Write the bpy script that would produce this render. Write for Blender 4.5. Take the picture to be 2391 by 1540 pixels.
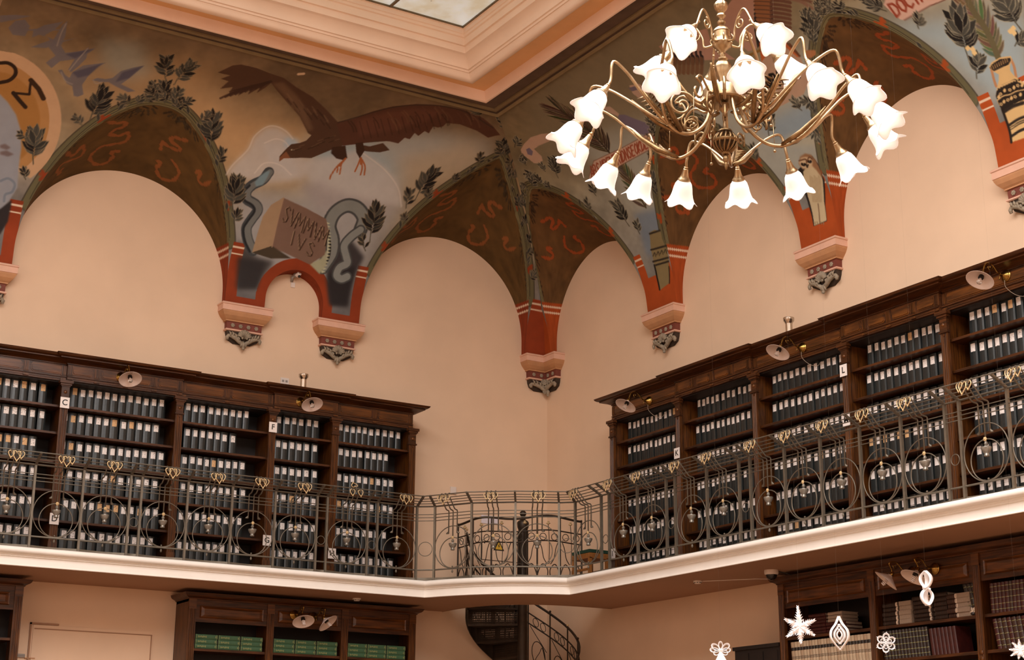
import bpy, bmesh, math, random
import numpy as np
from mathutils import Matrix, Vector
random.seed(7)
rng = np.random.default_rng(7)
for _o in list(bpy.data.objects):
    bpy.data.objects.remove(_o, do_unlink=True)
scene = bpy.context.scene
COL = scene.collection
PI = math.pi

# light and exposure settings
EXPOSURE = -0.08
P_BACK = [55, 55, 55]
P_NEAR = [40, 40, 40]
SKY = .55
SHADE_E = .3
BULB_E = 2.5
FRESCO_GAIN = np.array([1.12, 1.22, 1.30])
P_SKYLIGHT = 2750

# ------------------------------------------------------------------ camera
cam_d = bpy.data.cameras.new('camera')
cam_d.sensor_width = 36.0
cam_d.lens = 3760.23 / 2391.0 * 36.0
cam_d.clip_end = 200
cam = bpy.data.objects.new('camera', cam_d)
COL.objects.link(cam)
_yaw, _pit, _rol = math.radians(58.54796), math.radians(16.26762), math.radians(0.40529)
_f = Vector((math.cos(_yaw) * math.cos(_pit), math.sin(_yaw) * math.cos(_pit), math.sin(_pit)))
_r = Vector((math.sin(_yaw), -math.cos(_yaw), 0))
_u = _r.cross(_f)
_r2 = _r * math.cos(_rol) + _u * math.sin(_rol)
_u2 = _u * math.cos(_rol) - _r * math.sin(_rol)
_M = Matrix((_r2, _u2, -_f)).transposed().to_4x4()
_M.translation = Vector((-12.445, -19.342, 1.6))
cam.matrix_world = _M
scene.camera = cam

# ------------------------------------------------------------------ world, exposure
w = bpy.data.worlds.new('world')
scene.world = w
w.use_nodes = True
w.node_tree.nodes['Background'].inputs[0].default_value = (0.75, 0.82, 0.9, 1)
w.node_tree.nodes['Background'].inputs[1].default_value = 0.3
vs = scene.view_settings
vs.view_transform = 'Standard'
vs.look = 'None'
vs.gamma = 1.0
vs.use_curve_mapping = False
vs.exposure = EXPOSURE

# ------------------------------------------------------------------ daylight through the room's windows
# tall windows stand in the two walls behind the camera
ROOM_X, ROOM_Y = -18.0, -26.0
def window_light(name, loc, rot, sx, sy, power, col):
    d = bpy.data.lights.new(name, 'AREA')
    d.shape = 'RECTANGLE'; d.size = sx; d.size_y = sy; d.energy = power; d.color = col
    o = bpy.data.objects.new(name, d); COL.objects.link(o)
    o.location = loc; o.rotation_euler = rot
    return o
WINDOWS_BACK = [-13.5, -9.0, -4.5]          # x of the windows in the wall behind
for x in WINDOWS_BACK:
    window_light('daylight_back', (x, ROOM_Y + .2, 6.4), (PI / 2, 0, 0), 2.2, 4.4, P_BACK[WINDOWS_BACK.index(x)], (1.0, .95, .88))
WINDOWS_NEAR = [-20.0, -13.0, -6.0]
for y in WINDOWS_NEAR:
    window_light('daylight_near', (ROOM_X + .2, y, 6.4), (PI / 2, 0, -PI / 2), 2.2, 4.4, P_NEAR[WINDOWS_NEAR.index(y)], (1.0, .95, .88))

# daylight falling through the large skylight in the middle of the ceiling
window_light('daylight_skylight', (-9.3, -14.0, 10.76), (0, 0, 0), 8.6, 12.0, P_SKYLIGHT, (1.0, .965, .95))

# ------------------------------------------------------------------ helpers
def srgb(c):
    out = []
    for v in c:
        v = v / 255.0
        out.append(v / 12.92 if v <= .04045 else ((v + .055) / 1.055) ** 2.4)
    return out

MATS = {}
def mat(name, col, rough=.6, metal=0.0, var=0.0, scale=8.0, bump=0.0, stretch=None, col2=None, emis=0.0, emis_col=None, trans=0.0, spec=.5, coords='Object', attr=None, detail=4, coat=0.0):
    """procedural principled material: two tones mixed by noise, optional bump / emission / vertex paint"""
    if name in MATS: return MATS[name]
    m = bpy.data.materials.new(name); m.use_nodes = True
    nt = m.node_tree; b = nt.nodes['Principled BSDF']
    c = srgb(col)
    b.inputs['Base Color'].default_value = (*c, 1)
    b.inputs['Roughness'].default_value = rough
    b.inputs['Metallic'].default_value = metal
    b.inputs['Specular IOR Level'].default_value = spec
    if coat: b.inputs['Coat Weight'].default_value = coat
    if trans:
        b.inputs['Transmission Weight'].default_value = trans
    src = None
    if attr:
        a = nt.nodes.new('ShaderNodeAttribute'); a.attribute_name = attr
        src = a.outputs['Color']
    if var or col2 or bump:
        tc = nt.nodes.new('ShaderNodeTexCoord')
        mp = nt.nodes.new('ShaderNodeMapping')
        if stretch: mp.inputs['Scale'].default_value = stretch
        nt.links.new(tc.outputs[coords], mp.inputs[0])
        nz = nt.nodes.new('ShaderNodeTexNoise'); nz.inputs['Scale'].default_value = scale
        nz.inputs['Detail'].default_value = detail
        nt.links.new(mp.outputs[0], nz.inputs['Vector'])
        if var or col2:
            mx = nt.nodes.new('ShaderNodeMix'); mx.data_type = 'RGBA'
            rp = nt.nodes.new('ShaderNodeMapRange')
            rp.inputs[1].default_value = .35; rp.inputs[2].default_value = .65
            nt.links.new(nz.outputs['Fac'], rp.inputs[0])
            nt.links.new(rp.outputs[0], mx.inputs[0])
            if attr:
                mx.blend_type = 'MULTIPLY'
                mx.inputs[0].default_value = 1
                g = nt.nodes.new('ShaderNodeMapRange'); g.inputs[3].default_value = 1 - var; g.inputs[4].default_value = 1 + var
                nt.links.new(nz.outputs['Fac'], g.inputs[0])
                nt.links.remove(mx.inputs[0].links[0])
                nt.links.new(src, mx.inputs[6]); nt.links.new(g.outputs[0], mx.inputs[7])
            else:
                c2 = srgb(col2) if col2 else [v * (1 - var) for v in c]
                c1 = c if col2 else [min(1, v * (1 + var)) for v in c]
                mx.inputs[6].default_value = (*c1, 1); mx.inputs[7].default_value = (*c2, 1)
            src = mx.outputs[2]
        if bump:
            bp = nt.nodes.new('ShaderNodeBump'); bp.inputs['Strength'].default_value = bump; bp.inputs['Distance'].default_value = .01
            nt.links.new(nz.outputs['Fac'], bp.inputs['Height']); nt.links.new(bp.outputs[0], b.inputs['Normal'])
    if src is not None: nt.links.new(src, b.inputs['Base Color'])
    if emis:
        b.inputs['Emission Strength'].default_value = emis
        b.inputs['Emission Color'].default_value = (*srgb(emis_col or col), 1)
    MATS[name] = m
    return m

class MB:
    """collects shapes; build() links them as ONE mesh object"""
    def __init__(s): s.v = []; s.f = []; s.n = 0
    def add(s, verts, faces):
        k = s.n
        s.v += [tuple(p) for p in verts]; s.n = len(s.v)
        s.f += [tuple(i + k for i in f) for f in faces]
        return s
    def box(s, x0, x1, y0, y1, z0, z1):
        v = [(x, y, z) for x in (x0, x1) for y in (y0, y1) for z in (z0, z1)]
        return s.add(v, [(0, 1, 3, 2), (4, 6, 7, 5), (0, 4, 5, 1), (2, 3, 7, 6), (0, 2, 6, 4), (1, 5, 7, 3)])
    def rings(s, R, closed=True, caps=True, loop=False):
        """loft a list of rings (each a list of points)"""
        m = len(R[0]); v = [p for r in R for p in r]; f = []
        nr = len(R)
        for i in range(nr if loop else nr - 1):
            for j in range(m if closed else m - 1):
                a, b = i, (i + 1) % nr
                f.append((a * m + j, a * m + (j + 1) % m, b * m + (j + 1) % m, b * m + j))
        if caps and closed and not loop:
            f.append(tuple(range(m - 1, -1, -1))); f.append(tuple((nr - 1) * m + j for j in range(m)))
        return s.add(v, f)
    def tube(s, path, r, n=6, loop=False, caps=True):
        P = [Vector(p) for p in path]; R = []; k = len(P)
        rr = r if hasattr(r, '__len__') else [r] * k
        up = None
        for i in range(k):
            if loop: t = P[(i + 1) % k] - P[i - 1]
            else: t = P[min(i + 1, k - 1)] - P[max(i - 1, 0)]
            t = t.normalized() if t.length > 1e-9 else Vector((0, 0, 1))
            if up is None:
                up = t.orthogonal().normalized()
                if abs(t.z) < .9: up = (Vector((0, 0, 1)) - t * t.z).normalized()
            else:
                up = (up - t * up.dot(t))
                up = up.normalized() if up.length > 1e-6 else t.orthogonal().normalized()
            q = t.cross(up)
            R.append([P[i] + (up * math.cos(2 * PI * j / n + PI / n) + q * math.sin(2 * PI * j / n + PI / n)) * rr[i] for j in range(n)])
        return s.rings(R, loop=loop, caps=caps)
    def bar(s, a, b, w, h=None, up=(0, 0, 1)):
        """rectangular bar from a to b; w across, h along up"""
        a, b = Vector(a), Vector(b); h = h or w
        t = (b - a).normalized(); u = Vector(up); u = u - t * u.dot(t)
        u = u.normalized() if u.length > 1e-6 else t.orthogonal().normalized()
        q = t.cross(u)
        R = [[p + q * (sx * w / 2) + u * (sz * h / 2) for sx, sz in ((-1, -1), (1, -1), (1, 1), (-1, 1))] for p in (a, b)]
        return s.rings(R)
    def lathe(s, prof, n=16, M=None, petal=None):
        """revolve (r, z) profile round the z axis; M places it"""
        R = []
        for i, (r, z) in enumerate(prof):
            ring = []
            for j in range(n):
                a = 2 * PI * j / n
                p = Vector((max(r, 1e-4) * math.cos(a), max(r, 1e-4) * math.sin(a), z))
                if petal: p = petal(p, a, i)
                ring.append(M @ p if M else p)
            R.append(ring)
        return s.rings(R)
    def sphere(s, c, r, n=10, m=6, sc=(1, 1, 1)):
        prof = [(math.sin(PI * i / m) * r, -math.cos(PI * i / m) * r) for i in range(m + 1)]
        M = Matrix.Translation(Vector(c)) @ Matrix.Diagonal((*sc, 1))
        return s.lathe(prof, n, M)
    def prism(s, pts, y0, y1, axis='y'):
        """extrude an outline given in (x, z) from y0 to y1"""
        n = len(pts)
        if axis == 'y': v = [(x, y0, z) for x, z in pts] + [(x, y1, z) for x, z in pts]
        elif axis == 'x': v = [(y0, x, z) for x, z in pts] + [(y1, x, z) for x, z in pts]
        else: v = [(x, z, y0) for x, z in pts] + [(x, z, y1) for x, z in pts]
        f = [tuple(range(n)), tuple(range(2 * n - 1, n - 1, -1))]
        f += [(i, (i + 1) % n, n + (i + 1) % n, n + i) for i in range(n)]
        return s.add(v, f)
    def mesh(s, name, smooth=False, fix=True):
        me = bpy.data.meshes.new(name)
        me.from_pydata(s.v, [], s.f)
        if fix:
            bm = bmesh.new(); bm.from_mesh(me)
            bmesh.ops.recalc_face_normals(bm, faces=bm.faces)
            bm.to_mesh(me); bm.free()
        if smooth:
            me.shade_smooth() if smooth is True else me.shade_smooth()
            if smooth is not True:
                try: me.set_sharp_from_angle(angle=smooth)
                except Exception: pass
        return me
    def build(s, name, material, parent=None, smooth=False, fix=True):
        return link(name, s.mesh(name, smooth, fix), material, parent)

def link(name, me, material=None, parent=None):
    if material is not None and not me.materials: me.materials.append(material)
    o = bpy.data.objects.new(name, me); COL.objects.link(o)
    if parent is not None: o.parent = parent
    return o
def tag(o, label=None, cat=None, group=None, kind=None):
    if label: o['label'] = label
    if cat: o['category'] = cat
    if group: o['group'] = group
    if kind: o['kind'] = kind
    return o
def thing(name, label, cat, loc=(0, 0, 0), rz=0.0, group=None, kind=None):
    o = bpy.data.objects.new(name, None); COL.objects.link(o)
    o.empty_display_size = .05
    o.location = loc; o.rotation_euler = (0, 0, rz)
    return tag(o, label, cat, group, kind)
def struct(name, mb, m, smooth=False): return tag(mb.build(name, m, None, smooth), kind='structure')
def copy_tree(o, parent=None):
    c = o.copy(); COL.objects.link(c); c.parent = parent
    for ch in list(o.children): copy_tree(ch, c)
    return c
# wall frames: u runs along the wall to the right seen from the room, o is the distance off the wall
ROT = {'L': 0.0, 'R': -PI / 2}
def W3(side, u, o, z): return (u, -o, z) if side == 'L' else (-o, -u, z)
def bez(P, n=8):
    """catmull-rom through the points"""
    P = [Vector(p) for p in P]; P = [P[0] * 2 - P[1]] + P + [P[-1] * 2 - P[-2]]; out = []
    for i in range(1, len(P) - 2):
        for k in range(n):
            t = k / n; a, b, c, d = P[i - 1:i + 3]
            out.append(.5 * ((2 * b) + (c - a) * t + (2 * a - 5 * b + 4 * c - d) * t * t + (3 * b - a - 3 * c + d) * t ** 3))
    out.append(P[-2]); return out
SM = math.radians(35)

# ------------------------------------------------------------------ surface materials
M_WALL = mat('wall_paint', (228, 197, 168), .75, var=.035, scale=1.3, bump=.05, coords='Object', spec=.25)
M_WHITE = mat('gallery_white_paint', (244, 238, 230), .5, var=.02, scale=4, spec=.3)
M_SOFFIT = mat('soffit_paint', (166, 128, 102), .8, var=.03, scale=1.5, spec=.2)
M_FLOOR = mat('floor_parquet', (158, 124, 96), .4, var=.2, scale=6, stretch=(1, 8, 1))
M_LIP = mat('ceiling_lip_paint', (250, 218, 196), .6, var=.03, scale=3)
M_ORANGE = mat('ceiling_ochre_paint', (236, 184, 130), .65, var=.04, scale=3)
M_FRAME = mat('ceiling_frame_paint', (242, 216, 194), .55, var=.03, scale=2.5)
M_DARKC = mat('ceiling_dark_band', (90, 70, 55), .7, var=.12, scale=5)
M_OLIVE = mat('ceiling_olive_bead', (128, 108, 74), .6, var=.1, scale=5)

# ------------------------------------------------------------------ room shell
ZF, ZC = 0.0, 10.43                 # hall floor, cove top
struct('floor', MB().box(ROOM_X - .3, .3, ROOM_Y - .3, .3, -.2, 0), M_FLOOR)
wall_left = struct('wall_left', MB().box(ROOM_X - .3, .3, 0, .3, 0, 11.2), M_WALL)
wall_right = struct('wall_right', MB().box(0, .3, ROOM_Y - .3, -.0005, 0, 11.2), M_WALL)
def wall_with_windows(name, along, wins):
    """back walls with tall window openings (2.2 x 4.4 m, sill at 4.2 m)"""
    b = MB(); w0, w1 = along
    xs = sorted(wins); cur = w0
    cells = []
    for x in xs:
        cells.append((cur, x - 1.1, 0, 11.2)); cells.append((x - 1.1, x + 1.1, 0, 4.2)); cells.append((x - 1.1, x + 1.1, 8.6, 11.2)); cur = x + 1.1
    cells.append((cur, w1, 0, 11.2))
    for a, c, z0, z1 in cells:
        if name == 'wall_back': b.box(a, c, ROOM_Y - .3, ROOM_Y, z0, z1)
        else: b.box(ROOM_X - .3, ROOM_X, a, c, z0, z1)
    return struct(name, b, M_WALL)
wall_with_windows('wall_back', (ROOM_X, 0), WINDOWS_BACK)
wall_with_windows('wall_near', (ROOM_Y, 0), WINDOWS_NEAR)
M_PANE = mat('window_daylight', (235, 238, 240), .2, emis=1.2, emis_col=(255, 246, 232))
_k = 2
for lst, nm in ((WINDOWS_BACK, 'b'), (WINDOWS_NEAR, 'n')):
    for x in lst:
        def bx(a0, a1, d0, d1, z0, z1, mb):
            if nm == 'b': mb.box(x + a0, x + a1, ROOM_Y - .2 + d0, ROOM_Y - .2 + d1, z0, z1)
            else: mb.box(ROOM_X - .2 + d0, ROOM_X - .2 + d1, x + a0, x + a1, z0, z1)
        fr = MB()
        for a in (-1.1, -.4, .33, 1.03): bx(a, a + .07, 0, .1, 4.2, 8.6, fr)
        for z in (4.2, 5.65, 7.1, 8.53): bx(-1.1, 1.1, .01, .09, z, z + .07, fr)
        wo = tag(fr.build('window_%d' % _k, M_WHITE), kind='structure')
        pn = MB(); bx(-1.09, 1.09, .03, .05, 4.21, 8.59, pn); pn.build('pane', M_PANE, wo)
        _k += 1

def loop_loft(prof):
    """profile of (offset, z) carried round the rectangle of the hall, mitred at the corners"""
    R = []
    for o, z in prof:
        R.append([(-o, -o, z), (-o, ROOM_Y + o, z), (ROOM_X + o, ROOM_Y + o, z), (ROOM_X + o, -o, z)])
    return MB().rings(R, closed=True, caps=False)
ceiling = thing('ceiling', None, None, (0, 0, 0)); tag(ceiling, kind='structure')
def cpart(name, prof, m, smooth=SM):
    return loop_loft(prof).build(name, m, ceiling, smooth)
cpart('bead_moulding', [(2.19, 10.435), (2.20, 10.40), (2.225, 10.385), (2.25, 10.395), (2.26, 10.41)], M_OLIVE)
cpart('bead_groove', [(2.26, 10.41), (2.262, 10.425), (2.30, 10.425), (2.302, 10.41)], M_DARKC, False)
cpart('bead_moulding', [(2.302, 10.41), (2.33, 10.398), (2.365, 10.405), (2.37, 10.425)], M_OLIVE)
cpart('dark_band', [(2.37, 10.425), (2.655, 10.425)], M_DARKC, False)
cpart('lip', [(2.655, 10.425), (2.655, 10.325), (2.665, 10.315), (2.69, 10.315), (2.70, 10.325), (2.735, 10.445)], M_LIP, False)
cpart('ochre_band', [(2.735, 10.445), (3.10, 10.445)], M_ORANGE, False)
def arc(cx, cz, r, a0, a1, n=8): return [(cx + r * math.cos(math.radians(a0 + (a1 - a0) * i / n)), cz + r * math.sin(math.radians(a0 + (a1 - a0) * i / n))) for i in range(n + 1)]
fp = [(3.10, 10.445), (3.11, 10.36), (3.12, 10.33)] + arc(3.19, 10.325, .06, 190, 340, 8) + [(3.255, 10.325), (3.27, 10.345), (3.285, 10.345), (3.29, 10.37), (3.305, 10.372)]
fp += arc(3.46, 10.375, .15, 180, 105, 8) + [(3.425, 10.56), (3.43, 10.60)]
cpart('skylight_cornice', fp, M_FRAME)
cpart('skylight_curb', [(3.43, 10.60), (3.455, 10.605), (3.452, 10.70), (3.47, 10.71), (3.472, 10.74), (3.485, 10.75), (3.485, 10.80), (3.50, 10.805), (3.50, 10.90)], M_FRAME)
# flat ceiling above the coves, seen nowhere but closing the hall
cb = MB()
cb.box(ROOM_X, 0, -2.6, 0, 11.0, 11.2).box(ROOM_X, 0, ROOM_Y, ROOM_Y + 2.6, 11.0, 11.2).box(-2.6, 0, ROOM_Y + 2.6, -2.6, 11.0, 11.2).box(ROOM_X, ROOM_X + 2.6, ROOM_Y + 2.6, -2.6, 11.0, 11.2)
cb.build('ceiling_slab', M_WALL, ceiling)
sk = MB()
for (a, b_, c, d) in ((ROOM_X + 2.2, ROOM_X + 2.66, ROOM_Y + 2.2, -2.2), (-2.66, -2.2, ROOM_Y + 2.2, -2.2), (ROOM_X + 2.2, -2.2, -2.66, -2.2), (ROOM_X + 2.2, -2.2, ROOM_Y + 2.2, ROOM_Y + 2.66)):
    sk.box(a, b_, c, d, 10.46, 10.60)
sk.build('ceiling_joist', M_DARKC, ceiling)
cv2 = MB()      # plain coves along the two far walls
for prof in ([(0, 8.6), (.35, 9.3), (1.2, 10.1), (2.25, 10.44)],):
    for o0, o1 in zip(prof[:-1], prof[1:]):
        cv2.add([(ROOM_X + o0[0], ROOM_Y, o0[1]), (ROOM_X + o0[0], 0, o0[1]), (ROOM_X + o1[0], 0, o1[1]), (ROOM_X + o1[0], ROOM_Y, o1[1])], [(0, 1, 2, 3)])
        cv2.add([(ROOM_X, ROOM_Y + o0[0], o0[1]), (0, ROOM_Y + o0[0], o0[1]), (0, ROOM_Y + o1[0], o1[1]), (ROOM_X, ROOM_Y + o1[0], o1[1])], [(0, 1, 2, 3)])
cv2.build('plain_cove', M_DARKC, ceiling)

# ------------------------------------------------------------------ skylight: frosted panes between iron bars, daylight above
M_BAR = mat('skylight_bar', (104, 88, 62), .6, var=.2, scale=9)
def glass_mat():
    m = bpy.data.materials.new('skylight_frosted_glass'); m.use_nodes = True
    nt = m.node_tree; b = nt.nodes['Principled BSDF']
    b.inputs['Roughness'].default_value = .4
    tc = nt.nodes.new('ShaderNodeTexCoord')
    n1 = nt.nodes.new('ShaderNodeTexNoise'); n1.inputs['Scale'].default_value = 2.2; n1.inputs['Detail'].default_value = 6
    n2 = nt.nodes.new('ShaderNodeTexVoronoi'); n2.inputs['Scale'].default_value = 3.2
    nt.links.new(tc.outputs['Object'], n1.inputs[0]); nt.links.new(tc.outputs['Object'], n2.inputs[0])
    r1 = nt.nodes.new('ShaderNodeValToRGB')
    e = r1.color_ramp.elements
    e[0].position = .36; e[0].color = (*srgb((196, 190, 166)), 1); e[1].position = .62; e[1].color = (*srgb((214, 222, 220)), 1)
    nt.links.new(n1.outputs['Fac'], r1.inputs[0])
    r2 = nt.nodes.new('ShaderNodeMapRange'); r2.inputs[1].default_value = .035; r2.inputs[2].default_value = .06
    nt.links.new(n2.outputs['Distance'], r2.inputs[0])
    mx = nt.nodes.new('ShaderNodeMix'); mx.data_type = 'RGBA'
    mx.inputs[6].default_value = (*srgb((70, 45, 30)), 1)
    nt.links.new(r2.outputs[0], mx.inputs[0]); nt.links.new(r1.outputs[0], mx.inputs[7])
    nt.links.new(mx.outputs[2], b.inputs['Base Color'])
    nt.links.new(mx.outputs[2], b.inputs['Emission Color'])
    b.inputs['Emission Strength'].default_value = SKY
    return m
M_SKY = glass_mat()
win = tag(thing('window_1', None, None, (-3.5, -3.5, 10.83)), kind='structure')
SX, SY = ROOM_X + 7.0, ROOM_Y + 7.0      # skylight spans from (0,0) to (SX, SY) in its own frame
pw, ph = 1.02, 1.02
pm = MB().box(-pw + .012, -.012, -ph + .012, -.012, 0, .012).mesh('pane')
nxp, nyp = int(-SX / pw) + 1, int(-SY / ph) + 1
rest = MB()
for i in range(nxp):
    for j in range(nyp):
        x, y = -i * pw, -j * ph
        if i < 5 and j < 5:
            p = link('pane', pm, M_SKY, win); p.location = (x, y, 0)
        else:
            rest.box(max(x - pw + .012, SX), x - .012, max(y - ph + .012, SY), y - .012, 0, .012)
ro = rest.build('pane_field', M_SKY, win); ro['kind'] = 'stuff'
for i in range(nxp + 1): MB().box(-i * pw - .016, -i * pw + .016, SY, 0, -.02, .03).build('glazing_bar', M_BAR, win)
for j in range(nyp + 1): MB().box(SX, 0, -j * ph - .016, -j * ph + .016, -.018, .028).build('glazing_bar', M_BAR, win)

# ------------------------------------------------------------------ gallery balcony round the corner
# outer edge in plan: straight along both walls, bowed out in front of the stair corner
OL, OR_ = 1.245, 1.30
arc_pts = [(-2.65, -1.22), (-2.50, -1.53), (-2.31, -1.835), (-2.08, -2.083), (-1.82, -2.29), (-1.57, -2.43), (-1.313, -2.543)]
arc_pts = [(p.x, p.y) for p in bez([(a, b, 0) for a, b in arc_pts], 4)]
EDGE = [(ROOM_X + .0, -OL), (arc_pts[0][0], -OL)] + arc_pts[1:-1] + [(-OR_, arc_pts[-1][1]), (-OR_, ROOM_Y)]
def offset_path(P, d):
    """move an open plan path outwards (towards the room) by d"""
    out = []
    for i, p in enumerate(P):
        n = Vector((0, 0))
        segs = []
        if i > 0: segs.append(Vector(P[i]) - Vector(P[i - 1]))
        if i < len(P) - 1: segs.append(Vector(P[i + 1]) - Vector(P[i]))
        ns = [Vector((s.y, -s.x)).normalized() for s in segs]
        n = sum(ns, Vector((0, 0))).normalized()
        k = d / max(.4, n.dot(ns[0]))
        out.append((p[0] + n.x * k, p[1] + n.y * k))
    return out
Z_SOF, Z_GAL = 4.055, 4.262
balc = thing('gallery_balcony', 'white moulded gallery balcony running along both walls and bowed at the corner', 'balcony', (0, 0, 0), kind='structure')
# slab built as a strip between the inner boundary (walls and stair opening) and the outer edge
outer = offset_path(EDGE, -.03)
def resample(P, n):
    P = [Vector(p) for p in P]; L = [0]
    for a, b in zip(P[:-1], P[1:]): L.append(L[-1] + (b - a).length)
    out = []
    for k in range(n):
        t = L[-1] * k / (n - 1); i = max(j for j in range(len(L)) if L[j] <= t + 1e-9); i = min(i, len(P) - 2)
        q = (t - L[i]) / max(1e-9, L[i + 1] - L[i]); out.append(P[i].lerp(P[i + 1], q))
    return out
mid_o = outer[1:-1]
HOLE = [(-1.70 * math.cos(math.radians(a)) ** .667, -1.60 * math.sin(math.radians(a)) ** .667) for a in np.linspace(0, 90, 31)]
mid_i = resample(HOLE, len(mid_o))
sl = MB()
def strip(z):
    v = []; f = []
    A = [(ROOM_X, 0)] + [tuple(p) for p in mid_i] + [(0, ROOM_Y)]
    B = [outer[0]] + list(mid_o) + [outer[-1]]
    for a, b in zip(A, B): v += [(a[0], a[1], z), (b[0], b[1], z)]
    return v
v0, v1 = strip(Z_SOF), strip(Z_GAL - .02)
n = len(v0)
fs = []
for i in range(0, n - 2, 2):
    fs += [(i, i + 1, i + 3, i + 2), (n + i, n + i + 2, n + i + 3, n + i + 1), (i, i + 2, n + i + 2, n + i), (i + 1, n + i + 1, n + i + 3, i + 3)]
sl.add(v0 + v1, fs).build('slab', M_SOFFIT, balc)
fas = [(0.0, 4.055), (.006, 4.06), (.006, 4.068), (0.0, 4.07), (0.0, 4.155), (.018, 4.160), (.018, 4.172), (.034, 4.176), (.034, 4.188)]
fas += [(.05 + .038 * math.sin(t) * 1.0, 4.188 + .037 - .037 * math.cos(t)) for t in [PI * k / 8 for k in range(9)]]
fas += [(.03, 4.264), (-.12, 4.266)]
R = [[(x, y, z) for x, y in offset_path(EDGE, d)] for d, z in fas]
MB().rings(R, closed=False, caps=False).build('fascia_moulding', M_WHITE, balc, SM)
# lining of the stair opening
hl = MB().rings([[(p[0], p[1], z) for p in mid_i] for z in (4.05, 4.27)], closed=False, caps=False)
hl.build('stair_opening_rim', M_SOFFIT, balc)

# ------------------------------------------------------------------ painted cove with lunettes
COVE = [(0.10, 7.85), (0.17, 8.25), (0.33, 8.63), (0.60, 9.10), (0.95, 9.56), (1.25, 9.86), (1.7, 10.19), (2.2, 10.43)]
CV = np.array([(p.x, p.y) for p in bez([(a, b, 0) for a, b in COVE], 40)])
CS = np.r_[0, np.cumsum(np.hypot(*np.diff(CV, axis=0).T))]
o_of_z = lambda z: np.interp(z, CV[:, 1], CV[:, 0])
z_of_o = lambda o: np.interp(o, CV[:, 0], CV[:, 1])
s_of_o = lambda o: np.interp(o, CV[:, 0], CS)
o_of_s = lambda s: np.interp(s, CS, CV[:, 0])
SMAX = CS[-1]
# arches on the wall plane: centre u, radius, springing z, crown rise at haunch / crown
ARCH = {'L': [(-6.50, 1.39, 8.03, .39, .37), (-4.13, .42, 8.02, 0, 0), (-1.80, 1.35, 8.06, .30, .45)],
        'R': [(1.46, 1.2, 8.03, .45, .50), (4.51, 1.22, 8.0, .45, .50), (7.56, 1.2, 8.03, .45, .50)]}
SPAN = {'L': (-8.75, 0.0), 'R': (0.0, 10.35)}
def zw(u, a):
    return a[2] + a[1] * np.sqrt(np.clip(1 - ((u - a[0]) / a[1]) ** 2, 0, None))
def groin(u, a):
    """where the lunette of arch a meets the cove, above wall position u"""
    u = np.asarray(u, float); wz = zw(u, a)
    k = a[3] + (a[4] - a[3]) * (1 - np.clip(np.abs((u - a[0]) / a[1]), 0, 1))
    lo = np.full_like(wz, .1); hi = np.full_like(wz, 2.2)
    for _ in range(40):
        m_ = (lo + hi) / 2; up = z_of_o(m_) < wz + k * m_
        lo = np.where(up, m_, lo); hi = np.where(up, hi, m_)
    o = (lo + hi) / 2
    return o, z_of_o(o)
def paint_mesh(name, V, nr, nc, C, material, parent):
    """grid mesh with a colour per vertex (the fresco)"""
    idx = np.arange(nr * nc).reshape(nr, nc)
    F = np.stack([idx[:-1, :-1], idx[:-1, 1:], idx[1:, 1:], idx[1:, :-1]], -1).reshape(-1, 4)
    me = bpy.data.meshes.new(name)
    me.vertices.add(nr * nc); me.vertices.foreach_set('co', V.reshape(-1).astype(np.float32))
    me.loops.add(F.size); me.loops.foreach_set('vertex_index', F.reshape(-1).astype(np.int32))
    me.polygons.add(len(F)); me.polygons.foreach_set('loop_start', np.arange(0, F.size, 4, dtype=np.int32))
    me.polygons.foreach_set('use_smooth', np.ones(len(F), dtype=bool))
    me.update(calc_edges=True)
    ca = me.color_attributes.new('paint', 'FLOAT_COLOR', 'POINT')
    ca.data.foreach_set('color', np.concatenate([C.reshape(-1, 3), np.ones((nr * nc, 1))], 1).reshape(-1).astype(np.float32))
    return link(name, me, material, parent)
M_FRESCO = mat('fresco_paint', (150, 120, 90), .8, var=.10, scale=7, attr='paint', spec=.2, coords='Object', detail=6)
def to_lin(c):
    c = np.clip(c, 0, 1)
    return np.where(c <= .04045, c / 12.92, ((c + .055) / 1.055) ** 2.4)
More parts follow.
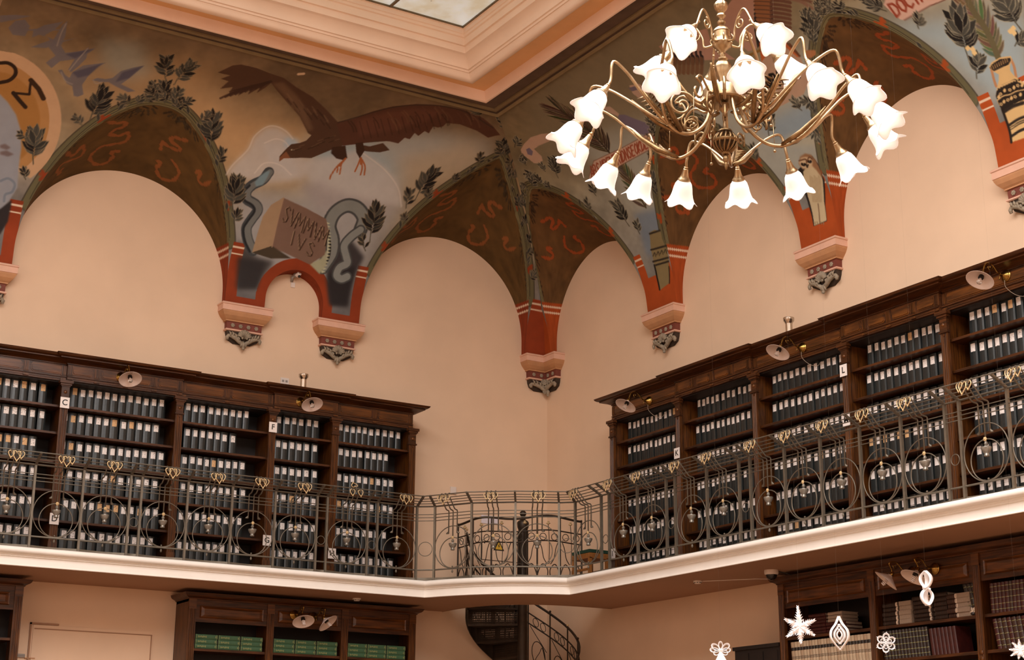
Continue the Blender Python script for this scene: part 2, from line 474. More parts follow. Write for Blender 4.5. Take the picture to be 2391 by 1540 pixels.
def vault(side, cv, lun):
    """cv samples the cove painting at (u, s); lun samples the lunette painting at (arch index, t, v)"""
    res = .0085
    segs = []; lo, hi = SPAN[side]; cur = lo
    for i, a in enumerate(ARCH[side]):
        segs.append((cur, a[0] - a[1], None)); segs.append((a[0] - a[1], a[0] + a[1], i)); cur = a[0] + a[1]
    segs.append((cur, hi, None))
    for x0, x1, i in segs:
        n = max(6, int(round((x1 - x0) / res)))
        us = np.linspace(x0, x1, n)
        if i is not None:
            a = ARCH[side][i]
            us = a[0] - a[1] * np.cos(np.linspace(0, PI, n))
            o0 = groin(us, a)[0]
        else: o0 = np.full(n, .1)
        o1 = np.minimum(2.2, np.maximum(np.abs(us), o0 * 0 + .1))
        o1 = np.maximum(o1, .1001)
        o0 = np.minimum(o0, o1)
        s0, s1 = s_of_o(o0), s_of_o(o1)
        nr = int(max(24, (s1 - s0).max() / res))
        T = np.linspace(0, 1, nr)[:, None]
        S = s0 + (s1 - s0) * T
        O = o_of_s(S); Z = z_of_o(O); U = np.broadcast_to(us, S.shape)
        if side == 'L': V = np.stack([U, -O, Z], -1)
        else: V = np.stack([-O, -U, Z], -1)
        if side == 'R': V = V[:, ::-1]; U = U[:, ::-1]; S = S[:, ::-1]
        C = to_lin(cv(U, S))
        paint_mesh('painted_cove', V, nr, n, C, M_FRESCO, ceiling)
    for i, a in enumerate(ARCH[side]):
        m_ = 260 if a[1] > 1 else 90
        th = np.linspace(PI, 0, m_)
        ja = np.linspace(7.85, a[2], 14)[:-1]
        uw = np.r_[np.full(len(ja), a[0] - a[1]), a[0] + a[1] * np.cos(th), np.full(len(ja), a[0] + a[1])]
        zz = np.r_[ja, a[2] + a[1] * np.sin(th), ja[::-1]]
        og, zg = groin(uw, a)
        jm = zz < a[2] - 1e-6
        og = np.where(jm, o_of_z(zz), og); zg = np.where(jm, zz, zg)
        nv = 130 if a[1] > 1 else 30
        T = np.linspace(0, 1, nv)[:, None]
        O = og * T; Z = zz + (zg - zz) * T; U = np.broadcast_to(uw, O.shape)
        V = np.stack([U, -O, Z], -1) if side == 'L' else np.stack([-O, -U, Z], -1)
        tt = np.broadcast_to(np.r_[np.full(len(ja), 0.), np.linspace(0, 1, m_), np.full(len(ja), 1.)], O.shape)
        C = to_lin(lun(side, i, U, O, Z, tt, np.broadcast_to(T, O.shape)))
        if side == 'L': V = V[:, ::-1]; C = C[:, ::-1]
        paint_mesh('painted_lunette', V, nv, V.shape[1], C, M_FRESCO, ceiling)

# fresco drawn in wall coordinates: u along the wall and s up the cove, both in millimetres
FRESCO = [
["p","L",[178,134,92],60,0.9,[[-6498,2825],[-5555,2562],[-4486,2576],[-4108,1889],[-5254,1642],[-6044,1945],[-6497,2319]]],
["p","L",[150,112,76],60,0.7,[[-7590,2706],[-6583,3215],[-5896,2865],[-6238,2385],[-6924,2271],[-7428,1746]]],
["p","L",[136,138,130],30,0.5,[[-7558,3105],[-7063,3199],[-6769,2813],[-7079,2600],[-7397,2761]]],
["p","L",[158,150,140],50,0.9,[[-4278,2361],[-3016,2972],[-1979,3036],[-1928,2523],[-2890,2091],[-3441,1405],[-4367,1526]]],
["p","L",[142,150,150],40,0.8,[[-4661,2399],[-3733,2565],[-3144,2232],[-3496,1959],[-4264,1979]]],
["p","L",[150,138,130],40,0.85,[[-5221,1530],[-2801,1851],[-3214,833],[-3493,305],[-4931,299],[-5214,1059]]],
["p","L",[170,138,104],36,0.6,[[-3221,2418],[-2334,2935],[-1867,2684],[-2398,2201],[-2906,1958]]],
["p","L",[176,160,148],12,0.85,[[-5453,1672],[-5405,1822],[-5273,2064],[-5248,2265],[-5145,2429],[-5022,2473],[-4868,2435],[-4742,2352],[-4633,2315],[-4655,2110],[-4505,1950],[-4544,1773],[-4872,1679],[-5216,1653]]],
["p","L",[176,160,148],12,0.85,[[-5109,2199],[-4902,2274],[-4599,2222],[-4371,1979],[-4432,1797],[-4861,1871]]],
["p","L",[176,160,148],12,0.85,[[-4529,2090],[-4144,2229],[-3800,2416],[-3362,2259],[-3051,2048],[-2917,1750],[-3387,1702],[-4039,1712],[-4349,1839]]],
["p","L",[150,160,166],8,0.7,[[-4841,2365],[-4673,2356],[-4599,2222],[-4701,2173],[-4831,2241]]],
["p","L",[150,132,124],16,0.7,[[-4440,1748],[-4182,1851],[-3808,1761],[-2925,1699],[-3491,1559],[-4060,1468]]],
["k","L",[200,178,160],0.02,0.55,1,[[-5453,1672],[-5405,1822],[-5273,2064],[-5248,2265],[-5145,2429],[-5022,2473],[-4868,2435],[-4742,2352]]],
["k","L",[200,178,160],0.02,0.55,1,[[-5088,2204],[-4958,2298],[-4807,2272],[-4655,2110]]],
["k","L",[200,178,160],0.02,0.55,1,[[-5089,1774],[-4999,1936],[-4794,1958],[-4595,1858]]],
["k","L",[200,178,160],0.02,0.55,1,[[-3736,2379],[-3343,2212],[-3057,1996],[-2917,1750]]],
["p","L",[66,58,54],10,1,[[-5068,854],[-4759,677],[-4510,662],[-4686,283],[-4923,232]]],
["p","L",[46,40,38],8,0.9,[[-5016,630],[-4626,630],[-4682,255],[-4968,207]]],
["p","L",[56,48,46],8,1,[[-3801,849],[-3495,1148],[-3245,950],[-3310,695],[-3355,238],[-3611,214]]],
["p","L",[40,34,33],8,0.9,[[-3714,625],[-3339,811],[-3342,240],[-3598,216]]],
["k","L",[62,60,58],0.145,1.0,1,[[-4906,1826],[-4952,1709],[-5065,1615],[-5123,1509],[-5088,1412],[-4956,1362],[-4905,1287],[-4958,1149],[-4993,1028],[-4937,879],[-4835,749]]],
["k","L",[104,98,90],0.085,1.0,1,[[-4888,1830],[-4934,1713],[-5047,1619],[-5105,1513],[-5070,1416],[-4938,1366],[-4887,1290],[-4940,1153],[-4975,1032],[-4919,882],[-4817,753]]],
["k","L",[38,36,36],0.03,1.0,1,[[-5102,1598],[-5160,1492],[-5125,1395],[-4994,1345],[-4943,1270],[-4996,1133],[-5031,1012],[-4976,863],[-4874,733]]],
["p","L",[112,124,124],2,1.0,[[-4891,1853],[-4899,1768],[-4932,1643],[-5014,1602],[-5052,1653],[-5010,1744],[-4942,1830]]],
["k","L",[66,62,58],0.21,1.0,1,[[-3806,715],[-3732,916],[-3761,1099],[-3858,1270],[-3837,1465],[-3706,1600],[-3542,1597],[-3403,1479],[-3401,1310]]],
["k","L",[118,112,102],0.15,1.0,1,[[-3806,715],[-3732,916],[-3761,1099],[-3858,1270],[-3837,1465],[-3706,1600],[-3542,1597],[-3403,1479],[-3401,1310]]],
["k","L",[66,62,58],0.145,1.0,1,[[-3401,1310],[-3506,1194],[-3572,1051],[-3504,910],[-3469,822],[-3563,746],[-3582,637],[-3503,597],[-3424,641]]],
["k","L",[122,116,106],0.1,1.0,1,[[-3401,1310],[-3506,1194],[-3572,1051],[-3504,910],[-3469,822],[-3563,746],[-3582,637],[-3503,597],[-3424,641]]],
["k","L",[40,36,32],0.035,1.0,1,[[-3888,1216],[-3827,1133],[-3774,1002],[-3758,841],[-3819,666]]],
["p","L",[168,156,124],0,1.0,[[-3925,1328],[-3856,1313],[-3912,1283]]],
["p","L",[168,156,124],0,1.0,[[-3906,1285],[-3838,1270],[-3894,1241]]],
["p","L",[168,156,124],0,1.0,[[-3889,1243],[-3820,1228],[-3876,1198]]],
["p","L",[168,156,124],0,1.0,[[-3872,1201],[-3803,1185],[-3860,1156]]],
["p","L",[168,156,124],0,1.0,[[-3857,1158],[-3788,1143],[-3845,1113]]],
["p","L",[168,156,124],0,1.0,[[-3843,1115],[-3774,1099],[-3831,1070]]],
["p","L",[168,156,124],0,1.0,[[-3832,1071],[-3763,1056],[-3820,1027]]],
["p","L",[168,156,124],0,1.0,[[-3822,1028],[-3753,1012],[-3810,983]]],
["p","L",[168,156,124],0,1.0,[[-3814,984],[-3746,968],[-3803,939]]],
["p","L",[168,156,124],0,1.0,[[-3809,939],[-3740,924],[-3798,894]]],
["p","L",[168,156,124],0,1.0,[[-3806,894],[-3737,879],[-3795,850]]],
["p","L",[168,156,124],0,1.0,[[-3805,849],[-3736,834],[-3794,804]]],
["p","L",[168,156,124],0,1.0,[[-3806,804],[-3737,788],[-3795,759]]],
["p","L",[168,156,124],0,1.0,[[-3808,758],[-3740,742],[-3797,713]]],
["p","L",[168,156,124],0,1.0,[[-3812,712],[-3743,696],[-3801,668]]],
["p","L",[168,156,124],0,1.0,[[-3817,666],[-3748,651],[-3806,622]]],
["p","L",[150,138,108],2,1.0,[[-4004,715],[-3858,823],[-3815,948],[-3764,746],[-3830,606]]],
["p","L",[150,116,86],1,1.0,[[-4742,1401],[-4602,1535],[-4584,848],[-4842,725],[-4812,1224]]],
["p","L",[112,82,66],1,1.0,[[-4600,1528],[-4252,1453],[-3930,1362],[-3846,1201],[-3821,876],[-4003,710],[-4584,848]]],
["p","L",[66,52,38],1,1.0,[[-4842,725],[-4588,863],[-4282,746],[-4559,692]]],
["k","L",[150,114,86],0.014,1.0,1,[[-4600,1528],[-4584,848]]],
["k","L",[52,32,22],0.02,1.0,0,[[-4458,1381],[-4488,1416],[-4520,1383],[-4496,1323],[-4465,1272],[-4476,1218],[-4508,1211],[-4534,1249]]],
["k","L",[52,32,22],0.02,1.0,0,[[-4426,1397],[-4391,1175],[-4339,1370]]],
["k","L",[52,32,22],0.02,1.0,0,[[-4335,1157],[-4311,1361],[-4275,1202],[-4226,1335],[-4222,1122]]],
["k","L",[52,32,22],0.02,1.0,0,[[-4198,1115],[-4173,1319],[-4138,1160],[-4088,1293],[-4085,1080]]],
["k","L",[52,32,22],0.02,1.0,0,[[-4049,1281],[-4015,1058],[-3961,1254]]],
["k","L",[52,32,22],0.02,1.0,0,[[-3958,1040],[-3932,1245],[-3897,1085],[-3846,1219],[-3844,1004]]],
["k","L",[160,128,98],0.006,1.0,0,[[-4469,1386],[-4499,1421],[-4531,1388],[-4507,1328],[-4476,1277],[-4487,1223],[-4519,1216],[-4545,1254]]],
["k","L",[160,128,98],0.006,1.0,0,[[-4437,1402],[-4402,1180],[-4350,1375]]],
["k","L",[160,128,98],0.006,1.0,0,[[-4346,1162],[-4322,1366],[-4286,1207],[-4237,1340],[-4233,1127]]],
["k","L",[160,128,98],0.006,1.0,0,[[-4209,1120],[-4185,1324],[-4149,1165],[-4099,1298],[-4096,1084]]],
["k","L",[160,128,98],0.006,1.0,0,[[-4061,1286],[-4026,1063],[-3972,1259]]],
["k","L",[160,128,98],0.006,1.0,0,[[-3969,1045],[-3943,1250],[-3908,1090],[-3857,1224],[-3855,1009]]],
["k","L",[52,32,22],0.02,1.0,0,[[-4322,926],[-4325,1107]]],
["k","L",[52,32,22],0.02,1.0,0,[[-4252,1081],[-4191,879],[-4139,1040]]],
["k","L",[52,32,22],0.02,1.0,0,[[-3996,968],[-4037,1004],[-4076,982],[-4041,924],[-3998,873],[-4009,828],[-4049,828],[-4086,866]]],
["k","L",[160,128,98],0.006,1.0,0,[[-4333,931],[-4336,1111]]],
["k","L",[160,128,98],0.006,1.0,0,[[-4263,1086],[-4202,884],[-4150,1045]]],
["k","L",[160,128,98],0.006,1.0,0,[[-4007,973],[-4048,1009],[-4087,987],[-4052,929],[-4010,878],[-4020,833],[-4060,833],[-4097,871]]],
["p","L",[74,48,33],1,1.0,[[-4578,2483],[-4778,2692],[-5032,2862],[-5225,2998],[-5328,3081],[-5363,2999],[-5441,2880],[-5439,2962],[-5544,2824],[-5540,2932],[-5659,2771],[-5641,2903],[-5790,2730],[-5767,2880],[-5909,2813],[-5849,2949],[-5952,2959],[-5862,3042],[-6026,3038],[-5892,3204],[-5800,3249],[-5602,3255],[-5387,3223],[-5210,3207],[-4997,3112],[-4726,3021],[-4477,2882],[-4250,2740],[-4358,2591],[-4495,2452]]],
["p","L",[104,74,52],6,0.8,[[-5302,3074],[-5052,2910],[-4788,2716],[-4588,2506],[-4532,2547],[-4732,2811],[-4948,2997],[-5192,3138]]],
["k","L",[54,34,24],0.012,0.7,1,[[-5344,3119],[-5453,2999]]],
["k","L",[54,34,24],0.012,0.7,1,[[-5367,3100],[-5508,2966]]],
["k","L",[54,34,24],0.012,0.7,1,[[-5391,3081],[-5563,2933]]],
["k","L",[54,34,24],0.012,0.7,1,[[-5415,3062],[-5618,2901]]],
["k","L",[54,34,24],0.012,0.7,1,[[-5439,3043],[-5673,2869]]],
["k","L",[54,34,24],0.012,0.7,1,[[-5463,3024],[-5729,2838]]],
["k","L",[54,34,24],0.012,0.7,1,[[-5488,3006],[-5784,2807]]],
["p","L",[74,48,33],1,1.0,[[-4234,2758],[-4368,2615],[-4509,2488],[-4559,2371],[-4633,2315],[-4736,2272],[-4785,2178],[-4831,2070],[-4813,2001],[-4768,2060],[-4647,2087],[-4538,2117],[-4403,2143],[-4291,2232],[-4180,2323],[-4048,2421],[-3879,2489],[-3685,2498],[-3526,2592],[-3392,2513],[-3514,2445],[-3701,2415],[-3800,2416],[-3795,2524],[-3407,2663],[-3941,2755]]],
["p","L",[78,46,32],1,1.0,[[-4272,2734],[-4076,2841],[-3869,3030],[-3651,3189],[-3371,3323],[-3058,3398],[-2716,3424],[-2378,3370],[-2167,3273],[-1991,3156],[-2047,3126],[-2131,3062],[-2353,3133],[-2633,3169],[-2820,3134],[-2836,3066],[-2893,3027],[-2969,3026],[-2971,2900],[-3045,2920],[-3095,2823],[-3165,2853],[-3190,2742],[-3268,2746],[-3316,2640],[-3446,2639],[-3631,2605],[-3835,2500],[-4048,2421]]],
["p","L",[96,56,40],8,0.7,[[-4017,2816],[-3706,3049],[-3352,3237],[-2964,3313],[-3098,3080],[-3478,2824],[-3880,2609]]],
["k","L",[52,32,22],0.012,0.6,1,[[-3973,2828],[-3802,2588]]],
["k","L",[52,32,22],0.012,0.6,1,[[-3887,2865],[-3715,2627]]],
["k","L",[52,32,22],0.012,0.6,1,[[-3800,2901],[-3627,2666]]],
["k","L",[52,32,22],0.012,0.6,1,[[-3714,2939],[-3540,2705]]],
["k","L",[52,32,22],0.012,0.6,1,[[-3628,2977],[-3453,2745]]],
["k","L",[52,32,22],0.012,0.6,1,[[-3542,3015],[-3365,2784]]],
["k","L",[52,32,22],0.012,0.6,1,[[-3456,3055],[-3278,2825]]],
["k","L",[52,32,22],0.012,0.6,1,[[-3371,3094],[-3191,2865]]],
["k","L",[52,32,22],0.012,0.6,1,[[-3286,3135],[-3104,2907]]],
["k","L",[52,32,22],0.012,0.6,1,[[-3201,3175],[-3017,2949]]],
["k","L",[52,32,22],0.012,0.6,1,[[-3116,3216],[-2931,2991]]],
["k","L",[52,32,22],0.012,0.6,1,[[-3031,3258],[-2846,3035]]],
["k","L",[58,40,30],0.02,0.8,1,[[-4247,2732],[-4006,2903],[-3680,3149],[-3362,3307],[-3006,3395],[-2621,3390],[-2152,3245]]],
["p","L",[58,36,24],1,1.0,[[-4180,2362],[-4166,2275],[-4066,2217],[-3967,2215],[-3919,2257],[-4014,2429]]],
["p","L",[58,36,24],1,1.0,[[-3895,2498],[-3831,2369],[-3750,2292],[-3728,2421],[-3800,2536]]],
["k","L",[150,82,46],0.022,1.0,1,[[-3951,2224],[-4014,2108],[-4053,1976],[-4052,1916]]],
["k","L",[150,82,46],0.022,1.0,1,[[-3974,2168],[-3952,2073],[-3943,2013]]],
["k","L",[150,82,46],0.022,1.0,1,[[-4003,2111],[-3985,2028]]],
["k","L",[150,82,46],0.022,1.0,1,[[-3741,2300],[-3738,2197],[-3745,2094]]],
["k","L",[150,82,46],0.022,1.0,1,[[-3720,2278],[-3663,2163],[-3652,2065]]],
["k","L",[150,82,46],0.022,1.0,1,[[-3709,2281],[-3633,2196],[-3599,2077]]],
["k","L",[150,82,46],0.03,1.0,1,[[-3942,2246],[-3984,2128]]],
["k","L",[150,82,46],0.03,1.0,1,[[-3734,2301],[-3702,2218]]],
["p","L",[120,72,46],1,1.0,[[-4766,2158],[-4823,2059],[-4812,1997],[-4767,2055],[-4680,2080]]],
["k","L",[190,170,140],0.018,1.0,1,[[-4704,2197],[-4672,2200]]],
["k","L",[30,20,14],0.012,1.0,1,[[-4690,2198],[-4681,2197]]],
["k","L",[104,70,48],0.016,0.55,1,[[-2515,3355],[-2406,3278],[-2335,3196]]],
["k","L",[48,30,20],0.016,0.55,1,[[-4093,2804],[-4001,2736],[-3946,2664]]],
["k","L",[88,54,38],0.016,0.55,1,[[-2767,3351],[-2660,3275],[-2590,3193]]],
["k","L",[104,70,48],0.016,0.55,1,[[-3104,3336],[-2999,3260],[-2932,3179]]],
["k","L",[48,30,20],0.016,0.55,1,[[-3188,3244],[-3084,3168],[-3018,3087]]],
["k","L",[88,54,38],0.016,0.55,1,[[-3267,3299],[-3164,3224],[-3098,3143]]],
["k","L",[104,70,48],0.016,0.55,1,[[-3493,3135],[-3392,3061],[-3329,2983]]],
["k","L",[48,30,20],0.016,0.55,1,[[-2951,3254],[-2845,3178],[-2778,3097]]],
["k","L",[88,54,38],0.016,0.55,1,[[-2564,3419],[-2456,3344],[-2385,3262]]],
["k","L",[104,70,48],0.016,0.55,1,[[-3480,3168],[-3379,3094],[-3315,3015]]],
["k","L",[48,30,20],0.016,0.55,1,[[-4128,2791],[-4037,2723],[-3982,2651]]],
["k","L",[88,54,38],0.016,0.55,1,[[-3444,3178],[-3342,3103],[-3279,3024]]],
["k","L",[104,70,48],0.016,0.55,1,[[-3535,3008],[-3436,2936],[-3376,2861]]],
["k","L",[48,30,20],0.016,0.55,1,[[-3326,3190],[-3223,3115],[-3159,3035]]],
["k","L",[88,54,38],0.016,0.55,1,[[-3822,3001],[-3726,2930],[-3667,2856]]],
["k","L",[104,70,48],0.016,0.55,1,[[-3677,3075],[-3579,3002],[-3518,2926]]],
["k","L",[48,30,20],0.016,0.55,1,[[-3316,3106],[-3214,3032],[-3151,2954]]],
["k","L",[88,54,38],0.016,0.55,1,[[-3106,3359],[-3002,3284],[-2934,3203]]],
["k","L",[104,70,48],0.016,0.55,1,[[-2651,3362],[-2543,3286],[-2473,3203]]],
["k","L",[48,30,20],0.016,0.55,1,[[-2938,3275],[-2832,3199],[-2764,3117]]],
["k","L",[88,54,38],0.016,0.55,1,[[-2897,3309],[-2790,3233],[-2722,3151]]],
["k","L",[104,70,48],0.016,0.55,1,[[-3570,2970],[-3472,2899],[-3413,2824]]],
["k","L",[48,30,20],0.016,0.55,1,[[-2568,3477],[-2465,3411],[-2395,3329]]],
["k","L",[88,54,38],0.016,0.55,1,[[-2919,3317],[-2813,3241],[-2745,3159]]],
["k","L",[104,70,48],0.016,0.55,1,[[-3433,3140],[-3331,3066],[-3268,2988]]],
["k","L",[48,30,20],0.016,0.55,1,[[-3355,3101],[-3253,3027],[-3191,2950]]],
["k","L",[88,54,38],0.016,0.55,1,[[-3345,3125],[-3243,3051],[-3179,2973]]],
["k","L",[104,70,48],0.016,0.55,1,[[-3577,2985],[-3479,2914],[-3420,2839]]],
["k","L",[48,30,20],0.016,0.55,1,[[-2668,3419],[-2561,3344],[-2491,3262]]],
["k","L",[88,54,38],0.016,0.55,1,[[-3227,3164],[-3124,3089],[-3059,3010]]],
["k","L",[104,70,48],0.016,0.55,1,[[-2993,3338],[-2888,3263],[-2820,3181]]],
["k","L",[48,30,20],0.016,0.55,1,[[-3823,2940],[-3727,2870],[-3670,2797]]],
["k","L",[88,54,38],0.016,0.55,1,[[-3063,3377],[-2959,3302],[-2891,3220]]],
["k","L",[104,70,48],0.016,0.55,1,[[-2669,3453],[-2562,3378],[-2492,3296]]],
["k","L",[110,80,56],0.016,0.55,1,[[-4460,2770],[-4374,2701]]],
["k","L",[50,32,22],0.016,0.55,1,[[-4400,2692],[-4315,2624]]],
["k","L",[110,80,56],0.016,0.55,1,[[-4725,2828],[-4640,2760]]],
["k","L",[50,32,22],0.016,0.55,1,[[-4619,2782],[-4535,2714]]],
["k","L",[110,80,56],0.016,0.55,1,[[-4877,2925],[-4793,2856]]],
["k","L",[50,32,22],0.016,0.55,1,[[-4691,2756],[-4607,2688]]],
["k","L",[110,80,56],0.016,0.55,1,[[-4674,2876],[-4589,2807]]],
["k","L",[50,32,22],0.016,0.55,1,[[-4494,2720],[-4409,2652]]],
["k","L",[110,80,56],0.016,0.55,1,[[-4471,2791],[-4385,2722]]],
["k","L",[50,32,22],0.016,0.55,1,[[-4592,2851],[-4507,2782]]],
["k","L",[110,80,56],0.016,0.55,1,[[-4640,2835],[-4555,2767]]],
["k","L",[50,32,22],0.016,0.55,1,[[-4888,2831],[-4805,2763]]],
["k","L",[110,80,56],0.016,0.55,1,[[-4994,2919],[-4910,2850]]],
["k","L",[50,32,22],0.016,0.55,1,[[-4504,2794],[-4419,2726]]],
["k","L",[110,80,56],0.016,0.55,1,[[-4899,2834],[-4815,2766]]],
["k","L",[50,32,22],0.016,0.55,1,[[-4766,2813],[-4682,2745]]],
["k","L",[110,80,56],0.016,0.55,1,[[-5055,2964],[-4971,2894]]],
["k","L",[50,32,22],0.016,0.55,1,[[-4939,2878],[-4856,2810]]],
["k","L",[110,80,56],0.016,0.55,1,[[-4980,2850],[-4897,2782]]],
["k","L",[50,32,22],0.016,0.55,1,[[-5034,2902],[-4951,2833]]],
["k","L",[110,80,56],0.016,0.55,1,[[-5070,2985],[-4986,2915]]],
["k","L",[50,32,22],0.016,0.55,1,[[-4538,2818],[-4453,2750]]],
["k","L",[104,74,52],0.014,0.55,1,[[-4564,2305],[-4621,2266]]],
["k","L",[46,30,20],0.014,0.55,1,[[-4436,2299],[-4493,2260]]],
["k","L",[104,74,52],0.014,0.55,1,[[-4135,2501],[-4192,2460]]],
["k","L",[46,30,20],0.014,0.55,1,[[-4625,2224],[-4682,2185]]],
["k","L",[104,74,52],0.014,0.55,1,[[-4349,2445],[-4405,2405]]],
["k","L",[46,30,20],0.014,0.55,1,[[-4586,2246],[-4643,2207]]],
["k","L",[104,74,52],0.014,0.55,1,[[-4632,2233],[-4689,2194]]],
["k","L",[46,30,20],0.014,0.55,1,[[-4273,2493],[-4329,2452]]],
["k","L",[104,74,52],0.014,0.55,1,[[-4205,2538],[-4262,2497]]],
["k","L",[46,30,20],0.014,0.55,1,[[-4223,2520],[-4279,2479]]],
["k","L",[104,74,52],0.014,0.55,1,[[-4399,2346],[-4456,2306]]],
["k","L",[46,30,20],0.014,0.55,1,[[-4308,2414],[-4365,2374]]],
["k","L",[104,74,52],0.014,0.55,1,[[-4595,2254],[-4653,2216]]],
["k","L",[46,30,20],0.014,0.55,1,[[-4192,2462],[-4249,2421]]],
["k","L",[104,74,52],0.014,0.55,1,[[-4349,2399],[-4406,2359]]],
["k","L",[46,30,20],0.014,0.55,1,[[-4374,2350],[-4431,2310]]],
["k","L",[58,36,26],0.03,0.8,1,[[-5336,3101],[-5398,3030],[-5428,2971]]],
["k","L",[58,36,26],0.03,0.8,1,[[-5361,3085],[-5443,2997],[-5481,2933]]],
["k","L",[58,36,26],0.03,0.8,1,[[-5386,3068],[-5489,2963],[-5535,2896]]],
["k","L",[58,36,26],0.03,0.8,1,[[-5411,3052],[-5535,2931],[-5589,2859]]],
["k","L",[58,36,26],0.03,0.8,1,[[-5436,3035],[-5581,2899],[-5642,2823]]],
["k","L",[58,36,26],0.03,0.8,1,[[-5461,3019],[-5627,2867],[-5696,2787]]],
["k","L",[58,36,26],0.03,0.8,1,[[-5487,3003],[-5674,2835],[-5750,2751]]],
["k","L",[58,36,26],0.03,0.8,1,[[-5512,2987],[-5720,2804],[-5805,2716]]],
["k","L",[58,36,26],0.03,0.8,1,[[-5537,2971],[-5767,2772],[-5859,2681]]],
["p","L",[176,132,96],1,1.0,[[-8694,2612],[-8417,2630],[-8333,2614],[-8249,2587],[-8167,2551],[-8087,2505],[-8011,2450],[-7940,2386],[-7874,2316],[-7815,2239],[-7763,2156],[-7720,2070],[-7685,1981],[-7660,1889],[-7644,1796],[-7638,1702],[-7642,1608],[-7655,1516],[-7678,1427],[-7711,1342],[-7752,1261],[-7802,1186],[-7859,1117],[-8380,1311]]],
["p","L",[158,108,62],1,1.0,[[-8654,2458],[-8423,2473],[-8353,2459],[-8283,2436],[-8215,2406],[-8149,2368],[-8087,2323],[-8028,2270],[-7974,2212],[-7926,2149],[-7884,2082],[-7849,2012],[-7821,1938],[-7801,1862],[-7788,1785],[-7783,1707],[-7786,1630],[-7797,1553],[-7816,1479],[-7843,1409],[-7877,1342],[-7917,1279],[-7965,1222],[-8380,1311]]],
["p","L",[146,96,48],3,1.0,[[-8623,2339],[-8428,2351],[-8369,2339],[-8311,2320],[-8254,2295],[-8199,2263],[-8147,2225],[-8098,2182],[-8053,2134],[-8013,2081],[-7979,2025],[-7950,1966],[-7926,1904],[-7909,1841],[-7899,1776],[-7895,1711],[-7898,1646],[-7907,1582],[-7923,1520],[-7945,1460],[-7973,1404],[-8007,1351],[-8046,1303],[-8380,1311]]],
["p","L",[132,124,122],3,1.0,[[-8572,2069],[-8445,2066],[-8331,1989],[-8205,1863],[-8104,1680],[-8047,1469],[-8022,1218],[-7986,971],[-8037,826],[-8129,640],[-8254,617]]],
["p","L",[44,36,34],3,1.0,[[-8251,600],[-8136,673],[-8018,813],[-8014,546],[-8081,367],[-8206,344]]],
["p","L",[104,84,78],2,1.0,[[-8299,1447],[-8242,1477],[-8169,1442],[-8210,1407],[-8292,1415]]],
["p","L",[104,84,78],2,1.0,[[-8281,1366],[-8208,1399],[-8113,1369],[-8176,1329],[-8273,1334]]],
["k","L",[98,100,104],0.03,0.7,1,[[-8204,1011],[-8118,1062],[-8027,1014],[-8038,910],[-8109,862],[-8108,779]]],
["k","L",[42,26,16],0.045,1.0,1,[[-8546,2460],[-8458,2484],[-8369,2444],[-8339,2361],[-8385,2267],[-8481,2211]]],
["k","L",[42,26,16],0.05,1.0,0,[[-8121,1979],[-8200,2038],[-8300,2119]]],
["k","L",[42,26,16],0.03,1.0,0,[[-8300,2119],[-8116,2147],[-8145,2330]]],
["k","L",[52,32,18],0.06,1.0,0,[[-8145,2330],[-8028,2241],[-7944,2136]]],
["p","L",[98,86,84],1.5,0.9,[[-7882,2540],[-7837,2562],[-7777,2500],[-7720,2477],[-7710,2558],[-7611,2685],[-7363,2795],[-7448,2710],[-7510,2573],[-7551,2424],[-7498,2301],[-7555,2257],[-7605,2254],[-7657,2376],[-7731,2396],[-7804,2474]]],
["p","L",[98,86,84],1.5,0.9,[[-7767,2582],[-7732,2751],[-7626,2957],[-7608,2786],[-7668,2649],[-7725,2554]]],
["p","L",[98,86,84],1.5,0.9,[[-8042,2604],[-7960,2726],[-8069,2814],[-8037,2989],[-8010,3172],[-7977,3251],[-7931,3022],[-7937,2874],[-7863,2794],[-7729,2853],[-7543,2961],[-7600,2871],[-7730,2741],[-7892,2665],[-7959,2549]]],
["p","L",[98,86,84],1.5,0.9,[[-8267,2757],[-8161,2848],[-8081,2912],[-8125,2951],[-8224,2951],[-8288,2891],[-8300,2990],[-8204,3107],[-8018,3225],[-8079,3072],[-8161,2960],[-7984,2921],[-7789,3046],[-7963,2907],[-8097,2796]]],
["p","L",[98,86,84],1.5,0.9,[[-7459,2517],[-7403,2562],[-7303,2573],[-7228,2610],[-7161,2730],[-7032,2818],[-6914,2884],[-6979,2761],[-7045,2640],[-7105,2553],[-6906,2506],[-6992,2469],[-7161,2508],[-7259,2542],[-7355,2516]]],
["p","L",[98,86,84],1.5,0.9,[[-8714,3085],[-8571,3146],[-8383,3190],[-8523,3088],[-8687,2989]]],
["p","L",[98,86,84],1.5,0.9,[[-8579,2944],[-8532,3064],[-8434,3118],[-8354,3036],[-8368,2887],[-8508,2865]]],
["p","L",[98,86,84],1.5,0.9,[[-8482,2944],[-8219,3048],[-7944,3117],[-8208,3009]]],
["p","L",[70,62,70],2,0.8,[[-7710,2558],[-7569,2656],[-7399,2775],[-7510,2573],[-7625,2502]]],
["p","L",[70,62,70],2,0.8,[[-7178,2563],[-7139,2716],[-6927,2870],[-7035,2663]]],
["p","L",[70,62,70],2,0.8,[[-7857,2775],[-7556,2947],[-7732,2751]]],
["k","L",[140,120,104],0.015,0.7,1,[[-7749,2577],[-7696,2741],[-7633,2923]]],
["k","L",[140,120,104],0.015,0.7,1,[[-7983,2860],[-7989,3047],[-7979,3205]]],
["k","L",[140,120,104],0.015,0.7,1,[[-7835,2524],[-7757,2428],[-7665,2403]]],
["k","L",[140,120,104],0.015,0.7,1,[[-7443,2522],[-7397,2484],[-7339,2520]]],
["g","L",16,1.25,0,[[-7335,1962],[-7263,2441]]],
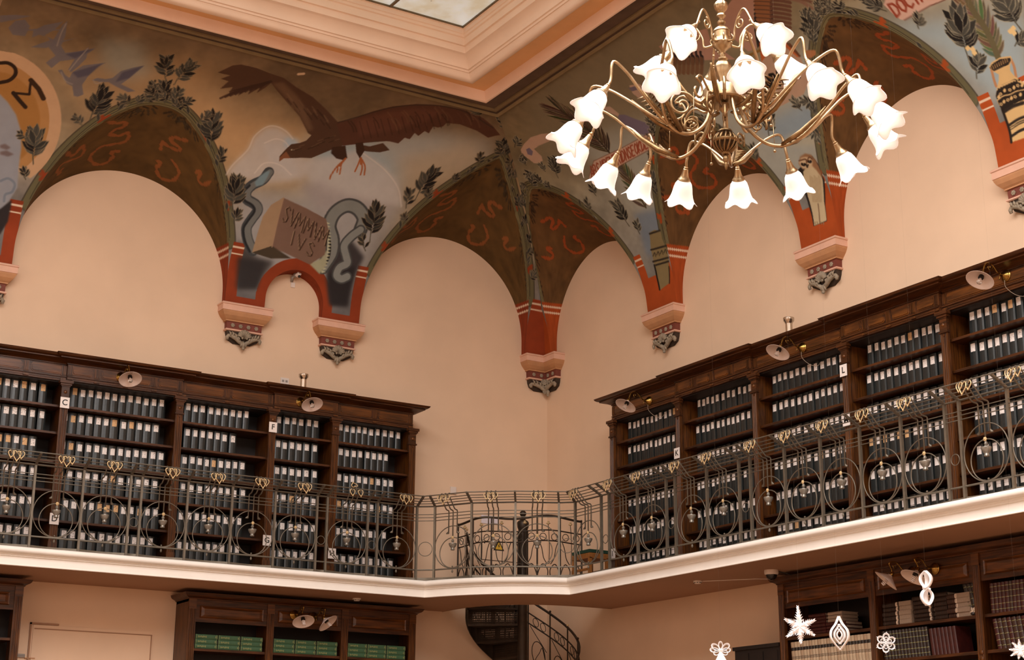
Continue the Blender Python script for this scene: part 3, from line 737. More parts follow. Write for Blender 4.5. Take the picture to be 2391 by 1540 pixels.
["g","L",6,0.8,0,[[-7389,1903],[-7527,2000]]],
["g","L",16,1.3,0,[[-7861,1298],[-7931,1705]]],
["g","L",5,0.9,0,[[-7997,1591],[-8093,1641]]],
["g","L",6,0.9,0,[[-7909,1093],[-7953,1216]]],
["g","L",12,1.1,0,[[-6580,2707],[-6716,3100]]],
["g","L",13,1.1,0,[[-6483,2712],[-6363,3110]]],
["g","L",12,1.1,0,[[-6483,2384],[-6617,2738]]],
["g","L",5,0.9,0,[[-6826,2306],[-6814,2439]]],
["g","L",6,0.9,0,[[-6742,2408],[-6723,2544]]],
["g","L",6,0.9,0,[[-6682,2555],[-6741,2683]]],
["g","L",9,1.0,0,[[-6410,2383],[-6381,2678]]],
["g","L",6,0.9,0,[[-6315,2316],[-6372,2515]]],
["g","L",16,1.2,0,[[-5735,1942],[-5892,2455]]],
["g","L",7,1.0,0,[[-5607,1767],[-5584,1976]]],
["g","L",14,1.2,0,[[-5276,1240],[-5300,1669]]],
["g","L",6,1.0,0,[[-6604,2535],[-6756,2617]]],
["g","L",12,1.2,0,[[-5240,1197],[-5285,1666]]],
["g","L",6,1.1,0,[[-5182,1060],[-5162,1213]]],
["g","L",7,1.1,0,[[-2842,1741],[-2861,1988]]],
["g","L",14,1.25,0,[[-2753,1872],[-2636,2393]]],
["g","L",15,1.25,0,[[-3218,1165],[-3261,1704]]],
["g","L",5,1.1,0,[[-3247,1040],[-3335,1215]]],
["g","L",8,1.1,0,[[-2066,2269],[-2053,2534]]],
["g","L",11,1.2,0,[[-1935,2396],[-1791,2713]]],
["g","L",9,1.1,0,[[-1541,2434],[-1632,2667]]],
["g","L",11,1.2,0,[[-1684,2770],[-1922,3069]]],
["g","L",7,1.0,0,[[-1936,3262],[-2098,3409]]],
["g","L",6,1.0,0,[[-1967,3269],[-1970,3417]]],
["g","L",6,1.0,0,[[-1677,3013],[-1686,3174]]],
["g","L",8,1.0,0,[[-2335,3477],[-2567,3477]]],
["g","L",8,1.0,0,[[-2282,3477],[-2046,3477]]],
["g","L",9,1.1,0,[[-1779,2514],[-1887,2694]]],
["g","L",9,1.1,0,[[-1532,2412],[-1621,2651]]],
["g","L",7,1.0,0,[[-1417,2257],[-1499,2387]]],
["g","L",9,1.1,0,[[-1148,2057],[-1221,2269]]],
["g","L",6,1.0,0,[[-973,1850],[-991,1988]]],
["g","L",4,1.2,0,[[-798,1585],[-808,1723]]],
["g","L",4,1.2,0,[[-546,1079],[-544,1197]]],
["g","L",9,1.1,0,[[-1571,2201],[-1734,2374]]],
["g","L",4,0.9,0,[[-1577,2717],[-1658,2774]]],
["p","R",[118,100,76],40,0.8,[[2938,3417],[5395,3407],[6629,3088],[5715,2202],[4022,1627],[2034,2239],[2127,2925]]],
["p","R",[146,136,120],40,0.9,[[2788,2611],[5594,2067],[7169,2146],[9739,1495],[9254,567],[8500,1248],[7931,2242],[7056,1631],[6259,840],[3442,833],[3033,1335]]],
["p","R",[140,144,140],24,0.8,[[8041,1967],[9650,1344],[9290,647],[8953,776],[8821,971],[8622,1448]]],
["p","R",[120,126,128],20,0.8,[[5697,1606],[6743,1592],[6623,1089],[6116,1219]]],
["p","R",[104,108,114],12,0.8,[[3033,1335],[4042,1187],[3673,762],[2913,746]]],
["p","R",[172,134,110],0,1.0,[[1892,2869],[2042,2915],[2254,2946],[2471,2905],[2662,2830],[2671,2774],[2468,2759],[2247,2782],[2114,2777],[2127,2638],[2078,2573],[1970,2563],[1895,2606],[1864,2733],[1843,2808]]],
["p","R",[108,90,98],0,1.0,[[1984,2833],[2064,2828],[2061,2756],[1978,2713],[1930,2760]]],
["p","R",[110,94,100],0,1.0,[[2553,2503],[2690,2473],[2696,2366],[2549,2281],[2448,2353]]],
["p","R",[104,88,96],0,1.0,[[3871,2586],[3799,2490],[3811,2392],[3909,2279],[4008,2182],[4235,2160],[4212,2277],[4066,2425],[3973,2538]]],
["p","R",[168,132,110],0,1.0,[[3739,2783],[3868,2734],[3900,2587],[3855,2564],[3766,2680]]],
["p","R",[166,130,108],0,1.0,[[4406,2837],[4560,2787],[4599,2667],[4549,2599],[4435,2583],[4369,2651],[4354,2730]]],
["p","R",[104,88,94],0,1.0,[[4362,2815],[4473,2788],[4464,2734],[4375,2749]]],
["m","R",[62,46,32],0.05,[[3262,2214],[3251,2447],[3234,2632],[3156,2856],[3122,3041]],[0.34,0.36,0.36,0.34,0.34,0.36,0.4,0.44,0.46,0.44,0.4,0.34]],
["m","R",[84,70,48],0.045,[[3309,1345],[3301,1586],[3305,1826],[3296,1960]],[0.26,0.28,0.26,0.24,0.2]],
["p","R",[176,136,112],0,1.0,[[2633,2058],[2904,2214],[3528,2179],[4140,2171],[4209,2105],[4160,1985],[3528,1988],[2604,1987]]],
["k","R",[134,62,40],0.02,1.0,0,[[2655,2009],[2790,2175],[2727,2009]]],
["k","R",[134,62,40],0.02,1.0,0,[[2704,2072],[2750,2072]]],
["k","R",[134,62,40],0.02,1.0,0,[[2732,2009],[2829,2173],[2864,2164],[2854,2131],[2822,2099],[2781,2095]]],
["k","R",[134,62,40],0.02,1.0,0,[[2822,2099],[2819,2058],[2782,2016],[2732,2009]]],
["k","R",[134,62,40],0.02,1.0,0,[[2942,2150],[2932,2170],[2890,2139],[2884,2098],[2889,2066],[2858,2023],[2829,2010],[2821,2032]]],
["k","R",[134,62,40],0.02,1.0,0,[[3008,2168],[2932,2042],[2899,2010],[2893,2026]]],
["k","R",[134,62,40],0.02,1.0,0,[[2950,2010],[3041,2167]]],
["k","R",[134,62,40],0.02,1.0,0,[[2974,2011],[3065,2166],[3100,2157],[3091,2126],[3061,2096],[3020,2091]]],
["k","R",[134,62,40],0.02,1.0,0,[[3061,2096],[3059,2057],[3023,2017],[2974,2011]]],
["k","R",[134,62,40],0.02,1.0,0,[[3187,2162],[3138,2164],[3049,2011],[3100,2011]]],
["k","R",[134,62,40],0.02,1.0,0,[[3094,2090],[3134,2090]]],
["k","R",[134,62,40],0.02,1.0,0,[[3124,2011],[3211,2161],[3179,2012],[3265,2160]]],
["k","R",[134,62,40],0.02,1.0,0,[[3332,2158],[3283,2159],[3198,2012],[3248,2012]]],
["k","R",[134,62,40],0.02,1.0,0,[[3241,2088],[3280,2088]]],
["k","R",[134,62,40],0.02,1.0,0,[[3272,2012],[3355,2157],[3389,2148],[3382,2120],[3356,2091],[3312,2085]]],
["k","R",[134,62,40],0.02,1.0,0,[[3337,2084],[3326,2012]]],
["k","R",[134,62,40],0.02,1.0,0,[[3355,2013],[3436,2154]]],
["k","R",[134,62,40],0.02,1.0,0,[[3379,2013],[3459,2154],[3489,2138],[3476,2082],[3426,2027],[3379,2013]]],
["k","R",[134,62,40],0.02,1.0,0,[[3452,2013],[3530,2151],[3505,2013],[3583,2150]]],
["k","R",[134,62,40],0.02,1.0,0,[[3639,2132],[3627,2148],[3590,2122],[3589,2088],[3596,2061],[3571,2024],[3543,2014],[3534,2032]]],
["k","R",[134,62,40],0.02,1.0,0,[[3718,2145],[3671,2147],[3596,2014],[3644,2014]]],
["k","R",[134,62,40],0.02,1.0,0,[[3634,2083],[3672,2083]]],
["k","R",[134,62,40],0.02,1.0,0,[[3696,2014],[3690,2047],[3726,2112],[3769,2144],[3777,2111],[3741,2047],[3696,2014]]],
["k","R",[134,62,40],0.02,1.0,0,[[3739,2015],[3810,2143]]],
["k","R",[134,62,40],0.02,1.0,0,[[3857,2141],[3770,2072],[3786,2015]]],
["k","R",[134,62,40],0.02,1.0,0,[[3809,2015],[3879,2140],[3909,2127],[3900,2077],[3854,2028],[3809,2015]]],
["k","R",[134,62,40],0.02,1.0,0,[[3994,2137],[3948,2138],[3880,2015],[3927,2016]]],
["k","R",[134,62,40],0.02,1.0,0,[[3914,2079],[3952,2079]]],
["k","R",[134,62,40],0.02,1.0,0,[[4054,2120],[4042,2135],[4008,2112],[4009,2082],[4017,2057],[3994,2025],[3969,2016],[3959,2033]]],
["k","R",[134,62,40],0.02,1.0,0,[[4129,2115],[4116,2133],[4075,2104],[4043,2051],[4047,2016],[4085,2034]]],
["k","R",[134,62,40],0.02,1.0,0,[[4116,2017],[4108,2045],[4140,2103],[4179,2131],[4188,2102],[4157,2045],[4116,2017]]],
["k","R",[110,70,50],0.008,1.0,0,[[2633,2058],[2904,2214],[3528,2179],[4140,2171]]],
["k","R",[110,70,50],0.01,1.0,0,[[2604,1987],[3528,1988],[4160,1985]]],
["p","R",[160,116,96],1,1.0,[[6174,2870],[6369,2976],[6649,3060],[6733,3067],[6929,2946],[6749,2787],[6593,2617],[6445,2419],[6307,2435],[6262,2670]]],
["p","R",[160,116,96],1,1.0,[[5292,3063],[5621,3041],[6067,2931],[5951,2751],[6072,2433],[5657,2626],[5544,2768],[5407,2901],[5272,2946]]],
["p","R",[44,36,34],1,1.0,[[6911,2942],[7103,2831],[6927,2624],[6808,2532],[6455,2414],[6593,2617]]],
["k","R",[128,80,50],0.05,1,1,[[6911,2928],[7017,2861],[7086,2814]]],
["k","R",[96,62,46],0.045,1,1,[[7086,2814],[7187,2741],[7261,2677]]],
["k","R",[160,116,96],0.04,1,1,[[6842,2975],[6897,2936]]],
["k","R",[128,80,50],0.05,1,1,[[6875,2883],[6975,2820],[7041,2775]]],
["k","R",[96,62,46],0.045,1,1,[[7045,2773],[7147,2700],[7222,2637]]],
["k","R",[160,116,96],0.04,1,1,[[6797,2933],[6853,2895]]],
["k","R",[128,80,50],0.05,1,1,[[6839,2837],[6933,2779],[6996,2736]]],
["k","R",[96,62,46],0.045,1,1,[[7004,2732],[7108,2660],[7183,2596]]],
["k","R",[160,116,96],0.04,1,1,[[6753,2892],[6810,2853]]],
["k","R",[128,80,50],0.05,1,1,[[6804,2791],[6892,2737],[6952,2697]]],
["k","R",[96,62,46],0.045,1,1,[[6963,2691],[7068,2619],[7144,2556]]],
["k","R",[160,116,96],0.04,1,1,[[6709,2850],[6767,2812]]],
["k","R",[128,80,50],0.05,1,1,[[6770,2746],[6851,2696],[6908,2658]]],
["k","R",[96,62,46],0.045,1,1,[[6923,2650],[7029,2578],[7106,2515]]],
["k","R",[160,116,96],0.04,1,1,[[6666,2808],[6724,2770]]],
["k","R",[128,80,50],0.05,1,1,[[6736,2700],[6810,2655],[6863,2619]]],
["k","R",[96,62,46],0.045,1,1,[[6883,2609],[6990,2537],[7068,2474]]],
["k","R",[160,116,96],0.04,1,1,[[6623,2767],[6682,2729]]],
["k","R",[128,80,50],0.05,1,1,[[6702,2655],[6769,2614],[6819,2580]]],
["k","R",[96,62,46],0.045,1,1,[[6843,2568],[6951,2496],[7030,2433]]],
["k","R",[160,116,96],0.04,1,1,[[6580,2725],[6640,2687]]],
["k","R",[128,80,50],0.05,1,1,[[6669,2609],[6729,2573],[6775,2541]]],
["k","R",[96,62,46],0.045,1,1,[[6803,2526],[6912,2455],[6992,2393]]],
["k","R",[160,116,96],0.04,1,1,[[6538,2683],[6599,2646]]],
["k","R",[128,80,50],0.05,1,1,[[6636,2563],[6689,2531],[6732,2501]]],
["k","R",[96,62,46],0.045,1,1,[[6764,2485],[6873,2414],[6954,2351]]],
["k","R",[160,116,96],0.04,1,1,[[6496,2642],[6557,2604]]],
["k","R",[48,36,32],0.05,1,1,[[5397,2892],[5334,2821],[5270,2767]]],
["k","R",[104,70,48],0.05,0.9,1,[[5328,2825],[5220,2721],[5153,2669]]],
["k","R",[160,116,96],0.045,1.0,1,[[5445,2895],[5403,2858]]],
["k","R",[48,36,32],0.05,1,1,[[5451,2862],[5389,2792],[5327,2738]]],
["k","R",[104,70,48],0.05,0.9,1,[[5383,2795],[5277,2692],[5210,2640]]],
["k","R",[160,116,96],0.045,1.0,1,[[5498,2866],[5457,2829]]],
["k","R",[48,36,32],0.05,1,1,[[5505,2833],[5445,2763],[5383,2709]]],
["k","R",[104,70,48],0.05,0.9,1,[[5439,2766],[5333,2663],[5268,2612]]],
["k","R",[160,116,96],0.045,1.0,1,[[5553,2836],[5512,2800]]],
["k","R",[48,36,32],0.05,1,1,[[5560,2803],[5500,2734],[5439,2681]]],
["k","R",[104,70,48],0.05,0.9,1,[[5494,2737],[5390,2635],[5326,2583]]],
["k","R",[160,116,96],0.045,1.0,1,[[5607,2807],[5567,2771]]],
["k","R",[48,36,32],0.05,1,1,[[5614,2774],[5556,2705],[5496,2652]]],
["k","R",[104,70,48],0.05,0.9,1,[[5550,2709],[5447,2606],[5383,2555]]],
["k","R",[160,116,96],0.045,1.0,1,[[5661,2778],[5622,2742]]],
["k","R",[48,36,32],0.05,1,1,[[5669,2746],[5612,2677],[5552,2624]]],
["k","R",[104,70,48],0.05,0.9,1,[[5605,2680],[5504,2578],[5441,2527]]],
["k","R",[160,116,96],0.045,1.0,1,[[5716,2749],[5677,2713]]],
["k","R",[48,36,32],0.05,1,1,[[5723,2717],[5667,2648],[5608,2595]]],
["k","R",[104,70,48],0.05,0.9,1,[[5661,2652],[5561,2550],[5498,2499]]],
["k","R",[160,116,96],0.045,1.0,1,[[5770,2721],[5732,2685]]],
["k","R",[120,84,66],0.05,0.9,1,[[7288,2727],[7395,2617],[7458,2460]]],
["k","R",[100,66,50],0.04,0.9,1,[[7388,2684],[7488,2568],[7552,2472]]],
["p","R",[160,122,96],1,1.0,[[5859,2218],[6440,2272],[6786,2271],[6894,2081],[6820,1801],[6645,1689],[6289,1691],[5782,1718],[5797,1920],[5746,2093]]],
["p","R",[166,82,40],1,1.0,[[6523,2460],[6703,2429],[6852,2306],[6900,2083],[6850,2096],[6797,2271],[6596,2315],[6375,2254],[6429,2337]]],
["p","R",[92,56,36],1,1.0,[[6838,2304],[6885,2281],[6907,2084],[6874,2085]]],
["k","R",[120,84,40],0.03,1.0,0,[[6270,2394],[6467,2377],[6627,2349]]],
["k","R",[30,22,16],0.03,1.0,0,[[5796,1972],[5816,2125]]],
["k","R",[30,22,16],0.03,1.0,0,[[5926,2110],[5850,2120],[5830,1968],[5907,1958]]],
["k","R",[30,22,16],0.03,1.0,0,[[5839,2047],[5901,2039]]],
["k","R",[30,22,16],0.03,1.0,0,[[5960,2106],[6051,2093]]],
["k","R",[30,22,16],0.03,1.0,0,[[6006,2100],[5988,1948]]],
["k","R",[30,22,16],0.03,1.0,0,[[6052,1940],[6070,2091],[6129,2075],[6140,2043],[6118,2016],[6060,2019]]],
["k","R",[30,22,16],0.03,1.0,0,[[6118,2016],[6145,1974],[6121,1937],[6052,1940]]],
["k","R",[30,22,16],0.03,1.0,0,[[6161,1926],[6231,2070],[6267,1913]]],
["k","R",[30,22,16],0.03,1.0,0,[[6187,1981],[6253,1972]]],
["k","R",[30,22,16],0.032,1.0,0,[[6262,1920],[6354,2075]]],
["k","R",[30,22,16],0.032,1.0,0,[[6298,2079],[6318,1916]]],
["k","R",[30,22,16],0.032,1.0,0,[[6333,1914],[6369,2073],[6408,2062],[6413,2029],[6392,1994],[6350,1991]]],
["k","R",[30,22,16],0.032,1.0,0,[[6405,1909],[6475,2064],[6476,1903]]],
["k","R",[30,22,16],0.032,1.0,0,[[6431,1968],[6475,1964]]],
["k","R",[30,22,16],0.032,1.0,0,[[6476,1903],[6521,2060],[6526,1947],[6581,2055],[6556,1897]]],
["k","R",[30,22,16],0.032,1.0,0,[[6655,2049],[6606,2053],[6571,1896],[6621,1892]]],
["k","R",[30,22,16],0.032,1.0,0,[[6588,1978],[6628,1974]]],
["k","R",[30,22,16],0.032,1.0,0,[[6641,1890],[6675,2047],[6713,2036],[6717,2004],[6698,1969],[6657,1966]]],
["k","R",[30,22,16],0.032,1.0,0,[[6721,1884],[6754,2040]]],
["k","R",[30,22,16],0.026,1.0,0,[[5926,1988],[5918,1889],[5996,1884]]],
["k","R",[30,22,16],0.026,1.0,0,[[6062,1880],[6070,1978]]],
["k","R",[30,22,16],0.026,1.0,0,[[6194,1958],[6158,1972],[6119,1955],[6149,1928],[6187,1906],[6175,1881],[6137,1875],[6104,1891]]],
["p","R",[150,94,58],1,1.0,[[6982,2114],[7038,2108],[7126,2066],[7111,2020],[7028,2012],[6960,2025],[6960,2087]]],
["p","R",[184,140,118],0,1.0,[[8252,2134],[8345,2198],[9019,1873],[8742,1889],[8373,1885],[8335,1908],[8288,1997]]],
["k","R",[104,62,48],0.012,1.0,0,[[8937,1866],[8741,1888],[8373,1884]]],
["k","R",[132,56,36],0.026,1.0,0,[[8311,1951],[8298,2112],[8352,2098],[8383,2035],[8362,1969],[8311,1951]]],
["k","R",[132,56,36],0.026,1.0,0,[[8446,1957],[8409,1996],[8402,2075],[8433,2117],[8472,2078],[8479,1998],[8446,1957]]],
["k","R",[132,56,36],0.026,1.0,0,[[8568,2097],[8534,2120],[8501,2079],[8503,2007],[8540,1961],[8577,1987]]],
["k","R",[132,56,36],0.026,1.0,0,[[8582,2122],[8660,2125]]],
["k","R",[132,56,36],0.026,1.0,0,[[8621,2123],[8633,1965]]],
["k","R",[132,56,36],0.026,1.0,0,[[8688,1968],[8675,2125],[8727,2119],[8742,2088],[8731,2056],[8681,2046]]],
["k","R",[132,56,36],0.026,1.0,0,[[8713,2048],[8758,1971]]],
["k","R",[132,56,36],0.026,1.0,0,[[8792,1972],[8780,2129]]],
["k","R",[132,56,36],0.026,1.0,0,[[8820,1973],[8808,2130],[8890,1976],[8878,2132]]],
["m","R",[104,90,64],0.05,[[9178,1099],[9191,1279],[9188,1464],[9164,1627],[9174,1778]],[0.2,0.24,0.28,0.3,0.32,0.32,0.34,0.36]],
["k","R",[92,78,52],0.07,1.0,1,[[9178,1099],[9191,1279],[9188,1464],[9164,1627],[9174,1778]]],
["k","R",[164,108,70],0.03,1.0,1,[[9048,1019],[9028,929],[9019,841]]],
["k","R",[164,108,70],0.03,1.0,1,[[9307,1024],[9306,947],[9282,841]]],
["p","R",[190,146,94],0,1.0,[[9027,1047],[9085,1082],[9197,1089],[9323,1054],[9311,1010],[9262,965],[9246,920],[9262,862],[9317,789],[9334,731],[9235,341],[9205,227],[8981,243],[8988,354],[8980,559],[8959,683],[8971,756],[9017,816],[9075,884],[9102,938],[9048,999]]],
["p","R",[40,30,24],0,1.0,[[9033,1038],[9083,1063],[9188,1073],[9308,1039],[9302,1013],[9257,986],[9127,987],[9069,987]]],
["k","R",[140,100,60],0.012,1.0,1,[[9047,1010],[9052,1043]]],
["k","R",[140,100,60],0.012,1.0,1,[[9074,1011],[9079,1044]]],
["k","R",[140,100,60],0.012,1.0,1,[[9100,1012],[9106,1045]]],
["k","R",[140,100,60],0.012,1.0,1,[[9127,1013],[9132,1046]]],
["k","R",[140,100,60],0.012,1.0,1,[[9154,1014],[9159,1047]]],
["k","R",[140,100,60],0.012,1.0,1,[[9180,1015],[9186,1048]]],
["k","R",[140,100,60],0.012,1.0,1,[[9207,1016],[9212,1049]]],
["k","R",[140,100,60],0.012,1.0,1,[[9234,1017],[9239,1049]]],
["k","R",[140,100,60],0.012,1.0,1,[[9260,1017],[9265,1050]]],
["p","R",[36,26,20],0,1.0,[[8997,791],[9091,826],[9259,825],[9292,799],[9359,722],[9330,594],[9138,603],[8978,573],[8967,635],[8966,745]]],
["p","R",[190,146,94],0,1.0,[[9072,769],[9091,782],[9105,785],[9112,769],[9106,750],[9084,743],[9074,753]]],
["p","R",[190,146,94],0,1.0,[[9189,756],[9207,769],[9221,772],[9228,756],[9222,738],[9201,731],[9190,740]]],
["p","R",[190,146,94],0,1.0,[[9288,743],[9307,756],[9320,758],[9328,743],[9322,725],[9300,718],[9290,727]]],
["p","R",[190,146,94],0,1.0,[[9016,668],[9034,681],[9048,684],[9056,668],[9050,650],[9028,642],[9017,652]]],
["p","R",[190,146,94],0,1.0,[[9113,669],[9132,683],[9145,685],[9153,670],[9148,651],[9126,644],[9115,653]]],
["p","R",[190,146,94],0,1.0,[[9228,664],[9247,677],[9260,680],[9268,664],[9262,646],[9241,639],[9230,648]]],
["p","R",[190,146,94],0,1.0,[[8978,734],[8997,747],[9010,750],[9018,734],[9012,716],[8990,709],[8979,718]]],
["k","R",[190,146,94],0.014,1.0,1,[[9043,744],[9044,742]]],
["k","R",[190,146,94],0.014,1.0,1,[[9029,737],[9030,735]]],
["k","R",[190,146,94],0.014,1.0,1,[[9016,747],[9017,745]]],
["k","R",[190,146,94],0.014,1.0,1,[[9023,759],[9023,758]]],
["k","R",[190,146,94],0.014,1.0,1,[[9039,758],[9040,756]]],
["k","R",[190,146,94],0.014,1.0,1,[[9166,743],[9166,741]]],
["k","R",[190,146,94],0.014,1.0,1,[[9152,736],[9152,735]]],
["k","R",[190,146,94],0.014,1.0,1,[[9139,746],[9140,744]]],
["k","R",[190,146,94],0.014,1.0,1,[[9145,758],[9146,757]]],
["k","R",[190,146,94],0.014,1.0,1,[[9162,757],[9162,755]]],
["k","R",[190,146,94],0.014,1.0,1,[[9272,749],[9273,748]]],
["k","R",[190,146,94],0.014,1.0,1,[[9258,742],[9259,741]]],
["k","R",[190,146,94],0.014,1.0,1,[[9246,752],[9247,750]]],
["k","R",[190,146,94],0.014,1.0,1,[[9252,764],[9253,763]]],
["k","R",[190,146,94],0.014,1.0,1,[[9268,763],[9269,761]]],
["k","R",[190,146,94],0.014,1.0,1,[[9099,658],[9100,657]]],
["k","R",[190,146,94],0.014,1.0,1,[[9085,651],[9086,650]]],
["k","R",[190,146,94],0.014,1.0,1,[[9072,661],[9073,659]]],
["k","R",[190,146,94],0.014,1.0,1,[[9078,674],[9079,672]]],
["k","R",[190,146,94],0.014,1.0,1,[[9095,672],[9096,670]]],
["k","R",[190,146,94],0.014,1.0,1,[[9194,658],[9194,656]]],
["k","R",[190,146,94],0.014,1.0,1,[[9180,651],[9181,650]]],
["k","R",[190,146,94],0.014,1.0,1,[[9167,661],[9168,659]]],
["k","R",[190,146,94],0.014,1.0,1,[[9173,673],[9174,672]]],
["k","R",[190,146,94],0.014,1.0,1,[[9189,672],[9190,670]]],
["k","R",[190,146,94],0.014,1.0,1,[[9004,646],[9005,645]]],
["k","R",[190,146,94],0.014,1.0,1,[[8990,640],[8991,638]]],
["k","R",[190,146,94],0.014,1.0,1,[[8977,649],[8978,647]]],
["k","R",[190,146,94],0.014,1.0,1,[[8983,662],[8984,660]]],
["k","R",[190,146,94],0.014,1.0,1,[[9000,660],[9001,659]]],
["k","R",[190,146,94],0.012,1.0,1,[[8970,705],[9054,718],[9139,704],[9217,707],[9314,688]]],
["k","R",[190,146,94],0.02,1.0,1,[[9021,808],[9102,816],[9251,809],[9339,742]]],
["k","R",[36,26,20],0.02,1.0,1,[[9029,801],[9033,802]]],
["k","R",[36,26,20],0.02,1.0,1,[[9063,801],[9067,802]]],
["k","R",[36,26,20],0.02,1.0,1,[[9097,800],[9101,802]]],
["k","R",[36,26,20],0.02,1.0,1,[[9131,800],[9135,801]]],
["k","R",[36,26,20],0.02,1.0,1,[[9164,800],[9168,801]]],
["k","R",[36,26,20],0.02,1.0,1,[[9198,800],[9202,801]]],
["k","R",[36,26,20],0.02,1.0,1,[[9231,800],[9235,801]]],
["k","R",[36,26,20],0.02,1.0,1,[[9265,799],[9268,801]]],
["k","R",[36,26,20],0.02,1.0,1,[[9298,799],[9301,800]]],
["k","R",[40,30,24],0.03,1.0,1,[[8985,570],[9115,586],[9247,574]]],
["k","R",[40,30,24],0.01,1.0,1,[[8986,552],[9116,568],[9248,556]]],
["k","R",[40,30,24],0.028,1.0,1,[[9010,421],[9139,438],[9271,428]]],
["k","R",[40,30,24],0.01,1.0,1,[[9008,391],[9136,408],[9268,398]]],
["k","R",[40,30,24],0.01,1.0,1,[[9007,370],[9135,387],[9267,377]]],
["k","R",[40,30,24],0.03,1.0,1,[[8993,302],[9120,320],[9253,310]]],
["k","R",[34,24,18],0.03,1.0,1,[[8982,597],[8984,494],[8988,354],[8978,244]]],
["p","R",[120,98,64],0,1.0,[[3160,1027],[3272,1032],[3374,980],[3340,881],[3346,722],[3299,579],[3190,303],[2980,264],[2991,395],[3001,606],[3048,810],[3111,931]]],
["k","R",[46,36,26],0.025,1.0,0,[[3149,1010],[3367,992]]],
["k","R",[46,36,26],0.025,1.0,0,[[3048,810],[3364,775]]],
["k","R",[46,36,26],0.025,1.0,0,[[2999,656],[3317,622]]],
["k","R",[46,36,26],0.025,1.0,0,[[3028,598],[3297,576]]],
["k","R",[30,22,16],0.03,1.0,1,[[3001,606],[2978,437],[2977,274]]],
["k","R",[30,22,16],0.02,1.0,1,[[3272,509],[3199,301]]],
["k","R",[56,44,30],0.014,1.0,1,[[3040,723],[3097,756],[3089,703]]],
["k","R",[56,44,30],0.014,1.0,1,[[3116,717],[3173,749],[3165,696]]],
["k","R",[56,44,30],0.014,1.0,1,[[3192,710],[3249,743],[3241,690]]],
["k","R",[56,44,30],0.014,1.0,1,[[3268,703],[3324,736],[3316,683]]],
["p","R",[34,26,22],0,1.0,[[6042,936],[5996,620],[5990,244],[6218,240],[6245,417],[6360,688],[6367,899],[6331,1013]]],
["p","R",[172,144,108],1,1.0,[[6102,889],[6039,732],[6025,535],[6003,246],[6213,246],[6244,466],[6337,708],[6355,878],[6218,938]]],
["p","R",[126,84,54],2,1.0,[[6087,997],[6154,1063],[6246,1072],[6323,1029],[6357,941],[6363,787],[6343,719],[6302,846],[6269,908],[6114,910]]],
["p","R",[176,140,104],2,1.0,[[6101,1005],[6162,1048],[6232,1035],[6290,1002],[6301,948],[6260,892],[6183,893],[6109,931]]],
["k","R",[28,20,16],0.034,1.0,1,[[6134,974],[6157,958],[6171,959]]],
["k","R",[120,84,56],0.012,1.0,1,[[6152,968],[6154,966]]],
["k","R",[28,20,16],0.034,1.0,1,[[6240,975],[6262,960],[6276,960]]],
["k","R",[120,84,56],0.012,1.0,1,[[6257,969],[6259,967]]],
["k","R",[40,28,20],0.02,1.0,0,[[6192,954],[6191,916],[6218,938]]],
["k","R",[96,62,40],0.018,1.0,1,[[6113,1026],[6216,1009],[6209,967]]],
["k","R",[96,62,40],0.018,1.0,1,[[6212,972],[6279,1012],[6312,982]]],
["k","R",[140,108,76],0.012,0.6,1,[[6179,812],[6123,679],[6078,519]]],
["k","R",[140,108,76],0.012,0.6,1,[[6194,794],[6144,672],[6096,513]]],
["k","R",[140,108,76],0.012,0.6,1,[[6208,777],[6164,665],[6114,507]]],
["k","R",[140,108,76],0.012,0.6,1,[[6240,791],[6185,659],[6132,501]]],
["k","R",[140,108,76],0.012,0.6,1,[[6255,774],[6206,652],[6150,495]]],
["k","R",[140,108,76],0.012,0.6,1,[[6269,756],[6226,645],[6169,490]]],
["k","R",[140,108,76],0.012,0.6,1,[[6301,771],[6247,638],[6187,484]]],
["k","R",[140,108,76],0.012,0.6,1,[[6315,753],[6267,631],[6205,478]]],
["k","R",[110,80,56],0.016,1.0,1,[[6144,473],[6114,335],[6101,253]]],
["k","R",[120,96,70],0.012,1.0,1,[[6027,288],[6026,258]]],
["k","R",[120,96,70],0.012,1.0,1,[[6059,278],[6059,248]]],
["k","R",[120,96,70],0.012,1.0,1,[[6123,259],[6123,229]]],
["k","R",[120,96,70],0.012,1.0,1,[[6158,248],[6158,218]]],
["p","R",[160,140,112],10,0.8,[[6022,1306],[6173,1337],[6455,1275],[6562,1159],[6567,1056],[5994,1246]]],
["g","R",20,1.35,1,[[7167,2040],[7377,2440]]],
["g","R",8,1.1,1,[[8475,1735],[8546,1838]]],
["g","R",22,1.5,1,[[8845,1199],[8970,1694]]],
["g","R",8,1.3,1,[[8838,996],[8967,1180]]],
["g","R",20,1.5,1,[[9558,1243],[9519,1628]]],
["g","R",7,1.2,1,[[9414,1127],[9539,1159]]],
["g","R",6,1.0,1,[[7417,2139],[7464,2248]]],
["g","R",9,1.1,1,[[7428,2384],[7586,2460]]],
["g","R",8,1.1,1,[[7976,2335],[8109,2342]]],
["g","R",12,1.2,1,[[8236,2060],[8113,2247]]],
["g","R",9,1.1,1,[[2402,2366],[2262,2515]]],
["g","R",6,1.1,1,[[2969,1066],[3001,1219]]],
["g","R",13,1.2,1,[[2842,1219],[2805,1590]]],
["g","R",15,1.2,1,[[3571,1399],[3742,1680]]],
["g","R",7,1.1,1,[[2543,1791],[2562,1917]]],
["g","R",7,1.0,1,[[4227,1831],[3999,1939]]],
["g","R",12,1.1,1,[[4235,2036],[4389,2367]]],
["g","R",6,1.0,1,[[4306,1719],[4480,1755]]],
["g","R",16,1.1,1,[[5858,1448],[6010,1668]]],
["g","R",10,1.0,1,[[6499,1536],[6462,1675]]],
["g","R",9,1.0,1,[[6610,1234],[6686,1350]]],
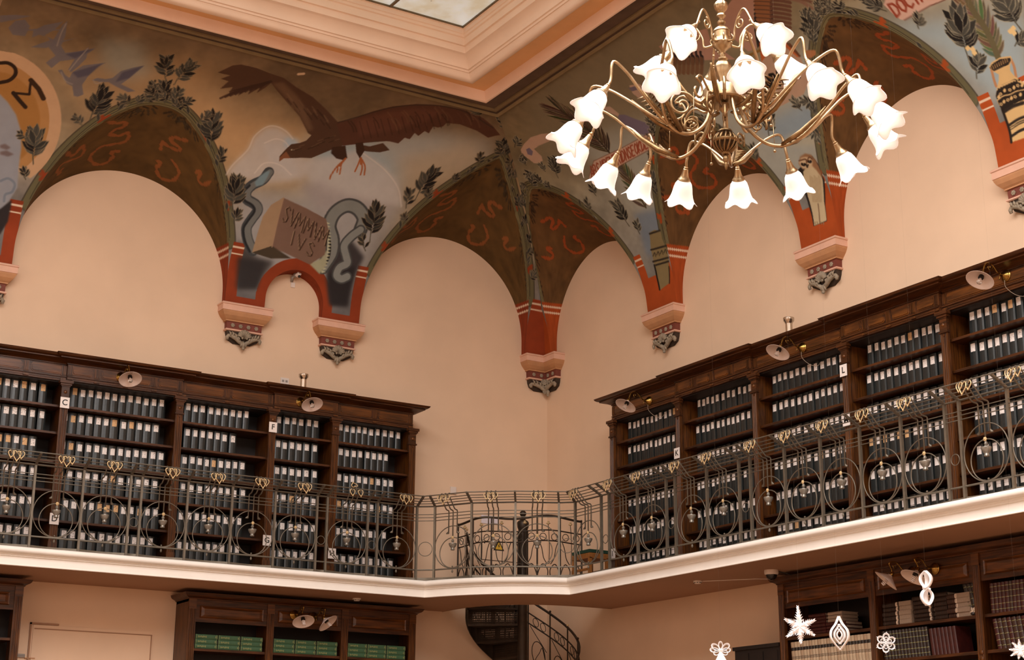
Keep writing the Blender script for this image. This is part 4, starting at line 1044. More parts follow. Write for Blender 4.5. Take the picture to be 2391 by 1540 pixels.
["g","R",10,1.0,1,[[6580,1426],[6729,1541]]],
["g","R",5,1.0,1,[[6463,1144],[6498,1165]]],
["g","R",6,1.0,1,[[1085,1835],[1131,1949]]],
["g","R",4,1.2,1,[[859,1546],[909,1690]]],
["g","R",4,1.2,1,[[578,1050],[615,1172]]],
["g","R",9,1.1,1,[[1211,2074],[1384,2258]]],
["g","R",6,1.0,1,[[1734,2639],[1752,2730]]],
["g","R",7,1.0,1,[[1767,2479],[1575,2513]]],
["g","R",7,1.0,1,[[1960,2421],[1990,2527]]],
["g","R",12,1.1,1,[[2086,2253],[2244,2523]]],
["g","R",5,1.0,1,[[1856,2808],[1794,2736]]],
["g","R",7,1.0,1,[[1843,2946],[2055,3015]]],
["g","R",9,1.0,1,[[1474,2292],[1704,2482]]],
["g","R",18,1.3,1,[[7237,2043],[7324,2467]]],
["g","R",10,1.1,1,[[7578,2301],[7654,2479]]],
["g","R",8,1.1,1,[[7616,2282],[7754,2378]]],
["k","R",[206,164,108],0.03,1.0,1,[[8957,1282],[8958,1281]]],
["k","R",[206,164,108],0.03,1.0,1,[[8935,1276],[8936,1275]]],
["k","R",[206,164,108],0.03,1.0,1,[[8928,1294],[8930,1294]]],
["k","R",[206,164,108],0.03,1.0,1,[[8951,1299],[8952,1299]]],
["k","R",[206,164,108],0.03,1.0,1,[[8910,1312],[8912,1312]]],
["k","R",[206,164,108],0.03,1.0,1,[[8888,1306],[8889,1306]]],
["k","R",[206,164,108],0.03,1.0,1,[[8882,1325],[8883,1324]]],
["k","R",[206,164,108],0.03,1.0,1,[[8904,1330],[8906,1329]]],
["k","R",[206,164,108],0.03,1.0,1,[[8957,1238],[8959,1238]]],
["k","R",[206,164,108],0.03,1.0,1,[[8936,1232],[8937,1232]]],
["k","R",[206,164,108],0.03,1.0,1,[[8929,1251],[8930,1250]]],
["k","R",[206,164,108],0.03,1.0,1,[[8951,1256],[8952,1255]]],
["k","R",[206,164,108],0.03,1.0,1,[[9496,1286],[9497,1286]]],
["k","R",[206,164,108],0.03,1.0,1,[[9475,1281],[9476,1280]]],
["k","R",[206,164,108],0.03,1.0,1,[[9469,1299],[9470,1298]]],
["k","R",[206,164,108],0.03,1.0,1,[[9490,1304],[9491,1303]]],
["k","R",[206,164,108],0.03,1.0,1,[[9452,1274],[9453,1273]]],
["k","R",[206,164,108],0.03,1.0,1,[[9431,1268],[9432,1267]]],
["k","R",[206,164,108],0.03,1.0,1,[[9425,1286],[9426,1286]]],
["k","R",[206,164,108],0.03,1.0,1,[[9446,1291],[9447,1290]]],
["k","R",[206,164,108],0.03,1.0,1,[[9482,1240],[9483,1239]]],
["k","R",[206,164,108],0.03,1.0,1,[[9461,1234],[9462,1234]]],
["k","R",[206,164,108],0.03,1.0,1,[[9455,1252],[9456,1252]]],
["k","R",[206,164,108],0.03,1.0,1,[[9476,1257],[9477,1257]]],
["k","L",[190,150,116],0.04,1.0,1,[[-5057,3324],[-4998,3351]]],
]
RIBBONS = [[[0.356,0.891],[0.386,0.782],[0.414,0.739],[0.416,0.664],[0.396,0.672],[0.386,0.605],[0.416,0.538],[0.434,0.571],[0.446,0.504],[0.441,0.429],[0.409,0.412],[0.376,0.42],[0.358,0.336],[0.361,0.235],[0.391,0.109],[0.419,0.118],[0.429,0.21],[0.419,0.294],[0.441,0.286]],[[0.241,0.933],[0.271,0.639],[0.296,0.538],[0.301,0.672],[0.321,0.513],[0.321,0.403],[0.293,0.429],[0.256,0.538],[0.241,0.496],[0.261,0.252],[0.263,0.361]],[[0.609,0.756],[0.591,0.697],[0.569,0.655],[0.566,0.588],[0.599,0.597],[0.596,0.546],[0.564,0.513],[0.546,0.529],[0.551,0.429]],[[0.556,0.269],[0.571,0.269],[0.569,0.168],[0.594,0.084],[0.627,0.151],[0.634,0.294],[0.619,0.353],[0.596,0.387]],[[0.672,0.504],[0.689,0.622],[0.692,0.479],[0.714,0.529],[0.729,0.731]]]

# ------------------------------------------------------------------ painting engine: numpy canvases laid out on the cove
PXM = .0065                                     # canvas pixel in metres
class Canvas:
    def __init__(s, u0, u1):
        s.u0 = u0; s.w = int((u1 - u0) / PXM) + 2; s.h = int(SMAX / PXM) + 2
        s.U, s.S = np.meshgrid(u0 + np.arange(s.w) * PXM, np.arange(s.h) * PXM)
        s.Z = z_of_o(o_of_s(s.S)); s.a = np.zeros((s.h, s.w, 3))
    def px(s, pts): return np.stack([(np.asarray(pts)[:, 0] - s.u0) / PXM, np.asarray(pts)[:, 1] / PXM], 1)
    def box(s, P, m):
        x0 = max(0, int(P[:, 0].min() - m)); x1 = min(s.w, int(P[:, 0].max() + m) + 2)
        y0 = max(0, int(P[:, 1].min() - m)); y1 = min(s.h, int(P[:, 1].max() + m) + 2)
        return x0, x1, y0, y1
    def blend(s, b, al, col):
        x0, x1, y0, y1 = b
        r = s.a[y0:y1, x0:x1]; r += (np.asarray(col) / 255.0 - r) * al[..., None]
    def poly(s, pts, col, soft=0, alpha=1.0):
        P = s.px(pts); m = 2 + soft * 1.2; b = s.box(P, m); x0, x1, y0, y1 = b
        if x1 <= x0 or y1 <= y0: return
        acc = np.zeros((y1 - y0, x1 - x0)); Q = np.roll(P, -1, 0)
        for dx, dy in ((.25, .25), (.75, .25), (.25, .75), (.75, .75)):
            X, Y = np.meshgrid(np.arange(x0, x1) + dx - .5, np.arange(y0, y1) + dy - .5)
            ins = np.zeros(X.shape, bool)
            for (ax, ay), (bx_, by) in zip(P, Q):
                if ay == by: continue
                ins ^= ((ay > Y) != (by > Y)) & (X < (bx_ - ax) * (Y - ay) / (by - ay) + ax)
            acc += ins * .25
        k = int(soft / 2)
        if k > 0:
            for _ in range(2):
                for ax in (0, 1):
                    c = np.cumsum(np.pad(acc, [(k + 1, k) if q == ax else (0, 0) for q in (0, 1)], mode='edge'), ax)
                    n_ = acc.shape[ax]
                    acc = (np.take(c, range(2 * k + 1, 2 * k + 1 + n_), ax) - np.take(c, range(0, n_), ax)) / (2 * k + 1)
        s.blend(b, acc * alpha, col)
    def stroke(s, pts, col, width, alpha=1.0, smooth=True):
        if smooth and len(pts) > 2: pts = [(p.x, p.y) for p in bez([(a, b_, 0) for a, b_ in pts], 5)]
        P = s.px(pts); hw = width / PXM / 2; b = s.box(P, hw + 2); x0, x1, y0, y1 = b
        if x1 <= x0 or y1 <= y0: return
        D = np.full((y1 - y0, x1 - x0), 1e9)
        for (ax, ay), (bx_, by) in zip(P[:-1], P[1:]):
            c0 = max(x0, int(min(ax, bx_) - hw - 2)); c1 = min(x1, int(max(ax, bx_) + hw + 3)); r0 = max(y0, int(min(ay, by) - hw - 2)); r1 = min(y1, int(max(ay, by) + hw + 3))
            if c1 <= c0 or r1 <= r0: continue
            X, Y = np.meshgrid(np.arange(c0, c1), np.arange(r0, r1))
            L2 = (bx_ - ax) ** 2 + (by - ay) ** 2 + 1e-9
            t_ = np.clip(((X - ax) * (bx_ - ax) + (Y - ay) * (by - ay)) / L2, 0, 1)
            d_ = np.hypot(X - ax - t_ * (bx_ - ax), Y - ay - t_ * (by - ay))
            sub = D[r0 - y0:r1 - y0, c0 - x0:c1 - x0]; np.minimum(sub, d_, out=sub)
        s.blend(b, np.clip(hw - D + .5, 0, 1) * alpha, col)
    def leaf(s, p, ang, ln, wd, col, edge=None):
        def out(k, ex):
            o_ = []
            for t_, q in ((0, 0), (.2, .6), (.45, 1), (.7, .78), (1, 0), (.7, -.78), (.45, -1), (.2, -.6)):
                l = t_ * (ln + ex) - ex * .3; w_ = q * (wd / 2 + ex * .8)
                o_.append((p[0] + l * math.cos(ang) - w_ * math.sin(ang), p[1] + l * math.sin(ang) + w_ * math.cos(ang)))
            return o_
        if edge is not None: s.poly(out(0, .012), edge, 0, .8)
        s.poly(out(0, 0), col)
        s.stroke([p, (p[0] + ln * .85 * math.cos(ang), p[1] + ln * .85 * math.sin(ang))], tuple(c * .7 for c in col), .006, .6)
    def sprig(s, a, b, n, w_, style, rr):
        ax, ay = a; bx_, by = b; L = math.hypot(bx_ - ax, by - ay); th = math.atan2(by - ay, bx_ - ax)
        edge = (150, 132, 104) if style else (128, 104, 76)
        s.stroke([a, ((ax + bx_) / 2 - .02 * math.sin(th), (ay + by) / 2 + .02 * math.cos(th)), b], (76, 66, 50), .014)
        ll = (.080 + .17 * L) * w_
        n = int(n * 1.35)
        for k in range(n):                       # lower leaves in pairs, the upper half opens as a fan
            f = k / max(1, n - 1)
            if f < .35:
                q = .30 + f; an = th + (1 if k % 2 else -1) * rr.uniform(.7, 1.0)
            else:
                q = .62 + .36 * ((k * 37) % 11) / 11; an = th + (2 * (((k * 29) % 13) / 12) - 1) * (1.15 - .55 * q) + rr.uniform(-.1, .1)
            p = (ax + (bx_ - ax) * q * .82, ay + (by - ay) * q * .82)
            ln = ll * rr.uniform(.8, 1.1)
            dark = rr.random() < .38
            s.leaf(p, an, ln, ln * .36, (30, 25, 22) if dark else (70, 63, 53) if rr.random() < .6 else (52, 47, 40), edge)
    def palm(s, stem, lens, col, wl, rr):
        P = [Vector((a, b_, 0)) for a, b_ in stem]; C_ = bez(P, 6); n = len(lens)
        for side_ in (1, -1):
            m_ = n * 2
            for k in range(m_):
                f = (k + .5) / m_; i = min(len(C_) - 2, int(f * (len(C_) - 1))); p = C_[i]; d_ = (C_[i + 1] - C_[i])
                th = math.atan2(d_.y, d_.x); L = lens[min(n - 1, int(f * n))]
                s.leaf((p.x, p.y), th + side_ * (.75 - .45 * f) + rr.uniform(-.06, .06), L, wl * rr.uniform(.8, 1.1), tuple(c * rr.uniform(.75, 1.1) for c in col), (136, 114, 86))
        s.stroke(stem, tuple(c * .9 for c in col), .03)
    def sample(s, u, v):
        x = np.clip((u - s.u0) / PXM, 0, s.w - 1.001); y = np.clip(v / PXM, 0, s.h - 1.001)
        i, j = x.astype(int), y.astype(int); fx, fy = (x - i)[..., None], (y - j)[..., None]
        A = s.a
        return np.clip((A[j, i] * (1 - fx) + A[j, i + 1] * fx) * (1 - fy) + (A[j + 1, i] * (1 - fx) + A[j + 1, i + 1] * fx) * fy, 0, 1)

def lumpy(shape, k, rr):
    """smooth random field"""
    n = rr.random((shape[0] // k + 3, shape[1] // k + 3))
    y = np.arange(shape[0]) / k; x = np.arange(shape[1]) / k; i = y.astype(int); j = x.astype(int)
    fy = (y - i)[:, None]; fx = (x - j)[None]; fy = fy * fy * (3 - 2 * fy); fx = fx * fx * (3 - 2 * fx)
    return (n[i][:, j] * (1 - fy) * (1 - fx) + n[i + 1][:, j] * fy * (1 - fx) + n[i][:, j + 1] * (1 - fy) * fx + n[i + 1][:, j + 1] * fy * fx)
RED = {'L': (128, 50, 24), 'R': (150, 62, 24)}
CVS = {}
for side in 'LR':
    cvs = CVS[side] = Canvas(*SPAN[side]); rr = random.Random(5)
    S_, U_ = cvs.S, cvs.U
    keys = [(0, (92, 84, 80)), (.9, (118, 104, 92)), (1.6, (140, 116, 88)), (2.3, (134, 106, 76)), (2.9, (112, 86, 60)), (SMAX, (98, 74, 52))] if side == 'L' else [(0, (96, 90, 84)), (.9, (124, 112, 98)), (1.7, (136, 122, 102)), (2.4, (124, 106, 80)), (3.0, (112, 92, 66)), (SMAX, (104, 84, 60))]
    for c in range(3): cvs.a[..., c] = np.interp(S_, [k[0] for k in keys], [k[1][c] for k in keys]) / 255
    f = (lumpy(S_.shape, 60, rng) + .5 * lumpy(S_.shape, 22, rng) + .3 * lumpy(S_.shape, 8, rng)) / 1.8 - .5
    cvs.a *= (1 + .42 * f)[..., None]
    def garland(a):
        """leafy bundle with bows following the groin of an arch"""
        us = a[0] - a[1] * np.cos(np.linspace(0.02, PI - .02, 60)); og, zg = groin(us, a); sg_ = s_of_o(og)
        path = [(u, v) for u, v, z in zip(us, sg_, zg) if z > 8.60]
        cvs.stroke(path, (52, 42, 28), .20, .75, False); cvs.stroke(path, (92, 80, 54), .165, 1, False)
        for off, col_ in ((-.03, (56, 48, 34)), (0, (122, 104, 66)), (.025, (60, 52, 38)), (.045, (112, 94, 60)), (.062, (50, 42, 30))):
            cvs.stroke([(u + off * (1 if u < a[0] else -1) * 0, v + off) for u, v in path], col_, .010, .9, False)
        n = len(path)
        for q in (.10, .30, .70, .90):
            u, v = path[int(q * (n - 1))]
            cvs.stroke([(u - .05, v - .05), (u + .05, v + .06)], RED[side], .045, .9); cvs.stroke([(u + .05, v - .05), (u - .05, v + .06)], RED[side], .035, .9); cvs.stroke([(u - .06, v + .015), (u + .06, v + .02)], RED[side], .05, .8)
        return path
    for op in [o for o in FRESCO if o[0] == 'p' and o[1] == side and o[3] >= 10]:
        cvs.poly([(a * .001, b * .001) for a, b in op[5]], op[2], op[3], op[4])
    gar = [garland(a) for a in ARCH[side] if a[1] > 1]
    # corner garlands and the blue strip between them
    if side == 'L': cvs.poly([(-.30, .75), (-.02, .75), (-.02, 1.2), (-.75, 2.0), (-1.0, 2.1), (-.55, 1.4)], (70, 72, 82), 8, .9)
    else: cvs.poly([(.30, .75), (.02, .75), (.02, 1.2), (.75, 2.0), (1.0, 2.1), (.55, 1.4)], (70, 72, 82), 8, .9)
    # terracotta bands round the feet of the piers
    red = np.zeros(S_.shape, bool); top = 8.63
    piers = {'L': [(-8.75, -7.89), (-5.11, -4.55), (-3.71, -3.15), (-.45, 0)], 'R': [(0, .26), (2.66, 3.29), (5.73, 6.36), (8.76, 9.40)]}[side]
    for p0, p1 in piers:
        inp = (U_ >= p0 - .012) & (U_ <= p1 + .012) & (cvs.Z < top)
        if abs(p0) < .01 or abs(p1) < .01: red |= inp
        elif side == 'L':
            red |= inp & (((U_ < p0 + .15) & (p0 != -3.71) & (p0 != -8.75)) | ((U_ > p1 - .15) & (p0 != -5.11)) | (cvs.Z < 7.96))
        else: red |= inp & ((U_ < p0 + .14) | (U_ > p1 - .15) | (cvs.Z < 8.32))
    if side == 'L':
        d_ = np.hypot(U_ + 4.13, cvs.Z - 8.02)
        red |= (d_ < .56) & (cvs.Z < 8.7) | ((np.abs(U_ + 4.13) < .56) & (cvs.Z < 8.02))
    rc = np.array(RED[side]) / 255
    tone = (1 + .22 * f)[..., None]
    cvs.a = np.where(red[..., None], rc * tone, cvs.a)
    for z0 in (8.575, 8.495):
        ln = red & (np.abs(cvs.Z - z0) < .011)
        for p0, p1 in piers:
            ed = (U_ >= p0 - .012) & (U_ <= p1 + .012)
            cvs.a = np.where((ln & ed)[..., None], np.array([.78, .64, .52]), cvs.a)
    for op in FRESCO:
        if op[1] != side: continue
        if op[0] == 'p' and op[3] < 10: cvs.poly([(a * .001, b * .001) for a, b in op[5]], op[2], op[3], op[4])
        elif op[0] == 'k': cvs.stroke([(a * .001, b * .001) for a, b in op[6]], op[2], op[3], op[4], bool(op[5]))
        elif op[0] == 'g': cvs.sprig(*[(a * .001, b * .001) for a, b in op[5]], op[2], op[3], op[4], rr)
        elif op[0] == 'm': cvs.palm([(a * .001, b * .001) for a, b in op[4]], op[5], op[2], op[3], rr)
    # leaves along the garlands, thickest at the crowns and towards the room corner
    for path in gar:
        n = len(path); pk = max(range(n), key=lambda q: path[q][1])
        for k in range(2, n - 2, 2):
            u, v = path[k]; near = abs(k - pk) < n * .16 or abs(u) < 1.5
            if rr.random() < (.75 if near else .16):
                th = PI / 2 + rr.uniform(-1.2, 1.2); L = rr.uniform(.10, .22)
                cvs.sprig((u, v + .03), (u + L * math.cos(th), v + .03 + L * math.sin(th)), 6, .9, 1 if side == 'R' else 0, rr)
        for k in range(4, len(path) - 4, 3):
            if rr.random() < .55:
                u, v = path[k]; th = PI / 2 + rr.uniform(-.9, .9)
                cvs.leaf((u, v + .03), th, rr.uniform(.09, .13), .04, (56, 50, 42), (122, 102, 76))
    cvs.a *= FRESCO_GAIN
LCV = None
def lunette_canvas():
    """ribbons on the dark lunette ground, in (t, v)"""
    w_, h_ = 700, 260
    A = np.zeros((h_, w_, 4))
    def draw(pts, col, wd):
        P = [(p.x, p.y) for p in bez([(a, b, 0) for a, b in pts], 6)]; X, Y = np.meshgrid(np.arange(w_) / w_ * 4.2, np.arange(h_) / h_ * 1.3)
        D = np.full(X.shape, 1e9); n = len(P)
        for i, (p, q) in enumerate(zip(P[:-1], P[1:])):
            ax, ay, bx_, by = p[0] * 4.2, p[1] * 1.3, q[0] * 4.2, q[1] * 1.3
            t_ = np.clip(((X - ax) * (bx_ - ax) + (Y - ay) * (by - ay)) / ((bx_ - ax) ** 2 + (by - ay) ** 2 + 1e-9), 0, 1)
            d_ = np.hypot(X - ax - t_ * (bx_ - ax), Y - ay - t_ * (by - ay)) - wd * (.35 + .65 * abs(math.sin(i * .55)))
            np.minimum(D, d_, out=D)
        al = np.clip(.5 - D / .006, 0, 1)
        A[..., :3] = A[..., :3] * (1 - al[..., None]) + np.array(col) / 255 * al[..., None]; A[..., 3] = np.maximum(A[..., 3], al)
    for r_ in RIBBONS: draw(r_, (148, 78, 40), .030)
    r2 = random.Random(3)
    for t0, v0, dt in ((.17, .97, .02), (.27, .97, -.015), (.40, .98, .02), (.47, .98, -.02), (.53, .98, .02), (.60, .98, -.01), (.74, .97, .01), (.86, .96, -.02)):
        for k in range(7):
            a = -PI / 2 + (k - 3) * .32 + r2.uniform(-.1, .1); l = r2.uniform(.16, .24)
            p0 = (t0, v0); p1 = (t0 + dt + l * .5 * math.cos(a) / 4.2, v0 + l * .5 * math.sin(a) / 1.3); p2_ = (t0 + dt + l * math.cos(a) / 4.2, v0 + l * math.sin(a) / 1.3)
            pm = ((p1[0] + p2_[0]) / 2, (p1[1] + p2_[1]) / 2)
            draw([p1, pm, p2_], (44, 38, 30) if k % 3 else (26, 22, 18), .014)
    return A
LCV = lunette_canvas()
LNO = lumpy((140, 400), 18, rng) + .5 * lumpy((140, 400), 6, rng)
def lun(side, i, U, O, Z, t, v):
    a = ARCH[side][i]
    base = np.array({'L': (82, 56, 28), 'R': (88, 58, 31)}[side]) / 255
    n_ = LNO[np.clip((v * 139).astype(int), 0, 139), np.clip((t * 399).astype(int), 0, 399)] / 1.5 - .5
    c = base * (1 + .35 * n_)[..., None]
    red = np.array(RED[side]) / 255 * .95 * (1 + .2 * n_)[..., None]
    if a[1] > 1:
        tt = t if (side == 'L' or i == 1) else 1 - t
        X = np.clip((tt * 699).astype(int), 0, 699); Y = np.clip((v * 259).astype(int), 0, 259)
        rb = LCV[Y, X]; al = (rb[..., 3] * (.62 if side == 'L' else .72))[..., None]
        rc = rb[..., :3] * (np.array([1, 1, 1]) if side == 'L' else np.array([1.05, .82, .7]))
        c = c * (1 - al) + rc * al
        # stalk bundle along the groin
        og = np.broadcast_to(O[-1], O.shape); d_ = og - O
        g = (d_ < .055) & (Z > 8.6)
        st = np.where(((d_ * 190).astype(int) % 3 == 0)[..., None], np.array([.27, .23, .16]), np.array([.42, .36, .24]))
        c = np.where(g[..., None], st, c)
        low = (Z < 8.61) & ((t < .25) | (t > .75))
        c = np.where(low[..., None], red, c)
        for z0 in (8.555, 8.475): c = np.where((low & (np.abs(Z - z0) < .011))[..., None], np.array([.78, .64, .52]), c)
    else: c = red
    return c * FRESCO_GAIN
vault('L', CVS['L'].sample, lun)
vault('R', CVS['R'].sample, lun)

# ------------------------------------------------------------------ wood and paper
M_WOODV = mat('walnut_upright', (96, 54, 19), .36, col2=(54, 28, 9), scale=5, stretch=(9, 9, .7), bump=.08, spec=.4)
M_WOODH = mat('walnut_board', (84, 45, 16), .36, col2=(46, 23, 8), scale=5, stretch=(.7, 9, 9), bump=.08, spec=.4)
M_WOODP = mat('walnut_panel', (106, 60, 21), .32, col2=(62, 33, 11), scale=4, stretch=(.8, 6, 8), bump=.05, spec=.45)
M_WOODD = mat('walnut_dark_back', (26, 14, 8), .6, var=.2, scale=5, stretch=(6, 6, 1))
M_BIND = mat('binder_cloth', (33, 37, 37), .34, var=.12, scale=30, bump=.05, spec=.55)
def label_mat(name, paper, ink):
    """paper label with a few handwritten lines"""
    m = bpy.data.materials.new(name); m.use_nodes = True
    nt = m.node_tree; b = nt.nodes['Principled BSDF']; b.inputs['Roughness'].default_value = .7
    tc = nt.nodes.new('ShaderNodeTexCoord'); inf = nt.nodes.new('ShaderNodeObjectInfo')
    ad = nt.nodes.new('ShaderNodeVectorMath'); ad.operation = 'ADD'
    nt.links.new(tc.outputs['Object'], ad.inputs[0]); nt.links.new(inf.outputs['Random'], ad.inputs[1])
    mp = nt.nodes.new('ShaderNodeMapping'); mp.inputs['Scale'].default_value = (55, 1, 120)
    nt.links.new(ad.outputs[0], mp.inputs[0])
    nz = nt.nodes.new('ShaderNodeTexNoise'); nz.inputs['Scale'].default_value = 1.0; nz.inputs['Detail'].default_value = 2
    nt.links.new(mp.outputs[0], nz.inputs[0])
    r = nt.nodes.new('ShaderNodeMapRange'); r.inputs[1].default_value = .60; r.inputs[2].default_value = .68
    nt.links.new(nz.outputs['Fac'], r.inputs[0])
    mx = nt.nodes.new('ShaderNodeMix'); mx.data_type = 'RGBA'
    mx.inputs[6].default_value = (*srgb(paper), 1); mx.inputs[7].default_value = (*srgb(ink), 1)
    nt.links.new(r.outputs[0], mx.inputs[0]); nt.links.new(mx.outputs[2], b.inputs['Base Color'])
    return m
M_LABW = label_mat('label_paper_white', (236, 226, 220), (120, 105, 98))
M_LABT = label_mat('label_paper_tan', (214, 170, 122), (120, 88, 60))

GZ = Z_GAL                      # gallery floor
SHELF = [6.115, 5.785, 5.440, 5.090, 4.735, 4.375]
def octagon(x0, x1, z0, z1, c): return [(x0 + c, z0), (x1 - c, z0), (x1, z0 + c), (x1, z1 - c), (x1 - c, z1), (x0 + c, z1), (x0, z1 - c), (x0, z0 + c)]
def pilaster(parent, x, yf, zb, zt, w=.095):
    """fluted strip with plinth block, collar, bossed block and capital"""
    h = w / 2
    out = [(x - h, yf + .03), (x - h, yf)]
    for gx in (-.026, 0, .026): out += [(x + gx - .009, yf), (x + gx - .005, yf + .006), (x + gx + .005, yf + .006), (x + gx + .009, yf)]
    out += [(x + h, yf), (x + h, yf + .03)]
    s = MB().prism([(a, b) for a, b in out], zb, zt - .22, 'z')
    s.box(x - h - .006, x + h + .006, yf - .006, yf + .03, zb, zb + .12)
    p = s.build('pilaster', M_WOODV, parent)
    c = MB()
    c.box(x - h - .012, x + h + .012, yf - .014, yf + .03, zt - .225, zt - .205)
    c.box(x - h, x + h, yf - .004, yf + .03, zt - .205, zt - .075)
    c.box(x - h - .008, x + h + .008, yf - .010, yf + .03, zt - .075, zt - .06)
    c.box(x - h - .02, x + h + .02, yf - .022, yf + .03, zt - .06, zt - .035)
    c.box(x - h - .034, x + h + .034, yf - .036, yf + .03, zt - .035, zt)
    cap = c.build('capital', M_WOODH, p)
    MB().sphere((x, yf - .004, zt - .14), .022, 10, 6, (1, .7, 1)).build('boss', M_WOODP, p, True)
    MB().prism([(x - .02, zt - .235), (x + .02, zt - .235), (x, zt - .262)], yf - .004, yf + .004).build('drop', M_WOODH, p)
    return p
def crown(parent, x0, x1, yf, z0, endl, endr):
    """stepped cornice with returned ends"""
    prof = [(0, z0), (.012, z0), (.012, z0 + .012), (.03, z0 + .02), (.05, z0 + .034), (.10, z0 + .046), (.125, z0 + .05), (.125, z0 + .062), (.15, z0 + .068), (.17, z0 + .082), (.175, z0 + .095), (.18, z0 + .10)]
    R = []
    for d, z in prof:
        dl = d if endl else 0; dr = d if endr else 0
        R.append([(x0 - dl, 0, z), (x0 - dl, yf - d, z), (x1 + dr, yf - d, z), (x1 + dr, 0, z)])
    return MB().rings(R, closed=True, caps=True).build('cornice', M_WOODH, parent, SM)
def entablature(parent, x0, x1, yf, npan, endl, endr, trig_ends=(True, True)):
    zb = 6.405
    a = MB().box(x0, x1, yf, -.02, zb, zb + .02).box(x0, x1, yf - .006, -.02, zb + .02, zb + .045).box(x0, x1, yf - .02, -.02, zb + .045, zb + .056)
    a.build('architrave', M_WOODH, parent)
    f = MB().box(x0, x1, yf, -.02, zb + .056, zb + .20)
    fr = f.build('frieze', M_WOODH, parent)
    zp0, zp1 = zb + .075, zb + .18
    edges = np.linspace(x0, x1, npan + 1)
    for i, e in enumerate(edges):
        if (i == 0 and not trig_ends[0]) or (i == npan and not trig_ends[1]): continue
        t = MB(); e = min(max(e, x0 + .035), x1 - .035)
        t.box(e - .034, e + .034, yf - .008, yf, zp0 - .01, zp1 + .01)
        for k in (-.02, 0, .02): t.box(e + k - .006, e + k + .006, yf - .016, yf - .008, zp0, zp1)
        t.box(e - .034, e + .034, yf - .016, yf, zb + .01, zb + .032)
        t.build('triglyph', M_WOODV, fr)
    for i in range(npan):
        p0, p1 = edges[i] + .055, edges[i + 1] - .055
        if p1 - p0 < .06: continue
        MB().prism(octagon(p0, p1, zp0, zp1, .02), yf - .006, yf).prism(octagon(p0 + .012, p1 - .012, zp0 + .012, zp1 - .012, .016), yf - .014, yf - .006).build('frieze_panel', M_WOODP, fr)
    crown(parent, x0, x1, yf, zb + .20, endl, endr)

def gallery_bay(side, u0, u1, proj, npan, label, first=False, last=False, endl=False, endr=False):
    """one bay of the gallery bookcase between pilaster centres u0 and u1"""
    yf = -.55 if proj else -.50
    t = thing('gallery_bookcase', label, 'bookcase', W3(side, (u0 + u1) / 2, .0, GZ), ROT[side])
    hw = (u1 - u0) / 2
    sub = bpy.data.objects.new
    zl = lambda z: z - GZ
    # everything below is written in gallery heights, then lowered onto the empty
    root = t
    MB().box(-hw, hw, -.035, -.012, GZ + .02, 6.41).build('back_panel', M_WOODD, root)
    for x, own in ((-hw, True), (hw, True)):
        s = -1 if x < 0 else 1
        MB().box(x - .0165 if s > 0 else x, x if s > 0 else x + .0165, -.47, -.036, GZ, 6.41).build('side_panel', M_WOODV, root)
    for z in SHELF:
        MB().box(-hw + .018, hw - .018, -.455, -.036, z - .026, z).build('shelf', M_WOODH, root)
    MB().box(-hw + .018, hw - .018, yf + .03, -.036, 6.39, 6.405).build('top_board', M_WOODD, root)
    MB().box(-hw, hw, yf, -.47, GZ, 4.345).box(-hw, hw, yf - .012, -.47, GZ, 4.31).build('plinth', M_WOODH, root)
    xs = [-hw] if not last else [-hw, hw]
    for x in xs: pilaster(root, x, -.515 if not proj else -.53, 4.345, 6.405)
    entablature(root, -hw, hw, yf, npan, endl, endr)
    for c in root.children_recursive: c.location.z = 0
    for c in root.children: c.location.z = -GZ
    return t
UL = [-8.662, -7.217, -5.772, -4.528, -3.630, -2.486]
URr = [2.370, 3.813, 5.260, 6.800, 8.240, 9.690]
LB = ['walnut gallery bookcase bay at the left picture edge, left of the C sign', 'walnut gallery bookcase bay right of the C sign, with a projecting cornice and a lamp',
      'walnut gallery bookcase bay left of the F sign, without a lamp', 'narrow walnut gallery bookcase bay right of the F sign, steel uplight on top',
      'walnut gallery bookcase bay ending the left row beside the bare corner wall']
RB = ['walnut gallery bookcase bay starting the right row beside the bare corner wall, with a lamp', 'walnut gallery bookcase bay right of the K sign with four small frieze panels',
      'walnut gallery bookcase bay left of the L sign, steel uplight on top', 'walnut gallery bookcase bay right of the L sign with four small frieze panels',
      'walnut gallery bookcase bay at the right picture edge, with a lamp']
PJL = [False, True, False, True, False]; NPL = [3, 4, 2, 1, 2]
PJR = [False, True, False, True, False]; NPR = [1, 4, 1, 4, 1]
for i in range(5):
    gallery_bay('L', UL[i], UL[i + 1], PJL[i], NPL[i], LB[i], last=(i == 4), endl=PJL[i], endr=PJL[i] or i == 4)
    gallery_bay('R', URr[i], URr[i + 1], PJR[i], NPR[i], RB[i], last=(i == 4), endl=PJR[i] or i == 0, endr=PJR[i])

# ------------------------------------------------------------------ archive binders
def binder_meshes(w, h=.286, d=.27):
    hw = w / 2
    sec = [(-hw, d), (-hw, .010), (-hw * .6, .003), (0, 0), (hw * .6, .003), (hw, .010), (hw, d)]
    body = MB().prism(sec, 0, h, 'z').mesh('binder_body')
    body.materials.append(M_BIND)
    lw = .85
    a = [(x * lw, y - .0016) for x, y in sec[1:6]]
    lab = MB().rings([[(x, y, z) for x, y in a] for z in (0, .084)], closed=False, caps=False)
    lw_ = lab.mesh('spine_label', False, False); lt_ = lab.mesh('spine_label', False, False)
    lw_.materials.append(M_LABW); lt_.materials.append(M_LABT)
    return body, lw_, lt_
BW = {w: binder_meshes(w) for w in (.078, .086, .094, .102)}
stuffV = MB(); stuffI = []
def add_stuff(me, M, mi):
    k = stuffV.n
    stuffV.add([M @ v.co for v in me.vertices], [tuple(p.vertices) for p in me.polygons]); stuffI.extend([mi] * len(me.polygons))
